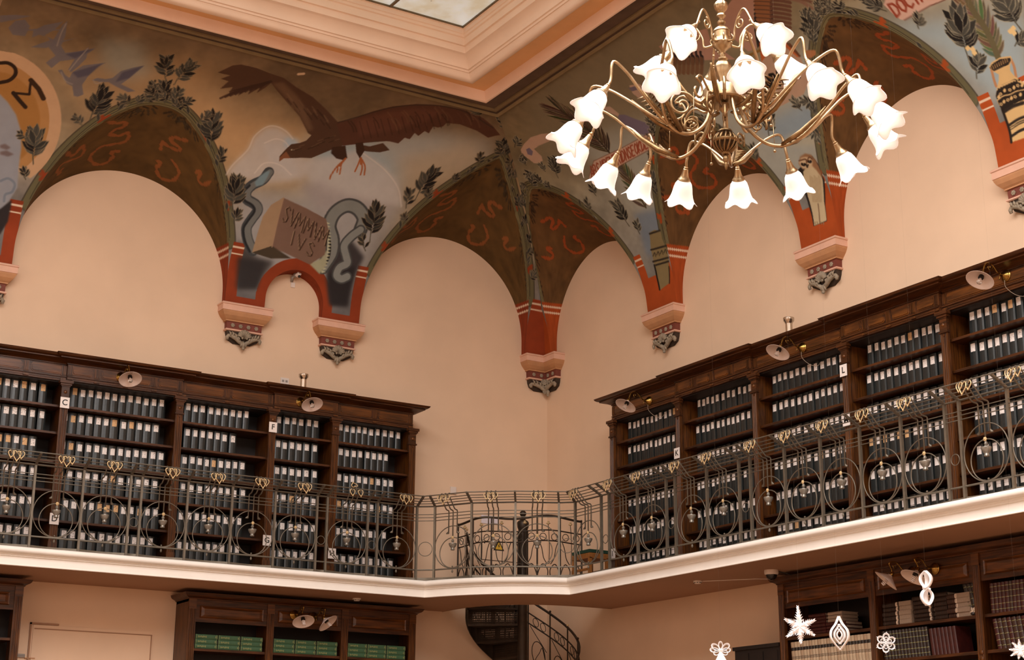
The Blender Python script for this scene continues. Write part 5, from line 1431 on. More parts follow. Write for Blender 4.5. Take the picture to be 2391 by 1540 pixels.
ORD = 'first second third fourth fifth sixth seventh eighth ninth tenth eleventh twelfth thirteenth fourteenth fifteenth sixteenth seventeenth eighteenth'.split()
ROWN = ['top', 'second', 'third', 'fourth', 'fifth', 'lowest']
nbind = 0
def fill(side, u0, u1, bayname, rows):
    """rows: per shelf (start gap, end gap, mean width, gap positions)"""
    global nbind
    for r, (g0, g1, wset, p_tan) in enumerate(rows):
        x = u0 + .03 + g0; end = u1 - .03 - g1; done = []
        z = SHELF[r]
        while True:
            wd = random.choice(wset)
            if x + wd > end: break
            tan = random.random() < p_tan
            body, lw_, lt_ = BW[wd]
            u = x + wd / 2; off = .325 + random.uniform(-.006, .01)
            lz = .286 - .084 - .022 - random.choice((0, 0, .006, .012))
            M = Matrix.Translation(W3(side, u, off, z + .0005)) @ Matrix.Rotation(ROT[side], 4, 'Z')
            vis = not (side == 'L' and u < -8.1) and not (side == 'R' and u > 9.75)
            if vis:
                if r < 3 and nbind < 300:
                    o = link('archive_binder', body); o.matrix_world = M
                    tag(o, None, 'binder', 'archive binders, %s shelf, %s' % (ROWN[r], bayname))
                    done.append((o, tan))
                    l = link('spine_label', lt_ if tan else lw_, None, o); l.location = (0, 0, lz)
                    nbind += 1
                else:
                    add_stuff(body, M, 0)
                    add_stuff(lt_ if tan else lw_, M @ Matrix.Translation((0, 0, lz)), 2 if tan else 1)
            x += wd + random.choice((.002, .003, .004, .006, .006, .012, .02))
        fr_ = 'right' if bayname == 'left-edge bay' else 'left'
        for k, (o, tan) in enumerate(done if fr_ == 'left' else done[::-1]):
            tag(o, '%s-labelled dark binder, %s from %s, %s shelf, %s' % ('tan' if tan else 'white', ORD[k], fr_, ROWN[r], bayname))
K_ = (.102, .094)
A_, B_, C_ = (.086, .094), (.094, .102, .094), (.078, .086, .086)
fill('R', URr[4], URr[5], 'right-edge bay', [(.13, .02, B_, .06), (.12, .02, B_, 0), (.10, .02, B_, .0), (.1, .02, B_, .1), (.1, .02, B_, 0), (.1, .02, B_, 0)])
fill('R', URr[3], URr[4], 'bay right of L sign', [(.10, .0, B_, .07), (.07, .0, B_, 0), (.05, .0, B_, .06), (.05, .02, B_, .2), (.05, .0, B_, .06), (.05, .0, B_, .06)])
fill('R', URr[2], URr[3], 'bay left of L sign', [(.06, .0, B_, 0), (.05, .0, B_, 0), (.05, .05, B_, 0), (.05, .05, B_, .1), (.05, .0, B_, .05), (.05, .0, B_, .1)])
fill('R', URr[1], URr[2], 'bay right of K sign', [(.09, .0, A_, 0), (.06, .0, A_, 0), (.06, .05, A_, 0), (.05, .0, A_, 0), (.05, .0, A_, 0), (.05, .0, A_, 0)])
fill('R', URr[0], URr[1], 'corner bay of right wall', [(.06, .0, A_, .12), (.06, .0, A_, 0), (.05, .0, A_, 0), (.05, .0, A_, 0), (.05, .0, A_, 0), (.05, .0, A_, 0)])
fill('L', UL[1], UL[2], 'bay right of C sign', [(.0, .02, B_, .08), (.0, .04, B_, .15), (.0, .03, B_, .12), (0, .02, B_, .15), (0, .02, B_, .2), (0, .03, B_, 0)])
fill('L', UL[2], UL[3], 'bay left of F sign', [(.0, .12, A_, 0), (.0, .26, A_, 0), (.0, .14, A_, .2), (0, .14, A_, .05), (0, .14, A_, .05), (0, .2, A_, 0)])
fill('L', UL[3], UL[4], 'narrow bay right of F sign', [(.0, .05, K_, 0), (.0, .08, K_, 0), (.0, .08, K_, 0), (0, .08, K_, .1), (0, .06, K_, .1), (0, .1, K_, 0)])
fill('L', UL[4], UL[5], 'corner bay of left wall', [(.0, .04, A_, 0), (.0, .13, A_, 0), (.0, .06, A_, .1), (0, .08, A_, .1), (0, .14, A_, 0), (0, .08, A_, 0)])
fill('L', UL[0], UL[1], 'left-edge bay', [(.4, .05, B_, .25), (.4, .09, B_, 0), (.4, .12, B_, .3), (.4, .12, B_, 0), (.4, .1, B_, 0), (.4, .1, B_, 0)])
me = stuffV.mesh('archive_binders_lower_shelves', False, False)
for m_ in (M_BIND, M_LABW, M_LABT): me.materials.append(m_)
me.polygons.foreach_set('material_index', stuffI)
so = link('archive_binders', me)
tag(so, 'rows of dark archive binders on the lower gallery shelves behind the railing', 'binders', kind='stuff')

# ------------------------------------------------------------------ letter signs on the pilasters
M_SIGN = mat('sign_white', (232, 222, 216), .6, var=.02)
M_INK = mat('sign_ink', (22, 18, 16), .6)
def text_mesh(txt, size):
    cu = bpy.data.curves.new('letter', 'FONT'); cu.body = txt; cu.size = size; cu.align_x = 'CENTER'; cu.align_y = 'CENTER'; cu.extrude = .001
    cu.offset = size * .012
    ob = bpy.data.objects.new('tmp', cu); COL.objects.link(ob)
    dg = bpy.context.evaluated_depsgraph_get(); dg.update()
    me = bpy.data.meshes.new_from_object(ob.evaluated_get(dg))
    bpy.data.objects.remove(ob, do_unlink=True); bpy.data.curves.remove(cu)
    me.transform(Matrix.Rotation(PI / 2, 4, 'X'))
    return me
def sign(side, u, z, ch, o=.535):
    t = thing('letter_sign', 'white letter sign reading %s on a gallery bookcase pilaster' % ch, 'sign', W3(side, u, o, z), ROT[side])
    MB().box(-.055, .055, 0, .004, -.066, .066).build('plate', M_SIGN, t)
    l = link('letter', text_mesh(ch, .098), M_INK, t); l.location = (0, -.0012, 0)
for s_, u, z, ch in (('L', -7.217, 6.13, 'C'), ('L', -7.222, 4.73, 'D'), ('L', -4.528, 6.165, 'F'), ('L', -4.535, 4.71, 'G'), ('L', -3.632, 4.62, 'H'),
                     ('R', 3.803, 5.715, 'K'), ('R', 6.795, 6.105, 'L'), ('R', 2.405, 4.645, 'I'), ('R', 6.80, 5.55, 'M')):
    sign(s_, u, z, ch, .549)

# ------------------------------------------------------------------ swan-neck lamps
M_BRASS = mat('lamp_brass', (150, 118, 62), .22, 1.0, var=.12, scale=20)
M_ENAMEL = mat('lamp_enamel', (226, 206, 196), .35, var=.03, scale=12)
M_SOCK = mat('lamp_socket', (20, 15, 12), .5)
M_BULB = mat('lamp_bulb_glass', (235, 225, 215), .05, trans=.85)
M_CFL = mat('lamp_spiral_tube', (222, 205, 196), .35)
def cone_shade(parent, M, r=.135, h=.072, bulb='pear'):
    pr = [(.022, .0), (.03, -.012), (.05, -.022), (r * .62, -h * .62), (r, -h), (r + .003, -h - .003), (r - .002, -h - .004), (r * .60, -h * .66), (.046, -.028), (.020, -.016)]
    s = MB().lathe(pr, 28, M).build('shade', M_ENAMEL, parent, SM)
    MB().lathe([(.001, .03), (.018, .028), (.022, 0), (.024, -.02), (.028, -.045), (.026, -.052), (.001, -.052)], 14, M).build('socket', M_SOCK, parent, SM)
    MB().lathe([(.001, .045), (.012, .044), (.020, .03), (.024, .012), (.022, .002)], 14, M).build('collar', M_BRASS, parent, SM)
    if bulb == 'pear':
        MB().lathe([(.012, -.05), (.014, -.065), (.026, -.085), (.028, -.10), (.02, -.115), (.001, -.122)], 12, M).build('bulb', M_BULB, parent, True)
    else:
        p = [M @ Vector((.017 * math.cos(a), .017 * math.sin(a), -.055 - a * .0028)) for a in np.linspace(0, 2 * PI * 4, 60)]
        MB().tube(p, .006, 6).build('spiral_bulb', M_CFL, parent, True)
def swan_lamp(side, u, z, label, cord=False, o=.56, reach=.34, bulb='pear', dx=0.0, roll=0.0, group=None):
    t = thing('swan_neck_lamp', label, 'lamp', W3(side, u, o, z), ROT[side])
    Ry = Matrix.Rotation(PI / 2, 4, 'X')
    MB().lathe([(.001, .0), (.058, .0), (.06, .012), (.052, .018), (.054, .024), (.046, .034), (.026, .048), (.016, .07), (.012, .09)], 20, Ry).build('wall_rose', M_BRASS, t, SM)
    arm = bez([(0, -.08, 0), (dx * .3, -.13, .02), (dx * .5, -.20, .085), (dx * .8, -.28, .075), (dx, -reach + .02, .0), (dx, -reach, -.035)], 7)
    MB().tube(arm, .0085, 7).build('arm', M_BRASS, t, True)
    sc = bez([(dx * .4, -.17, .07), (dx * .4, -.20, .03), (dx * .4, -.235, .02), (dx * .4, -.25, .045), (dx * .4, -.235, .06), (dx * .4, -.22, .05)], 6)
    MB().tube(sc, .005, 6).sphere((dx * .4, -.22, .05), .009).build('scroll', M_BRASS, t, True)
    MB().sphere((0, -.10, -.045), .008).tube([(0, -.085, -.005), (0, -.10, -.045)], .004, 5).build('key', M_BRASS, t, True)
    M = Matrix.Translation((dx, -reach, -.045)) @ Matrix.Rotation(roll, 4, 'Y') @ Matrix.Rotation(-.52, 4, 'X')
    cone_shade(t, M, bulb=bulb)
    if cord:
        MB().tube(bez([(0, -.03, -.05), (.0, -.02, -.12), (.06, .03, -.20), (.11, .10, -.22), (.1, .16, -.16)], 6), .003, 5).build('cord', mat('lamp_cord', (150, 130, 110), .6), t, True)
    return t
swan_lamp('L', -6.564, 6.535, 'white enamel swan-neck lamp on the bookcase right of the C sign')
swan_lamp('L', -4.171, 6.54, 'white enamel swan-neck lamp on the bookcase right of the F sign')
swan_lamp('R', 3.209, 6.50, 'white enamel swan-neck lamp on the bookcase beside the corner, right wall', True, o=.51)
swan_lamp('R', 6.129, 6.52, 'white enamel swan-neck lamp on the bookcase left of the L sign', True, o=.51)
swan_lamp('R', 9.093, 6.555, 'white enamel swan-neck lamp at the right picture edge of the gallery', True, o=.51)
M_STEEL = mat('uplight_steel', (190, 180, 168), .18, 1.0, var=.05)
def uplight(side, u, label):
    t = thing('uplight', label, 'lamp', W3(side, u, .5, 6.707), ROT[side])
    MB().lathe([(.001, 0), (.05, 0), (.05, .012), (.012, .016), (.001, .016)], 16).build('foot', M_STEEL, t, SM)
    MB().lathe([(.001, .012), (.012, .02), (.034, .03), (.040, .05), (.040, .15), (.044, .165), (.062, .19), (.064, .225), (.06, .228), (.056, .20), (.03, .18), (.001, .178)], 20).build('head', M_STEEL, t, SM)
    MB().tube(bez([(-.05, .02, .01), (-.10, .03, .06), (-.15, .03, .05), (-.17, .03, .005)], 6), .003, 5).build('cable', M_INK, t, True)
uplight('L', -4.114, 'polished steel uplight standing on the bookcase right of the F sign')
uplight('R', 5.897, 'polished steel uplight standing on the bookcase left of the L sign')

# ------------------------------------------------------------------ wrought-iron gallery railing
M_IRON = mat('railing_iron', (112, 103, 90), .5, .5, var=.1, scale=14)
M_GILT = mat('railing_gilt', (216, 188, 142), .38, .5, var=.08, scale=20)
M_GLASSY = mat('railing_cut_glass', (150, 142, 130), .15, .2, var=.2, scale=30, trans=.35)
railing = thing('gallery_railing', 'wrought-iron gallery railing with ring panels and gilt hearts along the balcony edge', 'railing', (0, 0, 0))
ZR = 4.268
RL, RR = 1.17, 1.22
POSTS = [W3('L', u, RL, 0)[:2] for u in (-8.79, -8.225, -7.657, -7.098, -6.54, -6.404, -5.837, -5.275, -4.712, -4.151, -4.012, -3.447, -3.31, -2.743)]
POSTS += [(-2.56, -1.315), (-2.295, -1.80), (-1.865, -2.16), (-1.385, -2.43), (-1.235, -2.575)]
POSTS += [W3('R', u, RR, 0)[:2] for u in (3.132, 3.301, 3.889, 4.463, 4.634, 5.223, 5.79, 5.981, 6.546, 7.106, 7.687, 8.259, 8.836, 9.018, 9.599, 10.17)]
PT = [Vector((x, y, 0)) for x, y in POSTS]
def perp(d): return Vector((d.y, -d.x, 0)).normalized()
NORM = []
for i in range(len(PT)):
    ns = []
    if i > 0: ns.append(perp(PT[i] - PT[i - 1]))
    if i < len(PT) - 1: ns.append(perp(PT[i + 1] - PT[i]))
    NORM.append(sum(ns, Vector()).normalized())
for i in range(13): NORM[i] = Vector((0, -1, 0))
NORM[13] = (Vector((0, -1, 0)) * .7 + Vector((-.5, -.5, 0)) * .1).normalized()
for i in range(20, len(PT)): NORM[i] = Vector((-1, 0, 0))
def heart_path(w, h, n=22):
    out = []
    for k in range(n):
        a = 2 * PI * k / n
        x = math.sin(a) ** 3
        z = (13 * math.cos(a) - 5 * math.cos(2 * a) - 2 * math.cos(3 * a) - math.cos(4 * a)) / 16
        out.append((x * w / 2, (z - .75) * h / 1.75))
    return out
def frame(i, j):
    a, b = PT[i], PT[j]; t = (b - a).normalized(); nn = perp(b - a); c = (a + b) / 2
    def F(x, y, z): p = c + t * x + nn * y; return Vector((p.x, p.y, z))
    return F, (b - a).length
slope = [(0, 5.225), (.045, 5.249), (.09, 5.273), (.135, 5.297), (.185, 5.322)]   # post top out to the top rail
for i, (p, nn) in enumerate(zip(PT, NORM)):
    t = Vector((-nn.y, nn.x, 0))
    m = MB().bar(Vector((p.x, p.y, ZR)), Vector((p.x, p.y, 5.232)), .026, .03, up=nn)
    m.box(p.x - .024, p.x + .024, p.y - .024, p.y + .024, ZR - .004, ZR + .012)
    po = m.build('post', M_IRON, railing)
    q = p + nn * .195
    MB().bar(Vector((p.x, p.y, 5.218)) - nn * .01, Vector((q.x, q.y, 5.326)), .024, .024, up=nn).build('bracket', M_IRON, po)
GAPS = {4, 9, 11, 13, 17, 19, 22, 25, 31}
for i in range(len(PT) - 1):
    j = i + 1
    F, wd = frame(i, j)
    gap = i in GAPS
    hw = wd / 2
    def along(y, z, r, name, mm=M_IRON):
        a = PT[i] + NORM[i] * y; b = PT[j] + NORM[j] * y
        MB().tube([(a.x, a.y, z), (b.x, b.y, z)], r, 5).build(name, mm, railing)
    along(.195, 5.326, .0075, 'top_rail')
    for y, z in slope[1:4]: along(y, z, .0055, 'wire')
    along(-.004, 5.222, .011, 'upper_rail')
    for z in (5.117, 5.077, 5.036): along(0, z, .0055, 'wire')
    along(0, 4.407, .010, 'bottom_rail')
    # bowed strap at the foot
    k = 8; R = []
    for q in range(k + 1):
        x = -hw + .014 + (wd - .028) * q / k; y = -.045 * math.sin(PI * q / k) * (0.2 if gap else 1)
        R.append([F(x, y + .004, ZR + .004), F(x, y - .004, ZR + .004), F(x, y - .004, ZR + .04), F(x, y + .004, ZR + .04)])
    MB().rings(R).build('foot_strap', M_IRON, railing)
    if gap:
        r = min(.052, hw - .016) if wd < .2 else .09
        MB().tube([F(r * math.cos(a), 0, 4.672 + r * math.sin(a)) for a in np.linspace(0, 2 * PI, 24, endpoint=False)], .0048, 5, loop=True).build('small_ring', M_IRON, railing, True)
        continue
    ro = .268 if wd > .55 else hw - .014
    sx = (hw - .014) / .268 if hw - .014 < .268 else 1
    def ring(r, zc, name, rad=.0065):
        MB().tube([F(r * math.cos(a), 0, zc + r * math.sin(a)) for a in np.linspace(0, 2 * PI, 44, endpoint=False)], rad, 5, loop=True).build(name, M_IRON, railing, True)
    ring(ro, 4.413 + ro, 'outer_ring'); ri = ro * .715
    ring(ri, 4.416 + ri, 'inner_ring')
    ztop = 4.416 + 2 * ri
    # three stems: upright below, stepped out and leaning to the top rail
    for s in (-1, 0, 1):
        x = s * .063
        zb = ztop + .01 if s == 0 else 4.853
        path = [F(x, 0, zb), F(x, 0, 5.135), F(x, .012, 5.147), F(x, .05, 5.150), F(x, .072, 5.158), F(x, .10, 5.185), F(x, .185, 5.275), F(x, .225, 5.318)]
        st = MB().tube(path, .0085, 5)
        if s: st.prism([(0, 0), (0, .05), (s * .010, .03), (s * .034, .012), (s * .034, 0)], -.006, .006)
        ob = st
        if s:
            n8 = 10; base = len(ob.v) - n8
            for q in range(n8):
                vx, vy, vz = ob.v[base + q]; ob.v[base + q] = tuple(F(x + vx, vy, zb - .004 + vz))
        ob.build('stem', M_IRON, railing, True)
        w_, h_ = (.088, .122) if s == 0 else (.066, .086)
        xo = s * .056; yo = .245 if s == 0 else .232
        tilt = random.uniform(-.12, .12)
        hp = [F(xo + hx * math.cos(tilt) - hz * math.sin(tilt), yo + hz * -.1, 5.305 + hz * math.cos(tilt) + hx * math.sin(tilt)) for hx, hz in heart_path(w_, h_)]
        if i == 10 and s == 0:      # this heart has swung up over the rail
            hp = [F(xo - .01 + hx * .9 + hz * .3, yo - .03, 5.34 - hz * .45 + hx * .2) for hx, hz in heart_path(w_, h_)]
        MB().tube(hp, .0062, 5, loop=True).build('gilt_heart', M_GILT, railing, True)
        MB().bar(F(xo, .19, 5.338), F(xo, .248, 5.292), .018, .006).bar(F(xo, .246, 5.30), F(xo, .248, 5.262), .017, .006, up=(1, 0, 0)).build('heart_tab', M_IRON, railing)
    # gilt rosette, cut-glass drop, bottom finial
    f_ = MB(); c0 = F(0, .006, ztop)
    for a in range(6):
        f_.sphere(F(.013 * math.cos(a * PI / 3), .008, ztop + .013 * math.sin(a * PI / 3)), .0095, 6, 4)
    f_.sphere(F(0, .014, ztop), .010, 8, 5)
    f_.build('rosette', M_GILT, railing, True)
    Mx = Matrix.Translation(F(0, 0, ztop - .015))
    g = MB().lathe([(.001, 0), (.010, -.004), (.020, -.030), (.012, -.042), (.008, -.05), (.028, -.056), (.050, -.058), (.052, -.066), (.046, -.085), (.034, -.105), (.022, -.118), (.024, -.13), (.028, -.142), (.018, -.148), (.001, -.148)], 12, Mx)
    g.build('glass_drop', M_GLASSY, railing, SM)
    MB().sphere(F(0, 0, 4.432), .011, 8, 5).build('stud', M_IRON, railing, True)
    MB().lathe([(.001, -.012), (.006, -.016), (.012, -.03), (.014, -.038), (.008, -.05), (.001, -.056)], 10, Matrix.Translation(F(0, 0, 4.407))).build('finial', M_IRON, railing, True)

# ------------------------------------------------------------------ spiral stair in the corner
M_STAIR = mat('stair_iron', (58, 46, 36), .5, .5, var=.15, scale=12)
NX, NY, NR = -.95, -.87, .76
vdir = Vector((-.529, -.849, 0)); rdir = Vector((.853, -.522, 0))
def SP(th, r, z):
    a = math.radians(th); p = Vector((NX, NY, 0)) + (vdir * math.cos(a) + rdir * math.sin(a)) * r
    return Vector((p.x, p.y, z))
stair = thing('spiral_staircase', 'dark iron spiral staircase winding round a newel post in the corner', 'staircase', (NX, NY, 0))
stair.location = (0, 0, 0)
col = MB().lathe([(.001, 0), (.12, 0), (.12, .06), (.075, .10), (.066, .3), (.066, 4.2), (.074, 4.24), (.074, 4.30), (.066, 4.34), (.064, 5.12), (.070, 5.14), (.078, 5.16), (.082, 5.22), (.07, 5.24), (.04, 5.26), (.022, 5.29), (.022, 5.30)], 14, Matrix.Translation((NX, NY, 0)))
col.build('newel_column', M_STAIR, stair, SM)
fl = MB()
for k in range(10):
    a = 2 * PI * k / 10
    fl.tube([(NX + .067 * math.cos(a), NY + .067 * math.sin(a), 4.36), (NX + .065 * math.cos(a), NY + .065 * math.sin(a), 5.1)], .009, 5)
fl.build('column_flute', M_STAIR, stair, True)
MB().sphere((NX, NY, 5.345), .046, 12, 8).build('newel_ball', M_STAIR, stair, True)
NS, DT, RISE = 19, 24.0, .205
for k in range(NS):
    th = 285 - DT * k; z = 4.262 - RISE * (k + 1)
    if z < .1: break
    m = MB(); ring0 = [SP(th - DT * q / 4, .06, 0) for q in range(5)]; ring1 = [SP(th - DT * q / 4, NR - .02, 0) for q in range(5)]
    pts = ring0 + ring1[::-1]
    v = [(p.x, p.y, z - .012) for p in pts] + [(p.x, p.y, z + .012) for p in pts]; n = len(pts)
    m.add(v, [tuple(range(n)), tuple(range(2 * n - 1, n - 1, -1))] + [(q, (q + 1) % n, n + (q + 1) % n, n + q) for q in range(n)])
    m.build('tread', M_STAIR, stair)
    # pierced riser below the tread's upper edge
    rs = MB(); a0, a1 = SP(th, .07, 0), SP(th, NR - .03, 0)
    L = (a1 - a0).length; d = (a1 - a0).normalized()
    nb = 30
    for q in range(nb + 1):
        p = a0 + d * (L * q / nb); solid = q in (0, 1, 2, 14, 15, 16, nb - 2, nb - 1, nb)
        rs.bar((p.x, p.y, z + .01), (p.x, p.y, z + RISE - .012), L / nb * (1.0 if solid else .5), .008, up=perp(d))
    for q in range(6):
        zz = z + .03 + (RISE - .055) * q / 5
        rs.bar((a0.x, a0.y, zz), (a1.x, a1.y, zz), .008, .034 if q in (0, 5) else .014)
    rs.build('pierced_riser', M_STAIR, stair)
def helix(r, h, t0, t1, n=60):
    return [SP(t0 + (t1 - t0) * q / n, r, 4.262 + h + ((t0 + (t1 - t0) * q / n) - 285) / DT * RISE) for q in range(n + 1)]
T0, T1 = 285, 285 - DT * 18.5
MB().tube(helix(NR, .96, 268, T1), .017, 6).build('handrail', M_STAIR, stair, True)
for h, nm in ((.78, 'rail'), (.64, 'rail')): MB().tube(helix(NR, h, 268, T1), .010, 5).build(nm, M_STAIR, stair, True)
R = []
for p, q in zip(helix(NR, -.20, T0, T1), helix(NR, .02, T0, T1)):
    c = (p - Vector((NX, NY, p.z))).normalized() * .006
    R.append([p + c, q + c, q - c, p - c])
MB().rings(R).build('outer_string', M_STAIR, stair)
for k in range(18):
    th = 270 - DT * k; zb = 4.262 + (th - 285) / DT * RISE
    a, b = SP(th, NR, zb), SP(th, NR, zb + .96)
    MB().tube([a, b], .010, 5).build('baluster', M_STAIR, stair)
    def H(dt, h): th2 = th - dt; return SP(th2, NR, 4.262 + h + (th2 - 285) / DT * RISE)
    c = MB()
    c.tube([H(4 + 5.5 * (1 + math.cos(a_)) * 1.3, .30 + .17 * math.sin(a_)) for a_ in np.linspace(0, 2 * PI, 20, endpoint=False)], .006, 5, loop=True)
    c.tube(bez([H(18, .30), H(15, .42), H(12, .33), H(9, .25), H(7, .18)], 5), .005, 5)
    c.tube(bez([H(2, .62), H(8, .54), H(14, .47), H(20, .40)], 5), .005, 5)
    c.tube([H(8 + 3 * math.cos(a_), .71 + .055 * math.sin(a_)) for a_ in np.linspace(0, 2 * PI, 14, endpoint=False)], .005, 5, loop=True)
    c.tube([H(16 + 3 * math.cos(a_), .71 + .055 * math.sin(a_)) for a_ in np.linspace(0, 2 * PI, 14, endpoint=False)], .005, 5, loop=True)
    c.build('scrollwork', M_STAIR, stair, True)
    MB().sphere(b + Vector((0, 0, .03)), .018, 8, 5).build('knob', M_GILT if k % 3 == 0 else M_STAIR, stair, True)

# guard rail on the gallery round the stair opening
guard = thing('stair_guard_rail', 'dark iron guard rail with scrolls round the stair opening on the gallery', 'railing', (0, 0, 0))
gp = [Vector((x * 1.03, y * 1.03, 0)) for x, y in HOLE[3:-3]]
gp = [Vector((p.x, p.y, 0)) for p in resample([(p.x, p.y) for p in gp], 25)] if False else gp
gp = [Vector((p[0], p[1], 0)) for p in resample([(p.x, p.y) for p in gp], 25)]
def GPt(s, z):
    s = max(0, min(23.999, s)); k = int(s); p = gp[k].lerp(gp[k + 1], s - k); return Vector((p.x, p.y, z))
S_ = np.linspace(0, 24, 49)
MB().tube([GPt(s, 5.17 + .05 * math.sin(PI * s / 12) ** 2) for s in S_], .016, 6).build('handrail', M_STAIR, guard, True)
for z in (5.00, 4.86, 4.31): MB().tube([GPt(s, z + .03 * math.sin(PI * s / 12) ** 2) for s in S_], .009, 5).build('rail', M_STAIR, guard, True)
for k in range(0, 25, 4):
    MB().tube([GPt(k, Z_GAL + .005), GPt(k, 5.19)], .012, 6).build('baluster', M_STAIR, guard)
    if k == 24: break
    c = MB()
    for s in (1, -1):
        c.tube(bez([GPt(k + 2 - s * 2, 4.30), GPt(k + 2 - s * 1.9, 4.45), GPt(k + 2 - s * 1.1, 4.58), GPt(k + 2 - s * .2, 4.50), GPt(k + 2 - s * .5, 4.36), GPt(k + 2 - s * 1.1, 4.33)], 6), .007, 5)
        c.tube(bez([GPt(k + 2 - s * .3, 4.58), GPt(k + 2 - s * .9, 4.66), GPt(k + 2 - s * 1.2, 4.78), GPt(k + 2 - s * 1.6, 4.87)], 6), .006, 5)
        c.tube([GPt(k + 2 + s * (1.0 + .55 * math.cos(a)), 4.94 + .045 * math.sin(a)) for a in np.linspace(0, 2 * PI, 16, endpoint=False)], .0055, 5, loop=True)
    c.build('scrollwork', M_STAIR, guard, True)
    st = MB().tube(bez([GPt(k + 2, 4.58), GPt(k + 2.1, 4.8), GPt(k + 2, 5.0), GPt(k + 1.9, 5.10)], 5), .005, 5)
    st.build('flower_stem', M_STAIR, guard, True)
    MB().lathe([(.001, 0), (.012, .004), (.03, .018), (.026, .022), (.014, .02), (.016, .045), (.001, .05)], 10, Matrix.Translation(GPt(k + 1.9, 5.10))).build('gilt_flower', M_GILT, guard, True)

# ------------------------------------------------------------------ corbels under the vault piers
M_CPINK = mat('corbel_pink', (222, 176, 152), .6, var=.05, scale=9)
M_CTAN = mat('corbel_ochre', (190, 138, 96), .65, var=.06, scale=9)
M_CRED = mat('corbel_red', (118, 58, 44), .7, var=.1, scale=12)
M_CDARK = mat('corbel_dark', (56, 42, 30), .75, var=.12, scale=12)
M_STUCCO = mat('corbel_stucco', (150, 136, 116), .7, var=.16, scale=22, bump=.2)
LEVELS = [('abacus', M_CPINK, [(.325, .150, 7.862), (.352, .188, 7.852), (.362, .198, 7.842), (.362, .198, 7.826), (.350, .186, 7.818), (.350, .186, 7.745)]),
          ('cavetto', M_CTAN, [(.345, .180, 7.745), (.340, .176, 7.725), (.318, .160, 7.685), (.285, .128, 7.648), (.268, .108, 7.632), (.268, .108, 7.618)]),
          ('frieze_band', M_CRED, [(.246, .088, 7.618), (.243, .086, 7.52)]),
          ('bead', M_CPINK, [(.246, .09, 7.52), (.262, .106, 7.515), (.262, .106, 7.500), (.25, .094, 7.492)]),
          ('console_block', M_CDARK, [(.236, .082, 7.492), (.228, .074, 7.44), (.205, .05, 7.385), (.12, .02, 7.34)])]
def stucco_ornament(parent, at, sc=1.0):
    """scallop shell between two acanthus scrolls with a leaf drop; 'at' maps (x, out, z) to the corbel frame"""
    s = MB()
    for k in range(9):
        a = math.radians(-68 + 136 * k / 8); L = .108 * (1 - .12 * abs(k - 4) / 4)
        s.tube([at(.012 * math.sin(a), .085, 7.405 + .012 * math.cos(a)), at(.6 * L * math.sin(a), .125, 7.405 + .6 * L * math.cos(a)), at(L * math.sin(a), .118, 7.405 + L * math.cos(a)), at(L * 1.08 * math.sin(a), .09, 7.405 + L * 1.08 * math.cos(a))], [.007, .013, .017, .005], 6)
    s.build('scallop_shell', M_STUCCO, parent, True)
    for sg in (-1, 1):
        c = MB()
        c.tube([at(sg * x, y, z) for x, y, z in ((.0, .07, 7.33), (.05, .085, 7.355), (.11, .09, 7.40), (.17, .085, 7.425), (.215, .085, 7.425), (.238, .085, 7.40), (.232, .085, 7.375), (.212, .085, 7.375))], [.02, .028, .03, .028, .024, .02, .016, .01], 7)
        for q, (x, z) in enumerate(((.07, 7.40), (.11, 7.435), (.15, 7.455), (.19, 7.455))):
            c.tube([at(sg * x, .095, z - .03), at(sg * (x + .004), .115, z), at(sg * (x + .022), .10, z + .028)], [.018, .016, .004], 6)
        c.sphere(at(sg * .225, .092, 7.392), .020, 8, 5)
        c.sphere(at(sg * .032, .125, 7.405), .016, 8, 5)
        c.build('acanthus_scroll', M_STUCCO, parent, True)
    d = MB()
    for x, z0, z1, w_ in ((0, 7.37, 7.262, .026), (-.03, 7.35, 7.29, .018), (.03, 7.35, 7.29, .018)):
        d.tube([at(x * .5, .06, z0), at(x, .10, (z0 + z1) / 2 + .01), at(x * 1.1, .075, z1)], [w_ * .8, w_, w_ * .5], 7)
    d.sphere(at(0, .09, 7.275), .022, 8, 5)
    d.build('leaf_drop', M_STUCCO, parent, True)
def rosette(parent, p, n):
    m = MB(); n = Vector(n); t = Vector((-n.y, n.x, 0))
    for k in range(6):
        a = k * PI / 3; q = Vector(p) + t * (.017 * math.cos(a)) + Vector((0, 0, .017 * math.sin(a))) + n * .006
        m.sphere(q, .0135, 6, 4)
    m.sphere(Vector(p) + n * .014, .011, 6, 4)
    m.build('rosette', M_STUCCO, parent, True)
def corbel(side, u, label):
    t = thing('corbel', label, 'corbel', W3(side, u, 0, 7.25), ROT[side], 'corbels under the vault')
    dz = -7.25
    for nm, mm, lv in LEVELS:
        MB().rings([[(-h, .0, z + dz), (-h, -d, z + dz), (h, -d, z + dz), (h, 0, z + dz)] for h, d, z in lv]).build(nm, mm, t)
    for k in range(4): rosette(t, (-.165 + .11 * k, -.088, 7.568 + dz), (0, -1, 0))
    stucco_ornament(t, lambda x, y, z: (x, -y + .005, z + dz))
corbel('L', -8.18, 'corbel with shell ornament at the left picture edge')
corbel('L', -4.81, 'corbel with shell ornament left of the small red arch')
corbel('L', -3.445, 'corbel with shell ornament right of the small red arch')
corbel('R', 2.975, 'corbel with shell ornament below the painted vase near the corner')
corbel('R', 6.045, 'corbel with shell ornament below the painted owl')
corbel('R', 9.08, 'corbel with shell ornament at the right picture edge')
t = thing('corbel', 'angled corbel with shell ornament in the room corner', 'corbel', (0, 0, 7.25), 0, 'corbels under the vault')
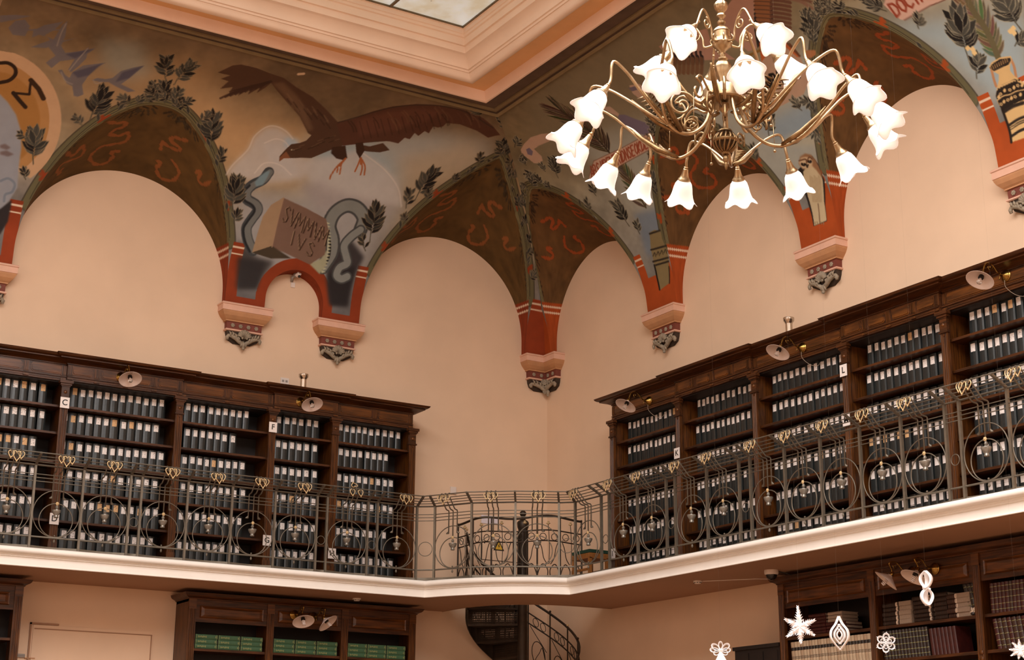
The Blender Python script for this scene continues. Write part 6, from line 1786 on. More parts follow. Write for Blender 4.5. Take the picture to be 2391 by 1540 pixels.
for nm, mm, lv in LEVELS:
    MB().rings([[(0, 0, z - 7.25), (-h - .12, 0, z - 7.25), (-h - .12, -d, z - 7.25), (-d, -d, z - 7.25), (-d, -h - .12, z - 7.25), (0, -h - .12, z - 7.25)] for h, d, z in lv]).build(nm, mm, t)
for k in range(2):
    rosette(t, (-.29 + .13 * k, -.088, .318), (0, -1, 0)); rosette(t, (-.088, -.29 + .13 * k, .318), (-1, 0, 0))
def corner_at(x, y, z):
    k = y * 1.0
    if x <= 0: return (-.03 + x * 1.35 - max(0, .08 + x) * .6, -k - max(0, .08 + x) * .6, z - 7.25)
    return (-k - max(0, .08 - x) * .6, -.03 - x * 1.35 - max(0, .08 - x) * .6, z - 7.25)
stucco_ornament(t, corner_at)

# ------------------------------------------------------------------ brass chandelier
M_CBR = mat('chandelier_brass', (172, 146, 112), .32, 1.0, var=.18, scale=18)
M_CBD = mat('chandelier_dark_brass', (132, 106, 74), .38, 1.0, var=.25, scale=26)
M_SHADE = mat('tulip_opal_glass', (250, 246, 240), .35, emis=SHADE_E, emis_col=(255, 249, 244))
M_LBULB = mat('chandelier_bulb', (255, 250, 244), .3, emis=BULB_E, emis_col=(255, 250, 246))
CX, CY, CZ = -6.695, -12.375, 5.495
chand = thing('chandelier', 'brass chandelier with two tiers of glowing white tulip shades', 'chandelier', (CX, CY, CZ))
fdir = (Vector((-12.445, -19.342, 0)) - Vector((CX, CY, 0))).normalized()      # towards the viewer's side
sdir = Vector((-fdir.y, fdir.x, 0))
if sdir.dot(Vector((.853, -.522, 0))) < 0: sdir = -sdir
def CH(th, r, z): a = math.radians(th); return (fdir * math.cos(a) + sdir * math.sin(a)) * r + Vector((0, 0, z))
def K(y): return (300 - y) * .00283           # height of the parts of the stem
prof = [(.001, K(400)), (.006, K(398)), (.011, K(388)), (.009, K(384)), (.016, K(380)), (.018, K(374)), (.012, K(368)), (.006, K(366)), (.006, K(362))]
MB().lathe(prof, 14).build('finial', M_CBD, chand, SM)
# pierced ball
pb = MB(); zc = K(337); rb = .071
for k in range(14):
    a = 360 * k / 14
    pb.tube([CH(a + tw, rb * math.cos(ph), zc + rb * .95 * math.sin(ph)) for ph, tw in zip(np.linspace(-1.35, .95, 9), np.linspace(-14, 10, 9))], .0065, 5)
pb.build('pierced_ball', M_CBD, chand, True)
MB().lathe([(.070, zc - .008), (.078, zc), (.078, zc + .008), (.070, zc + .014), (.062, zc + .006)], 24).lathe([(.001, K(366)), (.02, K(365)), (.026, K(360)), (.014, K(356)), (.001, K(355))], 14).lathe([(.045, K(314)), (.04, K(310)), (.012, K(306)), (.012, K(303)), (.001, K(302))], 16).build('ball_girdle', M_CBD, chand, SM)
MB().lathe([(.001, K(308)), (.012, K(306)), (.013, K(300)), (.010, K(290)), (.014, K(282)), (.012, K(270)), (.03, K(262)), (.03, K(250)), (.001, K(248))], 14).build('stem', M_CBR, chand, SM)
MB().lathe([(.001, K(246)), (.118, K(246)), (.125, K(243)), (.125, K(220)), (.118, K(216)), (.06, K(214)), (.001, K(213))], 30).build('hub_drum', M_CBR, chand, SM)
def fluted(prof, n, amp): 
    return MB().lathe(prof, n * 4, None, lambda p, a, i: Vector((p.x * (1 + amp * math.cos(n * a)), p.y * (1 + amp * math.cos(n * a)), p.z)))
fluted([(.03, K(214)), (.045, K(210)), (.035, K(205)), (.022, K(198)), (.026, K(190)), (.04, K(178)), (.050, K(166)), (.048, K(158)), (.034, K(152)), (.022, K(149)), (.03, K(146)), (.03, K(143)), (.016, K(140))], 8, .05).build('fluted_vase', M_CBR, chand, SM)
MB().lathe([(.016, K(141)), (.02, K(136)), (.014, K(131)), (.02, K(126)), (.04, K(120)), (.058, K(113)), (.062, K(108)), (.055, K(104)), (.056, K(96)), (.050, K(95)), (.050, K(82)), (.056, K(81)), (.05, K(76)), (.03, K(70)), (.016, K(66)), (.013, K(63))], 24).build('urn', M_CBR, chand, SM)
MB().lathe([(.013, K(64)), (.025, K(61)), (.027, K(57)), (.018, K(54)), (.012, K(50)), (.016, K(47)), (.03, K(43)), (.028, K(39)), (.014, K(37)), (.012, K(35))], 20).build('knops', M_CBR, chand, SM)
fluted([(.012, K(36)), (.022, K(33)), (.036, K(26)), (.042, K(19)), (.040, K(13)), (.028, K(8)), (.014, K(4)), (.010, K(2))], 12, .04).build('fluted_ball', M_CBR, chand, SM)
MB().lathe([(.010, K(3)), (.018, K(-2)), (.012, K(-8)), (.010, K(-30)), (.026, K(-36)), (.010, K(-42)), (.008, K(-60))], 14).build('upper_stem', M_CBR, chand, SM)
MB().tube([(0, 0, K(-55)), (0, 0, 10.3 - CZ)], .008, 8).build('suspension_rod', M_CBR, chand)
MB().lathe([(.008, 10.22 - CZ), (.06, 10.3 - CZ), (.09, 10.36 - CZ), (.09, 10.445 - CZ)], 18).build('ceiling_rose', M_CBR, chand, SM)
# rod is fixed to an iron tie carried across the skylight
tulip = []
def petal(p, a, i):
    g = max(0, (i - 2) / 6.0)
    k = math.cos(5 * a)
    p = p.copy(); rr = 1 + .10 * g * g * k
    p.x *= rr; p.y *= rr
    if i >= 6: p.z -= (.015 * (i - 5) / 3) * k
    return p
tp = [(.022, .004), (.040, -.008), (.054, -.028), (.062, -.058), (.067, -.090), (.073, -.116), (.083, -.140), (.096, -.155), (.104, -.160)]
shade_me = None
def tulip_mesh():
    m = MB(); n = 40; R = []
    for i, (r, z) in enumerate(tp): R.append([petal(Vector((r * math.cos(2 * PI * j / n), r * math.sin(2 * PI * j / n), z)), 2 * PI * j / n, i) for j in range(n)])
    R2 = [[Vector((p.x * .965, p.y * .965, p.z)) for p in ring] for ring in R[::-1]]
    m.rings(R + R2, closed=True, caps=False)
    return m.mesh('tulip_shade', True)
SH_ME = tulip_mesh()
BU_ME = MB().lathe([(.001, -.125), (.016, -.122), (.027, -.112), (.033, -.095), (.030, -.078), (.02, -.055), (.016, -.03), (.001, -.028)], 16).mesh('bulb', True)
CU_ME = MB().lathe([(.001, .095), (.008, .094), (.010, .085), (.014, .083), (.014, .078), (.010, .075), (.016, .07), (.020, .05), (.024, .03), (.032, .012), (.040, .004), (.042, -.004), (.038, -.008), (.02, -.006), (.001, -.004)], 20).mesh('lamp_cup', SM)
def lamp(th, r, z, tilt, parent):
    """cup, tulip and bulb hanging from a stem end, mouth turned outwards and down"""
    pos = CH(th, r, z); out = CH(th, 1, 0).normalized()
    axis = (Vector((0, 0, 1)) * math.cos(tilt) - out * math.sin(tilt)).normalized()   # local +z of the lamp
    M = Matrix.Translation(pos) @ axis.to_track_quat('Z', 'Y').to_matrix().to_4x4()
    for nm, me_, mm in (('lamp_cup', CU_ME, M_CBR), ('tulip_shade', SH_ME, M_SHADE), ('bulb', BU_ME, M_LBULB)):
        o = link(nm, me_, mm, chand) if nm == 'lamp_cup' else link(nm, me_, mm, cup)
        if nm == 'lamp_cup': cup = o; o.matrix_local = M
    return M @ Vector((0, 0, .092)), M
LOW = [(31, (7.6, 34, 55)), (101, (78, 97, 126)), (175, (152, 175, 198)), (237, (216, 234, 258)), (309, (279, 308, 340))]
R1 = .885
for a0, lamps in LOW:
    trunk = bez([CH(a0, .09, K(232)), CH(a0, .10, K(262)), CH(a0, .15, -.02), CH(a0, .25, -.105), CH(a0, .36, -.115), CH(a0, .47, -.05)], 7)
    MB().tube(trunk, [.0115] * len(trunk), 8).build('arm', M_CBR, chand, True)
    # acanthus sheath where the stems leave the arm
    lf = MB()
    for q, off in enumerate((-9, 0, 9)):
        lf.tube([CH(a0 + off * .3, .34, -.115), CH(a0 + off, .45, -.055 + .01 * (q == 1)), CH(a0 + off * 1.3, .55, .03), CH(a0 + off * 1.5, .60, .085)], [.012, .017, .012, .003], 7)
    for q in range(9):
        rr = .40 + .022 * q
        for sg in (-1, 1): lf.tube([CH(a0 + sg * 2, rr - .01, -.085 + (rr - .4) * .85), CH(a0 + sg * (5 + .4 * q), rr + .012, -.08 + (rr - .4) * .85)], [.008, .002], 5)
    lf.build('acanthus_sheath', M_CBD, chand, True)
    for th in lamps:
        end, M = lamp(th, R1, 0, .62, chand)
        er = math.hypot(end.x, end.y)
        up = (M.to_3x3() @ Vector((0, 0, 1))).normalized()
        p1 = CH(a0 + (th - a0) * .2, .50, -.03); p2 = CH(a0 + (th - a0) * .5, .62, .09); p3 = CH(a0 + (th - a0) * .75, .715, .185); p3b = CH(a0 + (th - a0) * .92, .80, .225)
        MB().tube(bez([CH(a0, .42, -.085), p1, p2, p3, p3b, end + up * .045 + CH(th, .012, 0), end], 6), .0092, 7).build('lamp_stem', M_CBR, chand, True)
    # scroll above the arm
    a1 = a0 + 20
    sc = [CH(a1, .30 + (.10 - .0045 * q) * math.cos(.45 * q - 1.2), .13 + (.10 - .0045 * q) * math.sin(.45 * q - 1.2)) for q in range(20)]
    MB().tube(bez([CH(a1, .13, K(235)), CH(a1, .16, .16), CH(a1, .25, .235)] + sc[6:], 3), .0075, 6).build('scroll', M_CBR, chand, True)
    sc2 = [CH(a1 + 8, .20 + (.06 - .003 * q) * math.cos(-.5 * q + .5), .05 + (.06 - .003 * q) * math.sin(-.5 * q + .5)) for q in range(18)]
    MB().tube(bez([CH(a1, .13, K(240)), CH(a1 + 4, .2, .15)] + sc2, 2), .006, 6).sphere(sc2[-1], .011, 8, 5).build('scroll', M_CBD, chand, True)
    a2 = a0 + 52
    big = [CH(a2, .265 + (.088 - .0036 * q) * math.cos(-.42 * q + 2.6), .115 + (.088 - .0036 * q) * math.sin(-.42 * q + 2.6)) for q in range(23)]
    MB().tube(bez([CH(a2, .12, K(238)), CH(a2, .15, .14)] + big, 2), .0085, 6).sphere(big[-1], .012, 8, 5).build('scroll', M_CBR, chand, True)
    big2 = [CH(a2, .20 + (.055 - .0026 * q) * math.cos(.45 * q - .6), -.02 + (.055 - .0026 * q) * math.sin(.45 * q - .6)) for q in range(20)]
    MB().tube(bez([CH(a2, .25, .03)] + big2, 2), .0065, 6).sphere(big2[-1], .010, 8, 5).build('scroll', M_CBD, chand, True)
    lf2 = MB().tube(bez([CH(a0 + 36, .06, K(262)), CH(a0 + 36, .14, K(255)), CH(a0 + 36, .22, K(225)), CH(a0 + 36, .27, K(195))], 5), [.007 + .010 * math.sin(PI * q / 15) for q in range(16)], 7)
    lf2.build('acanthus_leaf', M_CBD, chand, True)
    MB().tube([CH(a1, .34, .10), CH(a1, .345, -.10)], .002, 5).sphere(CH(a1, .345, -.105), .010, 8, 5).build('drop_chain', M_CBR, chand, True)
for th in (329, 41, 110, 192, 262):
    end, M = lamp(th, .36, K(128), .78, chand)
    up = (M.to_3x3() @ Vector((0, 0, 1))).normalized()
    MB().tube(bez([CH(th, .055, K(110)), CH(th, .11, K(112)), CH(th, .12, K(90)), CH(th, .16, K(64)), CH(th, .215, K(58)), end + up * .02, end], 6), .0075, 7).build('upper_arm', M_CBR, chand, True)
    q0 = [CH(th, .17 + (.042 - .002 * q) * math.cos(.6 * q + 1.5), K(84) + (.042 - .002 * q) * math.sin(.6 * q + 1.5)) for q in range(16)]
    MB().tube(q0, .005, 6).sphere(q0[-1], .009, 8, 5).build('scroll', M_CBR, chand, True)
    MB().sphere(end + up * .05, .009, 8, 5).tube([end, end + up * .05], .004, 5).build('tip_ball', M_CBR, chand, True)
for k in range(6): MB().sphere(CH(60 * k + 10, .058, K(110)), .010, 8, 5).tube(bez([CH(60 * k + 10, .056, K(110)), CH(60 * k + 10, .075, K(100)), CH(60 * k + 10, .06, K(90))], 4), .005, 5).build('urn_handle', M_CBR, chand, True)

# ------------------------------------------------------------------ hall-level bookcases under the gallery
M_BGREEN = mat('green_cloth_binding', (58, 92, 62), .55, var=.12, scale=14)
M_BGOLD = mat('gold_tooling', (150, 150, 96), .4, .3)
M_BBROWN = mat('brown_leather_binding', (58, 34, 24), .45, var=.25, scale=18)
M_BRED = mat('oxblood_leather_binding', (62, 20, 16), .45, var=.25, scale=18)
M_BDARK = mat('dark_leather_binding', (40, 28, 22), .4, var=.25, scale=18)
M_BTAN = mat('vellum_binding', (172, 146, 118), .65, var=.12, scale=16)
M_BTAN2 = mat('pale_vellum_binding', (188, 166, 138), .65, var=.12, scale=16)
M_BLK = mat('black_title_band', (28, 20, 16), .5)
M_PAGE = mat('page_edges', (150, 130, 112), .75, var=.1, scale=30, stretch=(1, 1, 8))
M_TAGW = mat('spine_tag', (216, 196, 176), .6, var=.05)
Z_BOT = 0.0
def low_case(side, us, label, ztop=3.93, zfr=3.66, shelves=(3.345, 3.005, 2.66), depth=.45, group=None):
    """tall case standing on the hall floor; us = pilaster centres"""
    u0, u1 = us[0], us[-1]; c = (u0 + u1) / 2; hw = (u1 - u0) / 2 + .05
    t = thing('hall_bookcase', label, 'bookcase', W3(side, c, 0, 0), ROT[side])
    MB().box(-hw, hw, -.03, -.01, 0, ztop).build('back_panel', M_WOODD, t)
    MB().box(-hw, -hw + .03, -depth + .02, -.03, 0, ztop).build('side_panel', M_WOODV, t)
    MB().box(hw - .03, hw, -depth + .02, -.03, 0, ztop).build('side_panel', M_WOODV, t)
    for k, u in enumerate(us):
        x = u - c; h = .048
        out = [(x - h, -depth + .03), (x - h, -depth)]
        for g in (-.024, 0, .024): out += [(x + g - .008, -depth), (x + g - .004, -depth + .006), (x + g + .004, -depth + .006), (x + g + .008, -depth)]
        out += [(x + h, -depth), (x + h, -depth + .03)]
        p = MB().prism(out, 0, ztop - .10, 'z').build('pilaster', M_WOODV, t)
        MB().box(x - h, x + h, -depth - .006, -depth + .02, ztop - .115, ztop - .0).build('pilaster_block', M_WOODP, p)
        for zz in (2.985, 2.925):
            MB().lathe([(.001, .008), (.012, .008), (.015, .004), (.022, .006), (.024, 0)], 14, Matrix.Translation((x, -depth, zz)) @ Matrix.Rotation(PI / 2, 4, 'X')).build('turned_roundel', M_WOODP, p, True)
        if 0 < k < len(us) - 1: MB().box(x - .014, x + .014, -depth + .03, -.03, 0, ztop - .1).build('partition', M_WOODV, t)
    for a, b in zip(us[:-1], us[1:]):
        x0, x1 = a - c + .048, b - c - .048
        d = MB().box(x0, x1, -depth + .012, -depth + .032, zfr, ztop)
        fr = d.build('fascia_board', M_WOODH, t)
        z0, z1 = zfr + .05, ztop - .07
        rp = MB()
        R = [[(x0 + i, y, z0 + k), (x1 - i, y, z0 + k), (x1 - i, y, z1 - k), (x0 + i, y, z1 - k)] for i, k, y in ((.05, 0, -depth + .012), (.055, .005, -depth - .004), (.068, .014, -depth + .004), (.105, .038, -depth - .006))]
        rp.rings(R).build('raised_panel', M_WOODP, fr)
        for z in shelves: MB().box(x0 - .03, x1 + .03, -depth + .03, -.03, z - .03, z).build('shelf', M_WOODH, t)
        MB().box(x0 - .03, x1 + .03, -depth + .01, -.03, 1.0, 1.03).box(x0, x1, -depth + .012, -depth + .03, .1, 1.0).build('base_cupboard', M_WOODH, t)
    prof = [(0, ztop), (.01, ztop), (.014, ztop + .012), (.03, ztop + .022), (.055, ztop + .034), (.07, ztop + .05), (.075, ztop + .068), (.08, ztop + .075)]
    MB().rings([[(-hw - d, 0, z), (-hw - d, -depth - d, z), (hw + d, -depth - d, z), (hw + d, 0, z)] for d, z in prof]).build('cornice', M_WOODH, t, SM)
    MB().box(-hw, hw, -depth + .02, -.012, ztop - .03, ztop + .0).build('top_board', M_WOODD, t)
    return t
low_case('L', [-9.5, -8.5, -7.525], 'hall bookcase at the lower left picture edge')
low_case('L', [-5.42, -4.39, -3.365, -2.385], 'three-bay hall bookcase under the gallery holding green volumes')
low_case('R', [5.515, 6.935, 8.37, 9.80], 'three-bay hall bookcase under the gallery on the right, holding old bindings')

# ---- books: each one a thing of its own
def book(kind, label, side, u, o, z, w, h, d, mcov, rot=(0, 0, 0), group=None, tag_z=None, bands=True, extra=None, lying=False):
    """standing book seen from its spine: w thick, h tall, d deep; lying ones are turned on their side"""
    t = bpy.data.objects.new(kind, None); COL.objects.link(t)
    tag(t, label, 'book', group)
    M = Matrix.Translation(W3(side, u, o, z)) @ Matrix.Rotation(ROT[side], 4, 'Z')
    if lying: M = M @ Matrix.Rotation(PI / 2, 4, 'Y')
    M = M @ Matrix.Rotation(rot[1], 4, 'Y') @ Matrix.Rotation(rot[2], 4, 'Z')
    t.matrix_world = M
    hw = w / 2
    key = (kind, round(w, 3), round(h, 3), round(d, 3), tag_z, bands, extra)
    ms = BOOKS.get(key)
    if ms is None:
        sec = [(-hw, d), (-hw, .008), (-hw * .55, .002), (0, 0), (hw * .55, .002), (hw, .008), (hw, d), (hw - .004, d), (hw - .004, .012), (-hw + .004, .012), (-hw + .004, d)]
        cov = MB().prism(sec, 0, h, 'z').mesh('cover')
        pag = MB().box(-hw + .004, hw - .004, .012, d - .006, .005, h - .005).mesh('pages')
        bnd = None
        if bands:
            b = MB()
            for q in ((.12, .3, .5, .7, .88) if bands is True else bands): b.prism([(-hw - .0008, .008), (-hw * .55, .0005), (0, -.0018), (hw * .55, .0005), (hw + .0008, .008)], h * q - .002, h * q + .002, 'z')
            bnd = b.mesh('spine_bands')
        tg = None
        if tag_z is not None:
            hh = extra or .025
            tg = MB().rings([[(x, y - .0014, zz) for x, y in sec[1:6]] for zz in (tag_z, tag_z + hh)], closed=False, caps=False).mesh('tag')
        BOOKS[key] = ms = (cov, pag, bnd, tg)
    return t, ms
BOOKS = {}
def put(t, ms, mcov, mtag=None, mband=None):
    def part(n_, me_, mm):
        o = bpy.data.objects.new(n_, me_); COL.objects.link(o); o.parent = t
        if not me_.materials: me_.materials.append(mm)
        o.material_slots[0].link = 'OBJECT'; o.material_slots[0].material = mm
        if n_ == 'spine_bands': o['kind'] = 'stuff'
    part('cover', ms[0], mcov); part('pages', ms[1], M_PAGE)
    if ms[2] is not None: part('spine_bands', ms[2], mband or M_BGOLD)
    if ms[3] is not None: part('spine_tag', ms[3], mtag or M_TAGW)
# green volumes lying flat, three stacks of three in each bay of the left case
bn = ('left', 'middle', 'right'); ln = ('bottom', 'middle', 'top')
for bi, (a, b) in enumerate(((-5.42, -4.39), (-4.39, -3.365), (-3.365, -2.385))):
    x0, x1 = a + .07, b - .07; sw = (x1 - x0) / 3
    for si in range(3):
        for k in range(3):
            hgt = sw - .012 - .004 * ((si + k) % 2)
            tt, ms = book('green_volume', '%s green volume of the %s stack, %s bay of hall bookcase' % (ln[k], bn[si], bn[bi]), 'L', x0 + sw * si + .004, .405 + .004 * k, 3.346 + .0285 + k * .0575, .056, hgt, .28, None, lying=True, group='green volumes lying on the hall bookcase shelf', bands=(.04, .97))
            put(tt, ms, M_BGREEN)
            bw = MB()
            for q in range(7): bw.box(-.010 + .004 * (q % 2), .012 - .003 * (q % 3), -.0016, .003, hgt * .12 + q * .016, hgt * .12 + q * .016 + .009)
            bw.box(-.012, .012, -.0016, .003, hgt * .9, hgt * .93)
            tag(bw.build('spine_title', M_BGOLD, tt), kind='stuff')
# right case, first bay: dark red volumes stacked above, vellum row below
def stackflat(side, u0, z0, n, thick, length, depth, mcov, label, o=.40, tagged=False, fore=False):
    for k in range(n):
        tt, ms = book('stacked_book', '%s book of %s' % (ORD[n - 1 - k] + ' from top', label) if n > 1 else label, side, u0, o + random.uniform(-.01, .01), z0 + thick / 2 + k * (thick + .001), thick - .002, length, depth, None, lying=True, group=label, tag_z=(length * .80 if tagged else None), extra=(.028 if tagged else None))
        put(tt, ms, mcov, None, M_BBROWN if mcov != M_BBROWN else M_BDARK)
        if fore:
            # page edges shown: a pale block of leaves facing the room
            pg = MB().box(-thick / 2 + .006, thick / 2 - .006, -.004, .01, length + .012, length + .16).box(-thick / 2, thick / 2, -.001, .2, length + .002, length + .17).build('page_block', M_PAGE, tt)
SB = 3.346
stackflat('R', 5.585, SB, 5, .036, .30, .25, M_BRED, 'dark red stack left in the first bay')
stackflat('R', 5.90, SB, 6, .036, .26, .25, M_BRED, 'dark red stack second in the first bay')
stackflat('R', 6.17, SB, 3, .036, .30, .25, M_BRED, 'dark red low stack right in the first bay')
for k in range(3):
    tt, ms = book('stacked_book', '%s pale-edged book on the low stack in the first bay' % ('lower', 'middle', 'upper')[k], 'R', 6.20, .40, SB + .128 + .036 * k, .032, .22, .24, None, lying=True, group='pale-edged books in the first bay', bands=False)
    put(tt, ms, M_PAGE)
x = 5.60; k = 0
while x < 6.85:
    wd = random.choice((.040, .044, .048))
    tt, ms = book('vellum_volume', '%s vellum volume from left on the lower shelf of the first bay' % (ORD[k] if k < 18 else 'late'), 'R', x + wd / 2, .40, 3.007, wd, .285, .22, None, rot=(0, -.07, 0), group='vellum volumes with black title bands', tag_z=.19, extra=.035, bands=(.36, .40, .44))
    put(tt, ms, M_BTAN2 if k % 3 else M_BTAN, M_BLK, M_BLK)
    if k >= 18: tt['label'] = '%s vellum volume from right on the lower shelf of the first bay' % ORD[max(0, 27 - k)]
    x += wd + .003; k += 1
# second bay: stacks with white tags, leaning trio, row of banded volumes
stackflat('R', 7.03, SB, 5, .045, .235, .24, M_BDARK, 'dark tagged stack left in the second bay', tagged=True, fore=True)
stackflat('R', 7.46, SB, 6, .042, .27, .24, M_BDARK, 'dark tagged stack middle in the second bay', tagged=True)
stackflat('R', 7.75, SB, 6, .044, .17, .24, M_BDARK, 'dark stack beside the middle one in the second bay')
stackflat('R', 7.93, SB, 5, .046, .13, .24, M_BBROWN, 'brown tagged stack under the leaning books', tagged=True, fore=True)
for k in range(3):
    tt, ms = book('leaning_book', '%s of three dark books leaning against the pilaster with white tags' % ('left', 'middle', 'right')[k], 'R', 8.235 + k * .048, .40, SB + .012, .044, .315, .22, None, rot=(0, -.26, 0), group='three leaning dark books', tag_z=.022, extra=.045)
    put(tt, ms, M_BDARK)
x = 7.01; k = 0
while x < 7.62:
    wd = random.choice((.040, .044))
    tt, ms = book('banded_volume', '%s banded dark volume from left, lower shelf of the second bay' % ORD[k], 'R', x + wd / 2, .395, 3.007, wd, .29, .22, None, rot=(0, -.10, 0), group='gold-banded dark volumes')
    put(tt, ms, M_BDARK); x += wd + .003; k += 1
x += .02; k = 0
while x < 8.02:
    wd = random.choice((.046, .05))
    tt, ms = book('oxblood_volume', '%s plain oxblood volume from left, lower shelf of the second bay' % ORD[k], 'R', x + wd / 2, .395, 3.007, wd, .265, .22, None, rot=(0, -.11, 0), group='oxblood volumes leaning in a row', bands=False)
    put(tt, ms, M_BRED); x += wd + .003; k += 1
# third bay
x = 8.47; k = 0
while x < 9.5:
    wd = random.choice((.038, .042, .046))
    tt, ms = book('gilt_volume', '%s gilt-banded brown volume from left, top shelf of the last bay' % (ORD[k] if k < 18 else 'late'), 'R', x + wd / 2, .395, SB + .001, wd, .285, .22, None, group='gilt-banded volumes, top shelf of the last bay')
    put(tt, ms, M_BRED if k % 7 != 5 else M_BBROWN); x += wd + .003; k += 1
    if k >= 18: tt['label'] = '%s gilt-banded brown volume past the middle, top shelf of the last bay' % ORD[k - 18]
x = 8.52; k = 0
while x < 9.5:
    wd = random.choice((.05, .054))
    tt, ms = book('gilt_volume', '%s thick gilt-banded volume from left, lower shelf of the last bay' % ORD[k], 'R', x + wd / 2, .395, 3.007, wd, .29, .22, None, rot=(0, -.16, 0), group='thick gilt-banded volumes, lower shelf of the last bay')
    put(tt, ms, M_BBROWN if k % 3 else M_BRED); x += wd + .006; k += 1

# ------------------------------------------------------------------ lamps in pairs on the hall bookcases
swan_lamp('L', -4.08, 3.82, 'left lamp of the pair on the green-volume bookcase', o=.46, reach=.26, bulb='cfl', dx=.0, roll=.05)
swan_lamp('L', -3.82, 3.81, 'right lamp of the pair on the green-volume bookcase, turned sideways', o=.46, reach=.26, bulb='cfl', dx=.04, roll=-.55)
swan_lamp('R', 7.55, 3.84, 'left lamp of the pair on the right hall bookcase, turned sideways', o=.46, reach=.26, bulb='cfl', dx=-.05, roll=.55)
swan_lamp('R', 7.86, 3.84, 'right lamp of the pair on the right hall bookcase, open towards the hall', o=.46, reach=.26, bulb='cfl', dx=.0, roll=.1)

# ------------------------------------------------------------------ fittings
M_PLAST = mat('white_plastic', (226, 212, 202), .45)
M_GREYP = mat('grey_plastic', (150, 140, 132), .5)
def detector(u, o, side, label):
    t = thing('smoke_detector', label, 'smoke detector', (*W3(side, u, o, 0)[:2], Z_SOF), 0)
    MB().lathe([(.001, 0), (.052, 0), (.054, -.012), (.05, -.018), (.040, -.020), (.040, -.030), (.034, -.034), (.001, -.036)], 20).build('body', M_PLAST, t, SM)
    v = MB()
    for k in range(8):
        a = k * PI / 4; v.box(.0405 * math.cos(a) - .006, .0405 * math.cos(a) + .006, .0405 * math.sin(a) - .006, .0405 * math.sin(a) + .006, -.028, -.022)
    v.build('vent', M_SOCK, t)
    return t
detector(-3.333, .70, 'L', 'round white smoke detector on the soffit above the green-volume bookcase')
sd = detector(4.50, .82, 'R', 'round white smoke detector on the soffit right of the spiral stair')
MB().tube([(.03, -.02, -.006), (.42, -.55, -.006), (.74, -.70, -.006), (.80, -.70, -.05)], .005, 5).build('conduit', M_PLAST, sd)
t = thing('dome_camera', 'white dome security camera under the gallery at the end of the right bookcase', 'security camera', (-.70, -5.66, Z_SOF))
MB().lathe([(.001, 0), (.078, 0), (.08, -.02), (.078, -.04), (.066, -.05), (.001, -.05)], 22).build('housing', M_PLAST, t, SM)
MB().lathe([(.064, -.048)] + [(.064 * math.cos(a), -.05 - .062 * math.sin(a)) for a in np.linspace(0, PI / 2, 8)], 20).build('dome', mat('smoked_dome', (24, 18, 16), .1), t, True)
MB().tube([(.06, -.03, -.01), (.10, -.10, -.03), (.16, -.16, -.06)], .006, 5).build('cable', M_SOCK, t, True)
t = thing('wall_camera', 'small white camera on a bracket inside the small red arch', 'security camera', (-4.115, -.002, 8.36), 0)
MB().box(-.03, .03, -.012, 0, -.10, -.03).build('base_plate', M_PLAST, t)
MB().tube([(-.02, -.01, -.02), (-.03, -.05, .03), (0, -.07, .05)], .02, 8).sphere((0, -.08, .055), .034, 12, 8).build('bracket', M_GREYP, t, True)
MB().lathe([(.001, .0), (.03, 0), (.032, .01), (.032, .06), (.026, .066), (.001, .06)], 16, Matrix.Translation((.01, -.10, .045)) @ Matrix.Rotation(PI / 2 - .4, 4, 'X') @ Matrix.Rotation(.3, 4, 'Y')).build('housing', M_PLAST, t, SM)
MB().sphere((.022, -.158, .02), .019, 10, 6).build('lens', M_SOCK, t, True)
t = thing('wall_socket', 'white double wall socket above the bookcase left of the uplight', 'socket', (-4.168, -.002, 6.94), 0)
MB().box(-.06, .06, -.012, 0, -.045, .045).build('plate', M_PLAST, t)
MB().box(-.04, -.01, -.015, -.012, -.015, .015).box(.01, .04, -.015, -.012, -.015, .015).build('outlet', M_GREYP, t)
t = thing('thermostat', 'white thermostat on the corner wall above the stair guard', 'thermostat', (-1.565, -.002, 5.735), 0)
MB().box(-.045, .045, -.022, 0, -.05, .05).box(-.038, .038, -.026, -.022, -.042, .042).build('case', M_PLAST, t)
t = thing('notice_sheet', 'white notice sheet fixed to the corner wall behind the stair guard', 'notice', (-.97, -.012, 5.38), 0)
MB().box(-.135, .135, -.004, 0, -.058, .058).build('sheet', mat('notice_paper', (226, 216, 222), .6), t)
t = thing('electrical_hatch', 'flush hatch in the corner wall with a dark gap and keyhole', 'hatch', (-.78, -.001, 5.02), 0)
MB().box(-.305, .30, -.006, 0, -.20, .30).build('hatch_door', M_WALL, t)
MB().box(-.318, -.306, -.007, 0, -.20, .22).build('side_gap', M_SOCK, t)
MB().box(-.31, .30, -.0065, 0, -.207, -.2).build('bottom_gap', M_CDARK, t)
MB().sphere((-.265, -.007, .03), .009, 8, 5).build('keyhole', M_SOCK, t, True)
t = thing('warning_sign', 'yellow triangular high-voltage warning sign with black bolt in the corner', 'sign', (-.812, -.008, 5.015), 0)
MB().prism([(-.088, -.055), (.088, -.055), (0, .10)], -.003, 0).build('border', M_INK, t)
MB().prism([(-.062, -.041), (.062, -.041), (0, .068)], -.005, -.003).build('face', mat('warning_yellow', (222, 178, 62), .5), t)
MB().prism([(.004, .042), (-.016, .0), (.0, .002), (-.006, -.028), (.016, .012), (.002, .010), (.012, .042)], -.0062, -.005).build('bolt', M_INK, t)
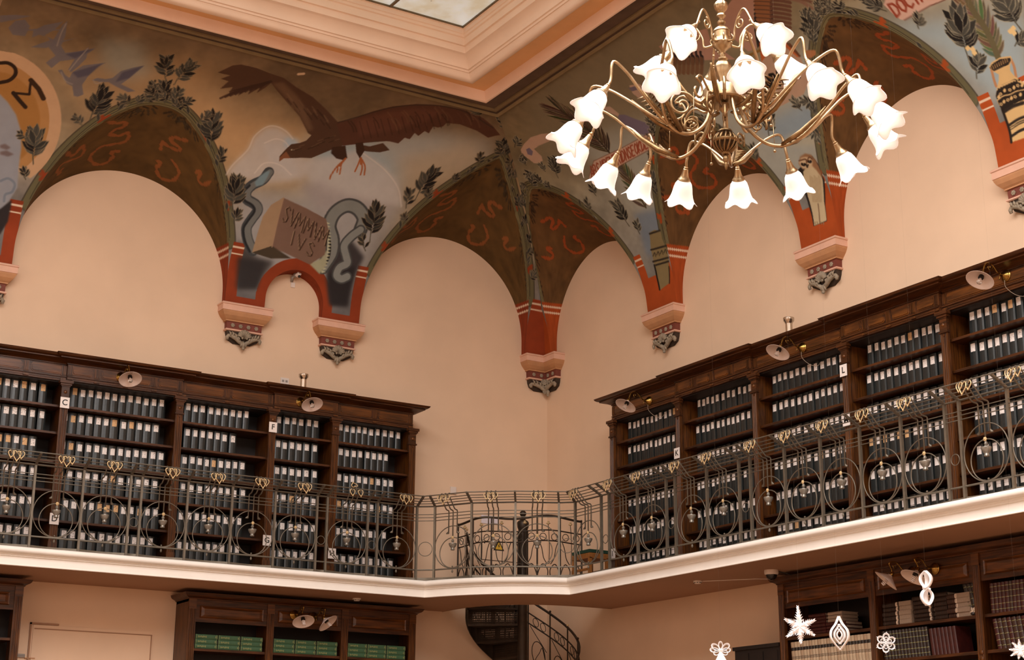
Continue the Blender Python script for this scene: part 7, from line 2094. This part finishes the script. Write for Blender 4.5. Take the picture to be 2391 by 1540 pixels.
# small wooden stool with a green seat beside the right gallery bookcase
M_OAK = mat('stool_oak', (150, 96, 46), .5, var=.2, scale=10, stretch=(6, 6, 1))
t = thing('stool', 'wooden stool with a green padded seat beside the right gallery bookcase', 'stool', W3('R', 2.30, .82, GZ), ROT['R'])
MB().box(-.20, .20, -.15, .15, .36, .40).build('seat_pad', mat('stool_green', (28, 62, 48), .6), t)
MB().box(-.20, .20, -.15, .15, .29, .355).build('seat_frame', M_OAK, t)
for sx in (-1, 1):
    for sy in (-1, 1): MB().box(sx * .18 - .02, sx * .18 + .02, sy * .13 - .02, sy * .13 + .02, 0, .30).build('leg', M_OAK, t)
MB().box(-.18, .18, -.14, -.12, .14, .17).build('stretcher', M_OAK, t)
MB().box(-.18, .18, .12, .14, .14, .17).build('stretcher', M_OAK, t)
# door surround in the lower left wall
d = tag(thing('door_1', None, None, (-6.49, 0, 0)), kind='structure')
MB().box(-.72, .74, -.012, 0, 0, 3.55).build('door_leaf', M_WALL, d)
MB().box(-.76, -.74, -.022, 0, 2.9, 3.575).box(-.76, -.42, -.022, 0, 3.555, 3.575).build('trunking', M_SOFFIT, d)
MB().box(-.705, .735, -.018, -.012, 3.50, 3.512).box(.72, .732, -.018, -.012, 2.0, 3.5).build('door_seam', M_SOFFIT, d)
t = thing('cable_trunking', 'short grey cable trunking beside the lower left hall bookcase', 'trunking', (-7.36, -.001, 3.185), 0)
MB().box(-.11, .08, -.02, 0, -.02, .02).box(-.11, .08, -.026, -.02, -.004, .004).build('duct', M_GREYP, t)
MB().box(.08, .20, -.018, 0, -.03, -.018).build('cover', M_CTAN, t)
# dark cabinet left of the right hall bookcase
t = thing('dark_cabinet', 'dark wooden cabinet standing left of the right hall bookcase', 'cabinet', W3('R', 5.05, 0, 0), ROT['R'])
MB().box(-.38, .40, -.44, -.01, 0, 3.26).build('carcass', M_WOODD, t)
MB().box(-.40, .405, -.46, -.005, 3.26, 3.30).build('top', M_WOODD, t)
for k in range(3): MB().box(-.36 + k * .25, -.13 + k * .25, -.452, -.44, .1, 3.22).build('door', M_WOODD, t)

# ------------------------------------------------------------------ paper ornaments hanging on threads
M_PAPER = mat('white_paper', (246, 244, 246), .7)
FACE = math.atan2(-7.5, -7.5) + PI / 2
M_THREAD = mat('thread', (120, 105, 92), .6)
def strip(m, path, w, nrm):
    """paper band of width w following a path; nrm is the width direction"""
    n_ = Vector(nrm).normalized(); e = .0011
    R = []
    P = [Vector(p) for p in path]
    for i, p in enumerate(P):
        t_ = (P[min(i + 1, len(P) - 1)] - P[max(0, i - 1)]).normalized(); q = t_.cross(n_).normalized() * e
        R.append([p + n_ * w / 2 + q, p + n_ * w / 2 - q, p - n_ * w / 2 - q, p - n_ * w / 2 + q])
    m.rings(R)
def band(m, path, w, c, k=.74):
    """conical paper band: the far edge is drawn in towards c, so its face shows"""
    P = [Vector(p) for p in path]; c = Vector(c); e = .0012; R = []
    for p in P:
        a = p + Vector((0, -w / 2, 0)); b = c + (p - c) * k + Vector((0, w / 2, 0)); q = (p - c).normalized() * e
        R.append([a + q, a - q, b - q, b + q])
    m.rings(R)
def loop_pts(a, c, w, ang, n=16):
    """leaf-shaped loop from a to a along direction ang, length c, width w, in the x-z plane"""
    out = []
    for k in range(n + 1):
        t_ = 2 * PI * k / n; l = c * (1 - math.cos(t_)) / 2; s = w * math.sin(t_) * math.sin(t_ / 2) ** .6
        out.append((a[0] + l * math.sin(ang) + s * math.cos(ang), 0, a[1] + l * math.cos(ang) - s * math.sin(ang)))
    return out
def ornament(label, pos, sc, build):
    t = thing('paper_snowflake', label, 'paper ornament', pos, FACE, 'paper snowflakes on threads')
    t.scale = (sc, sc, sc)
    build(t)
    return t
def thread(t, z0):
    top = (10.44 - t.location.z) / t.scale[2]
    MB().tube([(0, 0, z0), (0, 0, top)], .00013 / t.scale[2], 4).build('thread', M_THREAD, t)
def teardrop(t):
    for k, (sc, off) in enumerate(((1, 0), (.62, 0), (.34, .0))):
        m = MB()
        for sg in (-1, 1):
            strip(m, bez([(0, 0, .135 * sc + (.012 if k == 0 else 0)), (sg * .028 * sc, 0, .085 * sc), (sg * .066 * sc, 0, .03 * sc), (sg * .07 * sc, 0, -.03 * sc), (sg * .036 * sc, 0, -.085 * sc), (0, 0, -.13 * sc)], 5), .034, (.75 * sg, 1, 0.2))
        m.build('paper_loop', M_PAPER, t, True)
    thread(t, .14)
def double_loop(t):
    for cz, sg0 in ((.088, 1), (-.088, -1)):
        for sg in (-1, 1):
            m = MB()
            strip(m, bez([(0, 0, cz + .095), (sg * .045, .01, cz + .045), (sg * .052, .0, cz - .01), (sg * .022, -.01, cz - .07), (-sg * .01, 0, cz - .085)], 6), .05, (.9 * sg0, 1, .2))
            m.build('paper_loop', M_PAPER, t, True)
        m = MB(); strip(m, bez([(0, .03, cz + .09), (.015 * sg0, .055, cz), (0, .03, cz - .085)], 6), .05, (1, .2, 0)); m.build('paper_loop', M_PAPER, t, True)
    m = MB(); strip(m, [(-.04, 0, .008), (0, -.01, 0), (.042, 0, -.006)], .02, (0, .3, 1)); m.build('waist_band', M_PAPER, t)
    thread(t, .18)
def star6(t, r=.115, frill=False):
    for k in range(6):
        a = k * PI / 3 + .08
        m = MB()
        for c, w_ in ((r, r * .40), (r * .62, r * .22), (r * .36, r * .10)):
            band(m, loop_pts((0, 0), c, w_, a), .03, (math.sin(a) * c * .55, 0, math.cos(a) * c * .55), .62)
        tip = Vector((math.sin(a) * r * 1.12, 0, math.cos(a) * r * 1.12)); b = Vector((math.sin(a) * r * .93, 0, math.cos(a) * r * .93))
        m.tube([b, tip], [.010, .001], 5)
        m.build('petal', M_PAPER, t, True)
    thread(t, r * 1.1)
def frilly(t, R0=.15, n=6, seed=1, tallz=1.15):
    rr = random.Random(seed)
    for k in range(n):
        a = k * 2 * PI / n + rr.uniform(-.12, .12); L = R0 * (tallz if k == 0 else rr.uniform(.7, 1.0))
        m = MB()
        for j in range(7):
            f_ = .25 + .75 * j / 6
            for sg in (-1, 1):
                a2 = a + sg * (1.05 - .11 * j); bl = R0 * (.34 - .03 * j)
                b = Vector((math.sin(a) * L * f_, rr.uniform(-.03, .02), math.cos(a) * L * f_))
                e = b + Vector((math.sin(a2) * bl, rr.uniform(-.035, .02), math.cos(a2) * bl))
                w_ = Vector((math.cos(a2), .4, -math.sin(a2))).normalized() * (.015 - .001 * j)
                m.add([b - w_, b + w_, e + Vector((0, -.006, 0)), b - w_ + Vector((0, .002, 0)), b + w_ + Vector((0, .002, 0)), e + Vector((0, -.004, 0))], [(0, 1, 2), (5, 4, 3), (0, 3, 4, 1), (1, 4, 5, 2), (2, 5, 3, 0)])
        m.tube([(0, 0, 0), (math.sin(a) * L * .55, -.012, math.cos(a) * L * .55), (math.sin(a) * L * 1.08, 0, math.cos(a) * L * 1.08)], [.026, .018, .002], 6)
        m.build('frilled_ray', M_PAPER, t)
    thread(t, R0)
def angel(t):
    m = MB()
    m.lathe([(.10, -.16), (.075, -.11), (.045, -.05), (.022, .0), (.03, .03), (.001, .045)], 10); m.build('paper_robe', M_PAPER, t)
    for a, c, w_ in ((0, .12, .035), (-.95, .14, .045), (.95, .14, .045), (-1.45, .14, .04), (1.5, .13, .04), (-2.0, .10, .04), (2.0, .10, .04)):
        m = MB(); band(m, loop_pts((0, .02), c, w_, a), .03, (math.sin(a) * c * .55, 0, .02 + math.cos(a) * c * .55), .6); m.build('paper_loop', M_PAPER, t, True)
    thread(t, .14)
ornament('white paper teardrop of nested loops hanging before the vellum volumes', (-4.96, -11.282, 2.668), .80, teardrop)
ornament('white paper double loop hanging beside the paired lamps on the right', (-4.548, -11.685, 2.957), .64, double_loop)
ornament('white six-petalled paper star hanging before the dark bindings', (-4.745, -11.487, 2.608), .56, star6)
ornament('large frilled white paper star hanging before the right hall bookcase', (-5.149, -11.11, 2.718), .74, lambda t: frilly(t, .15, 6, 3))
ornament('white paper angel with looped wings at the lower picture edge', (-5.552, -10.77, 2.556), .52, angel)
ornament('crumpled white paper cluster at the lower right picture corner', (-4.169, -12.096, 2.545), .5, lambda t: frilly(t, .13, 9, 8, 1.0))
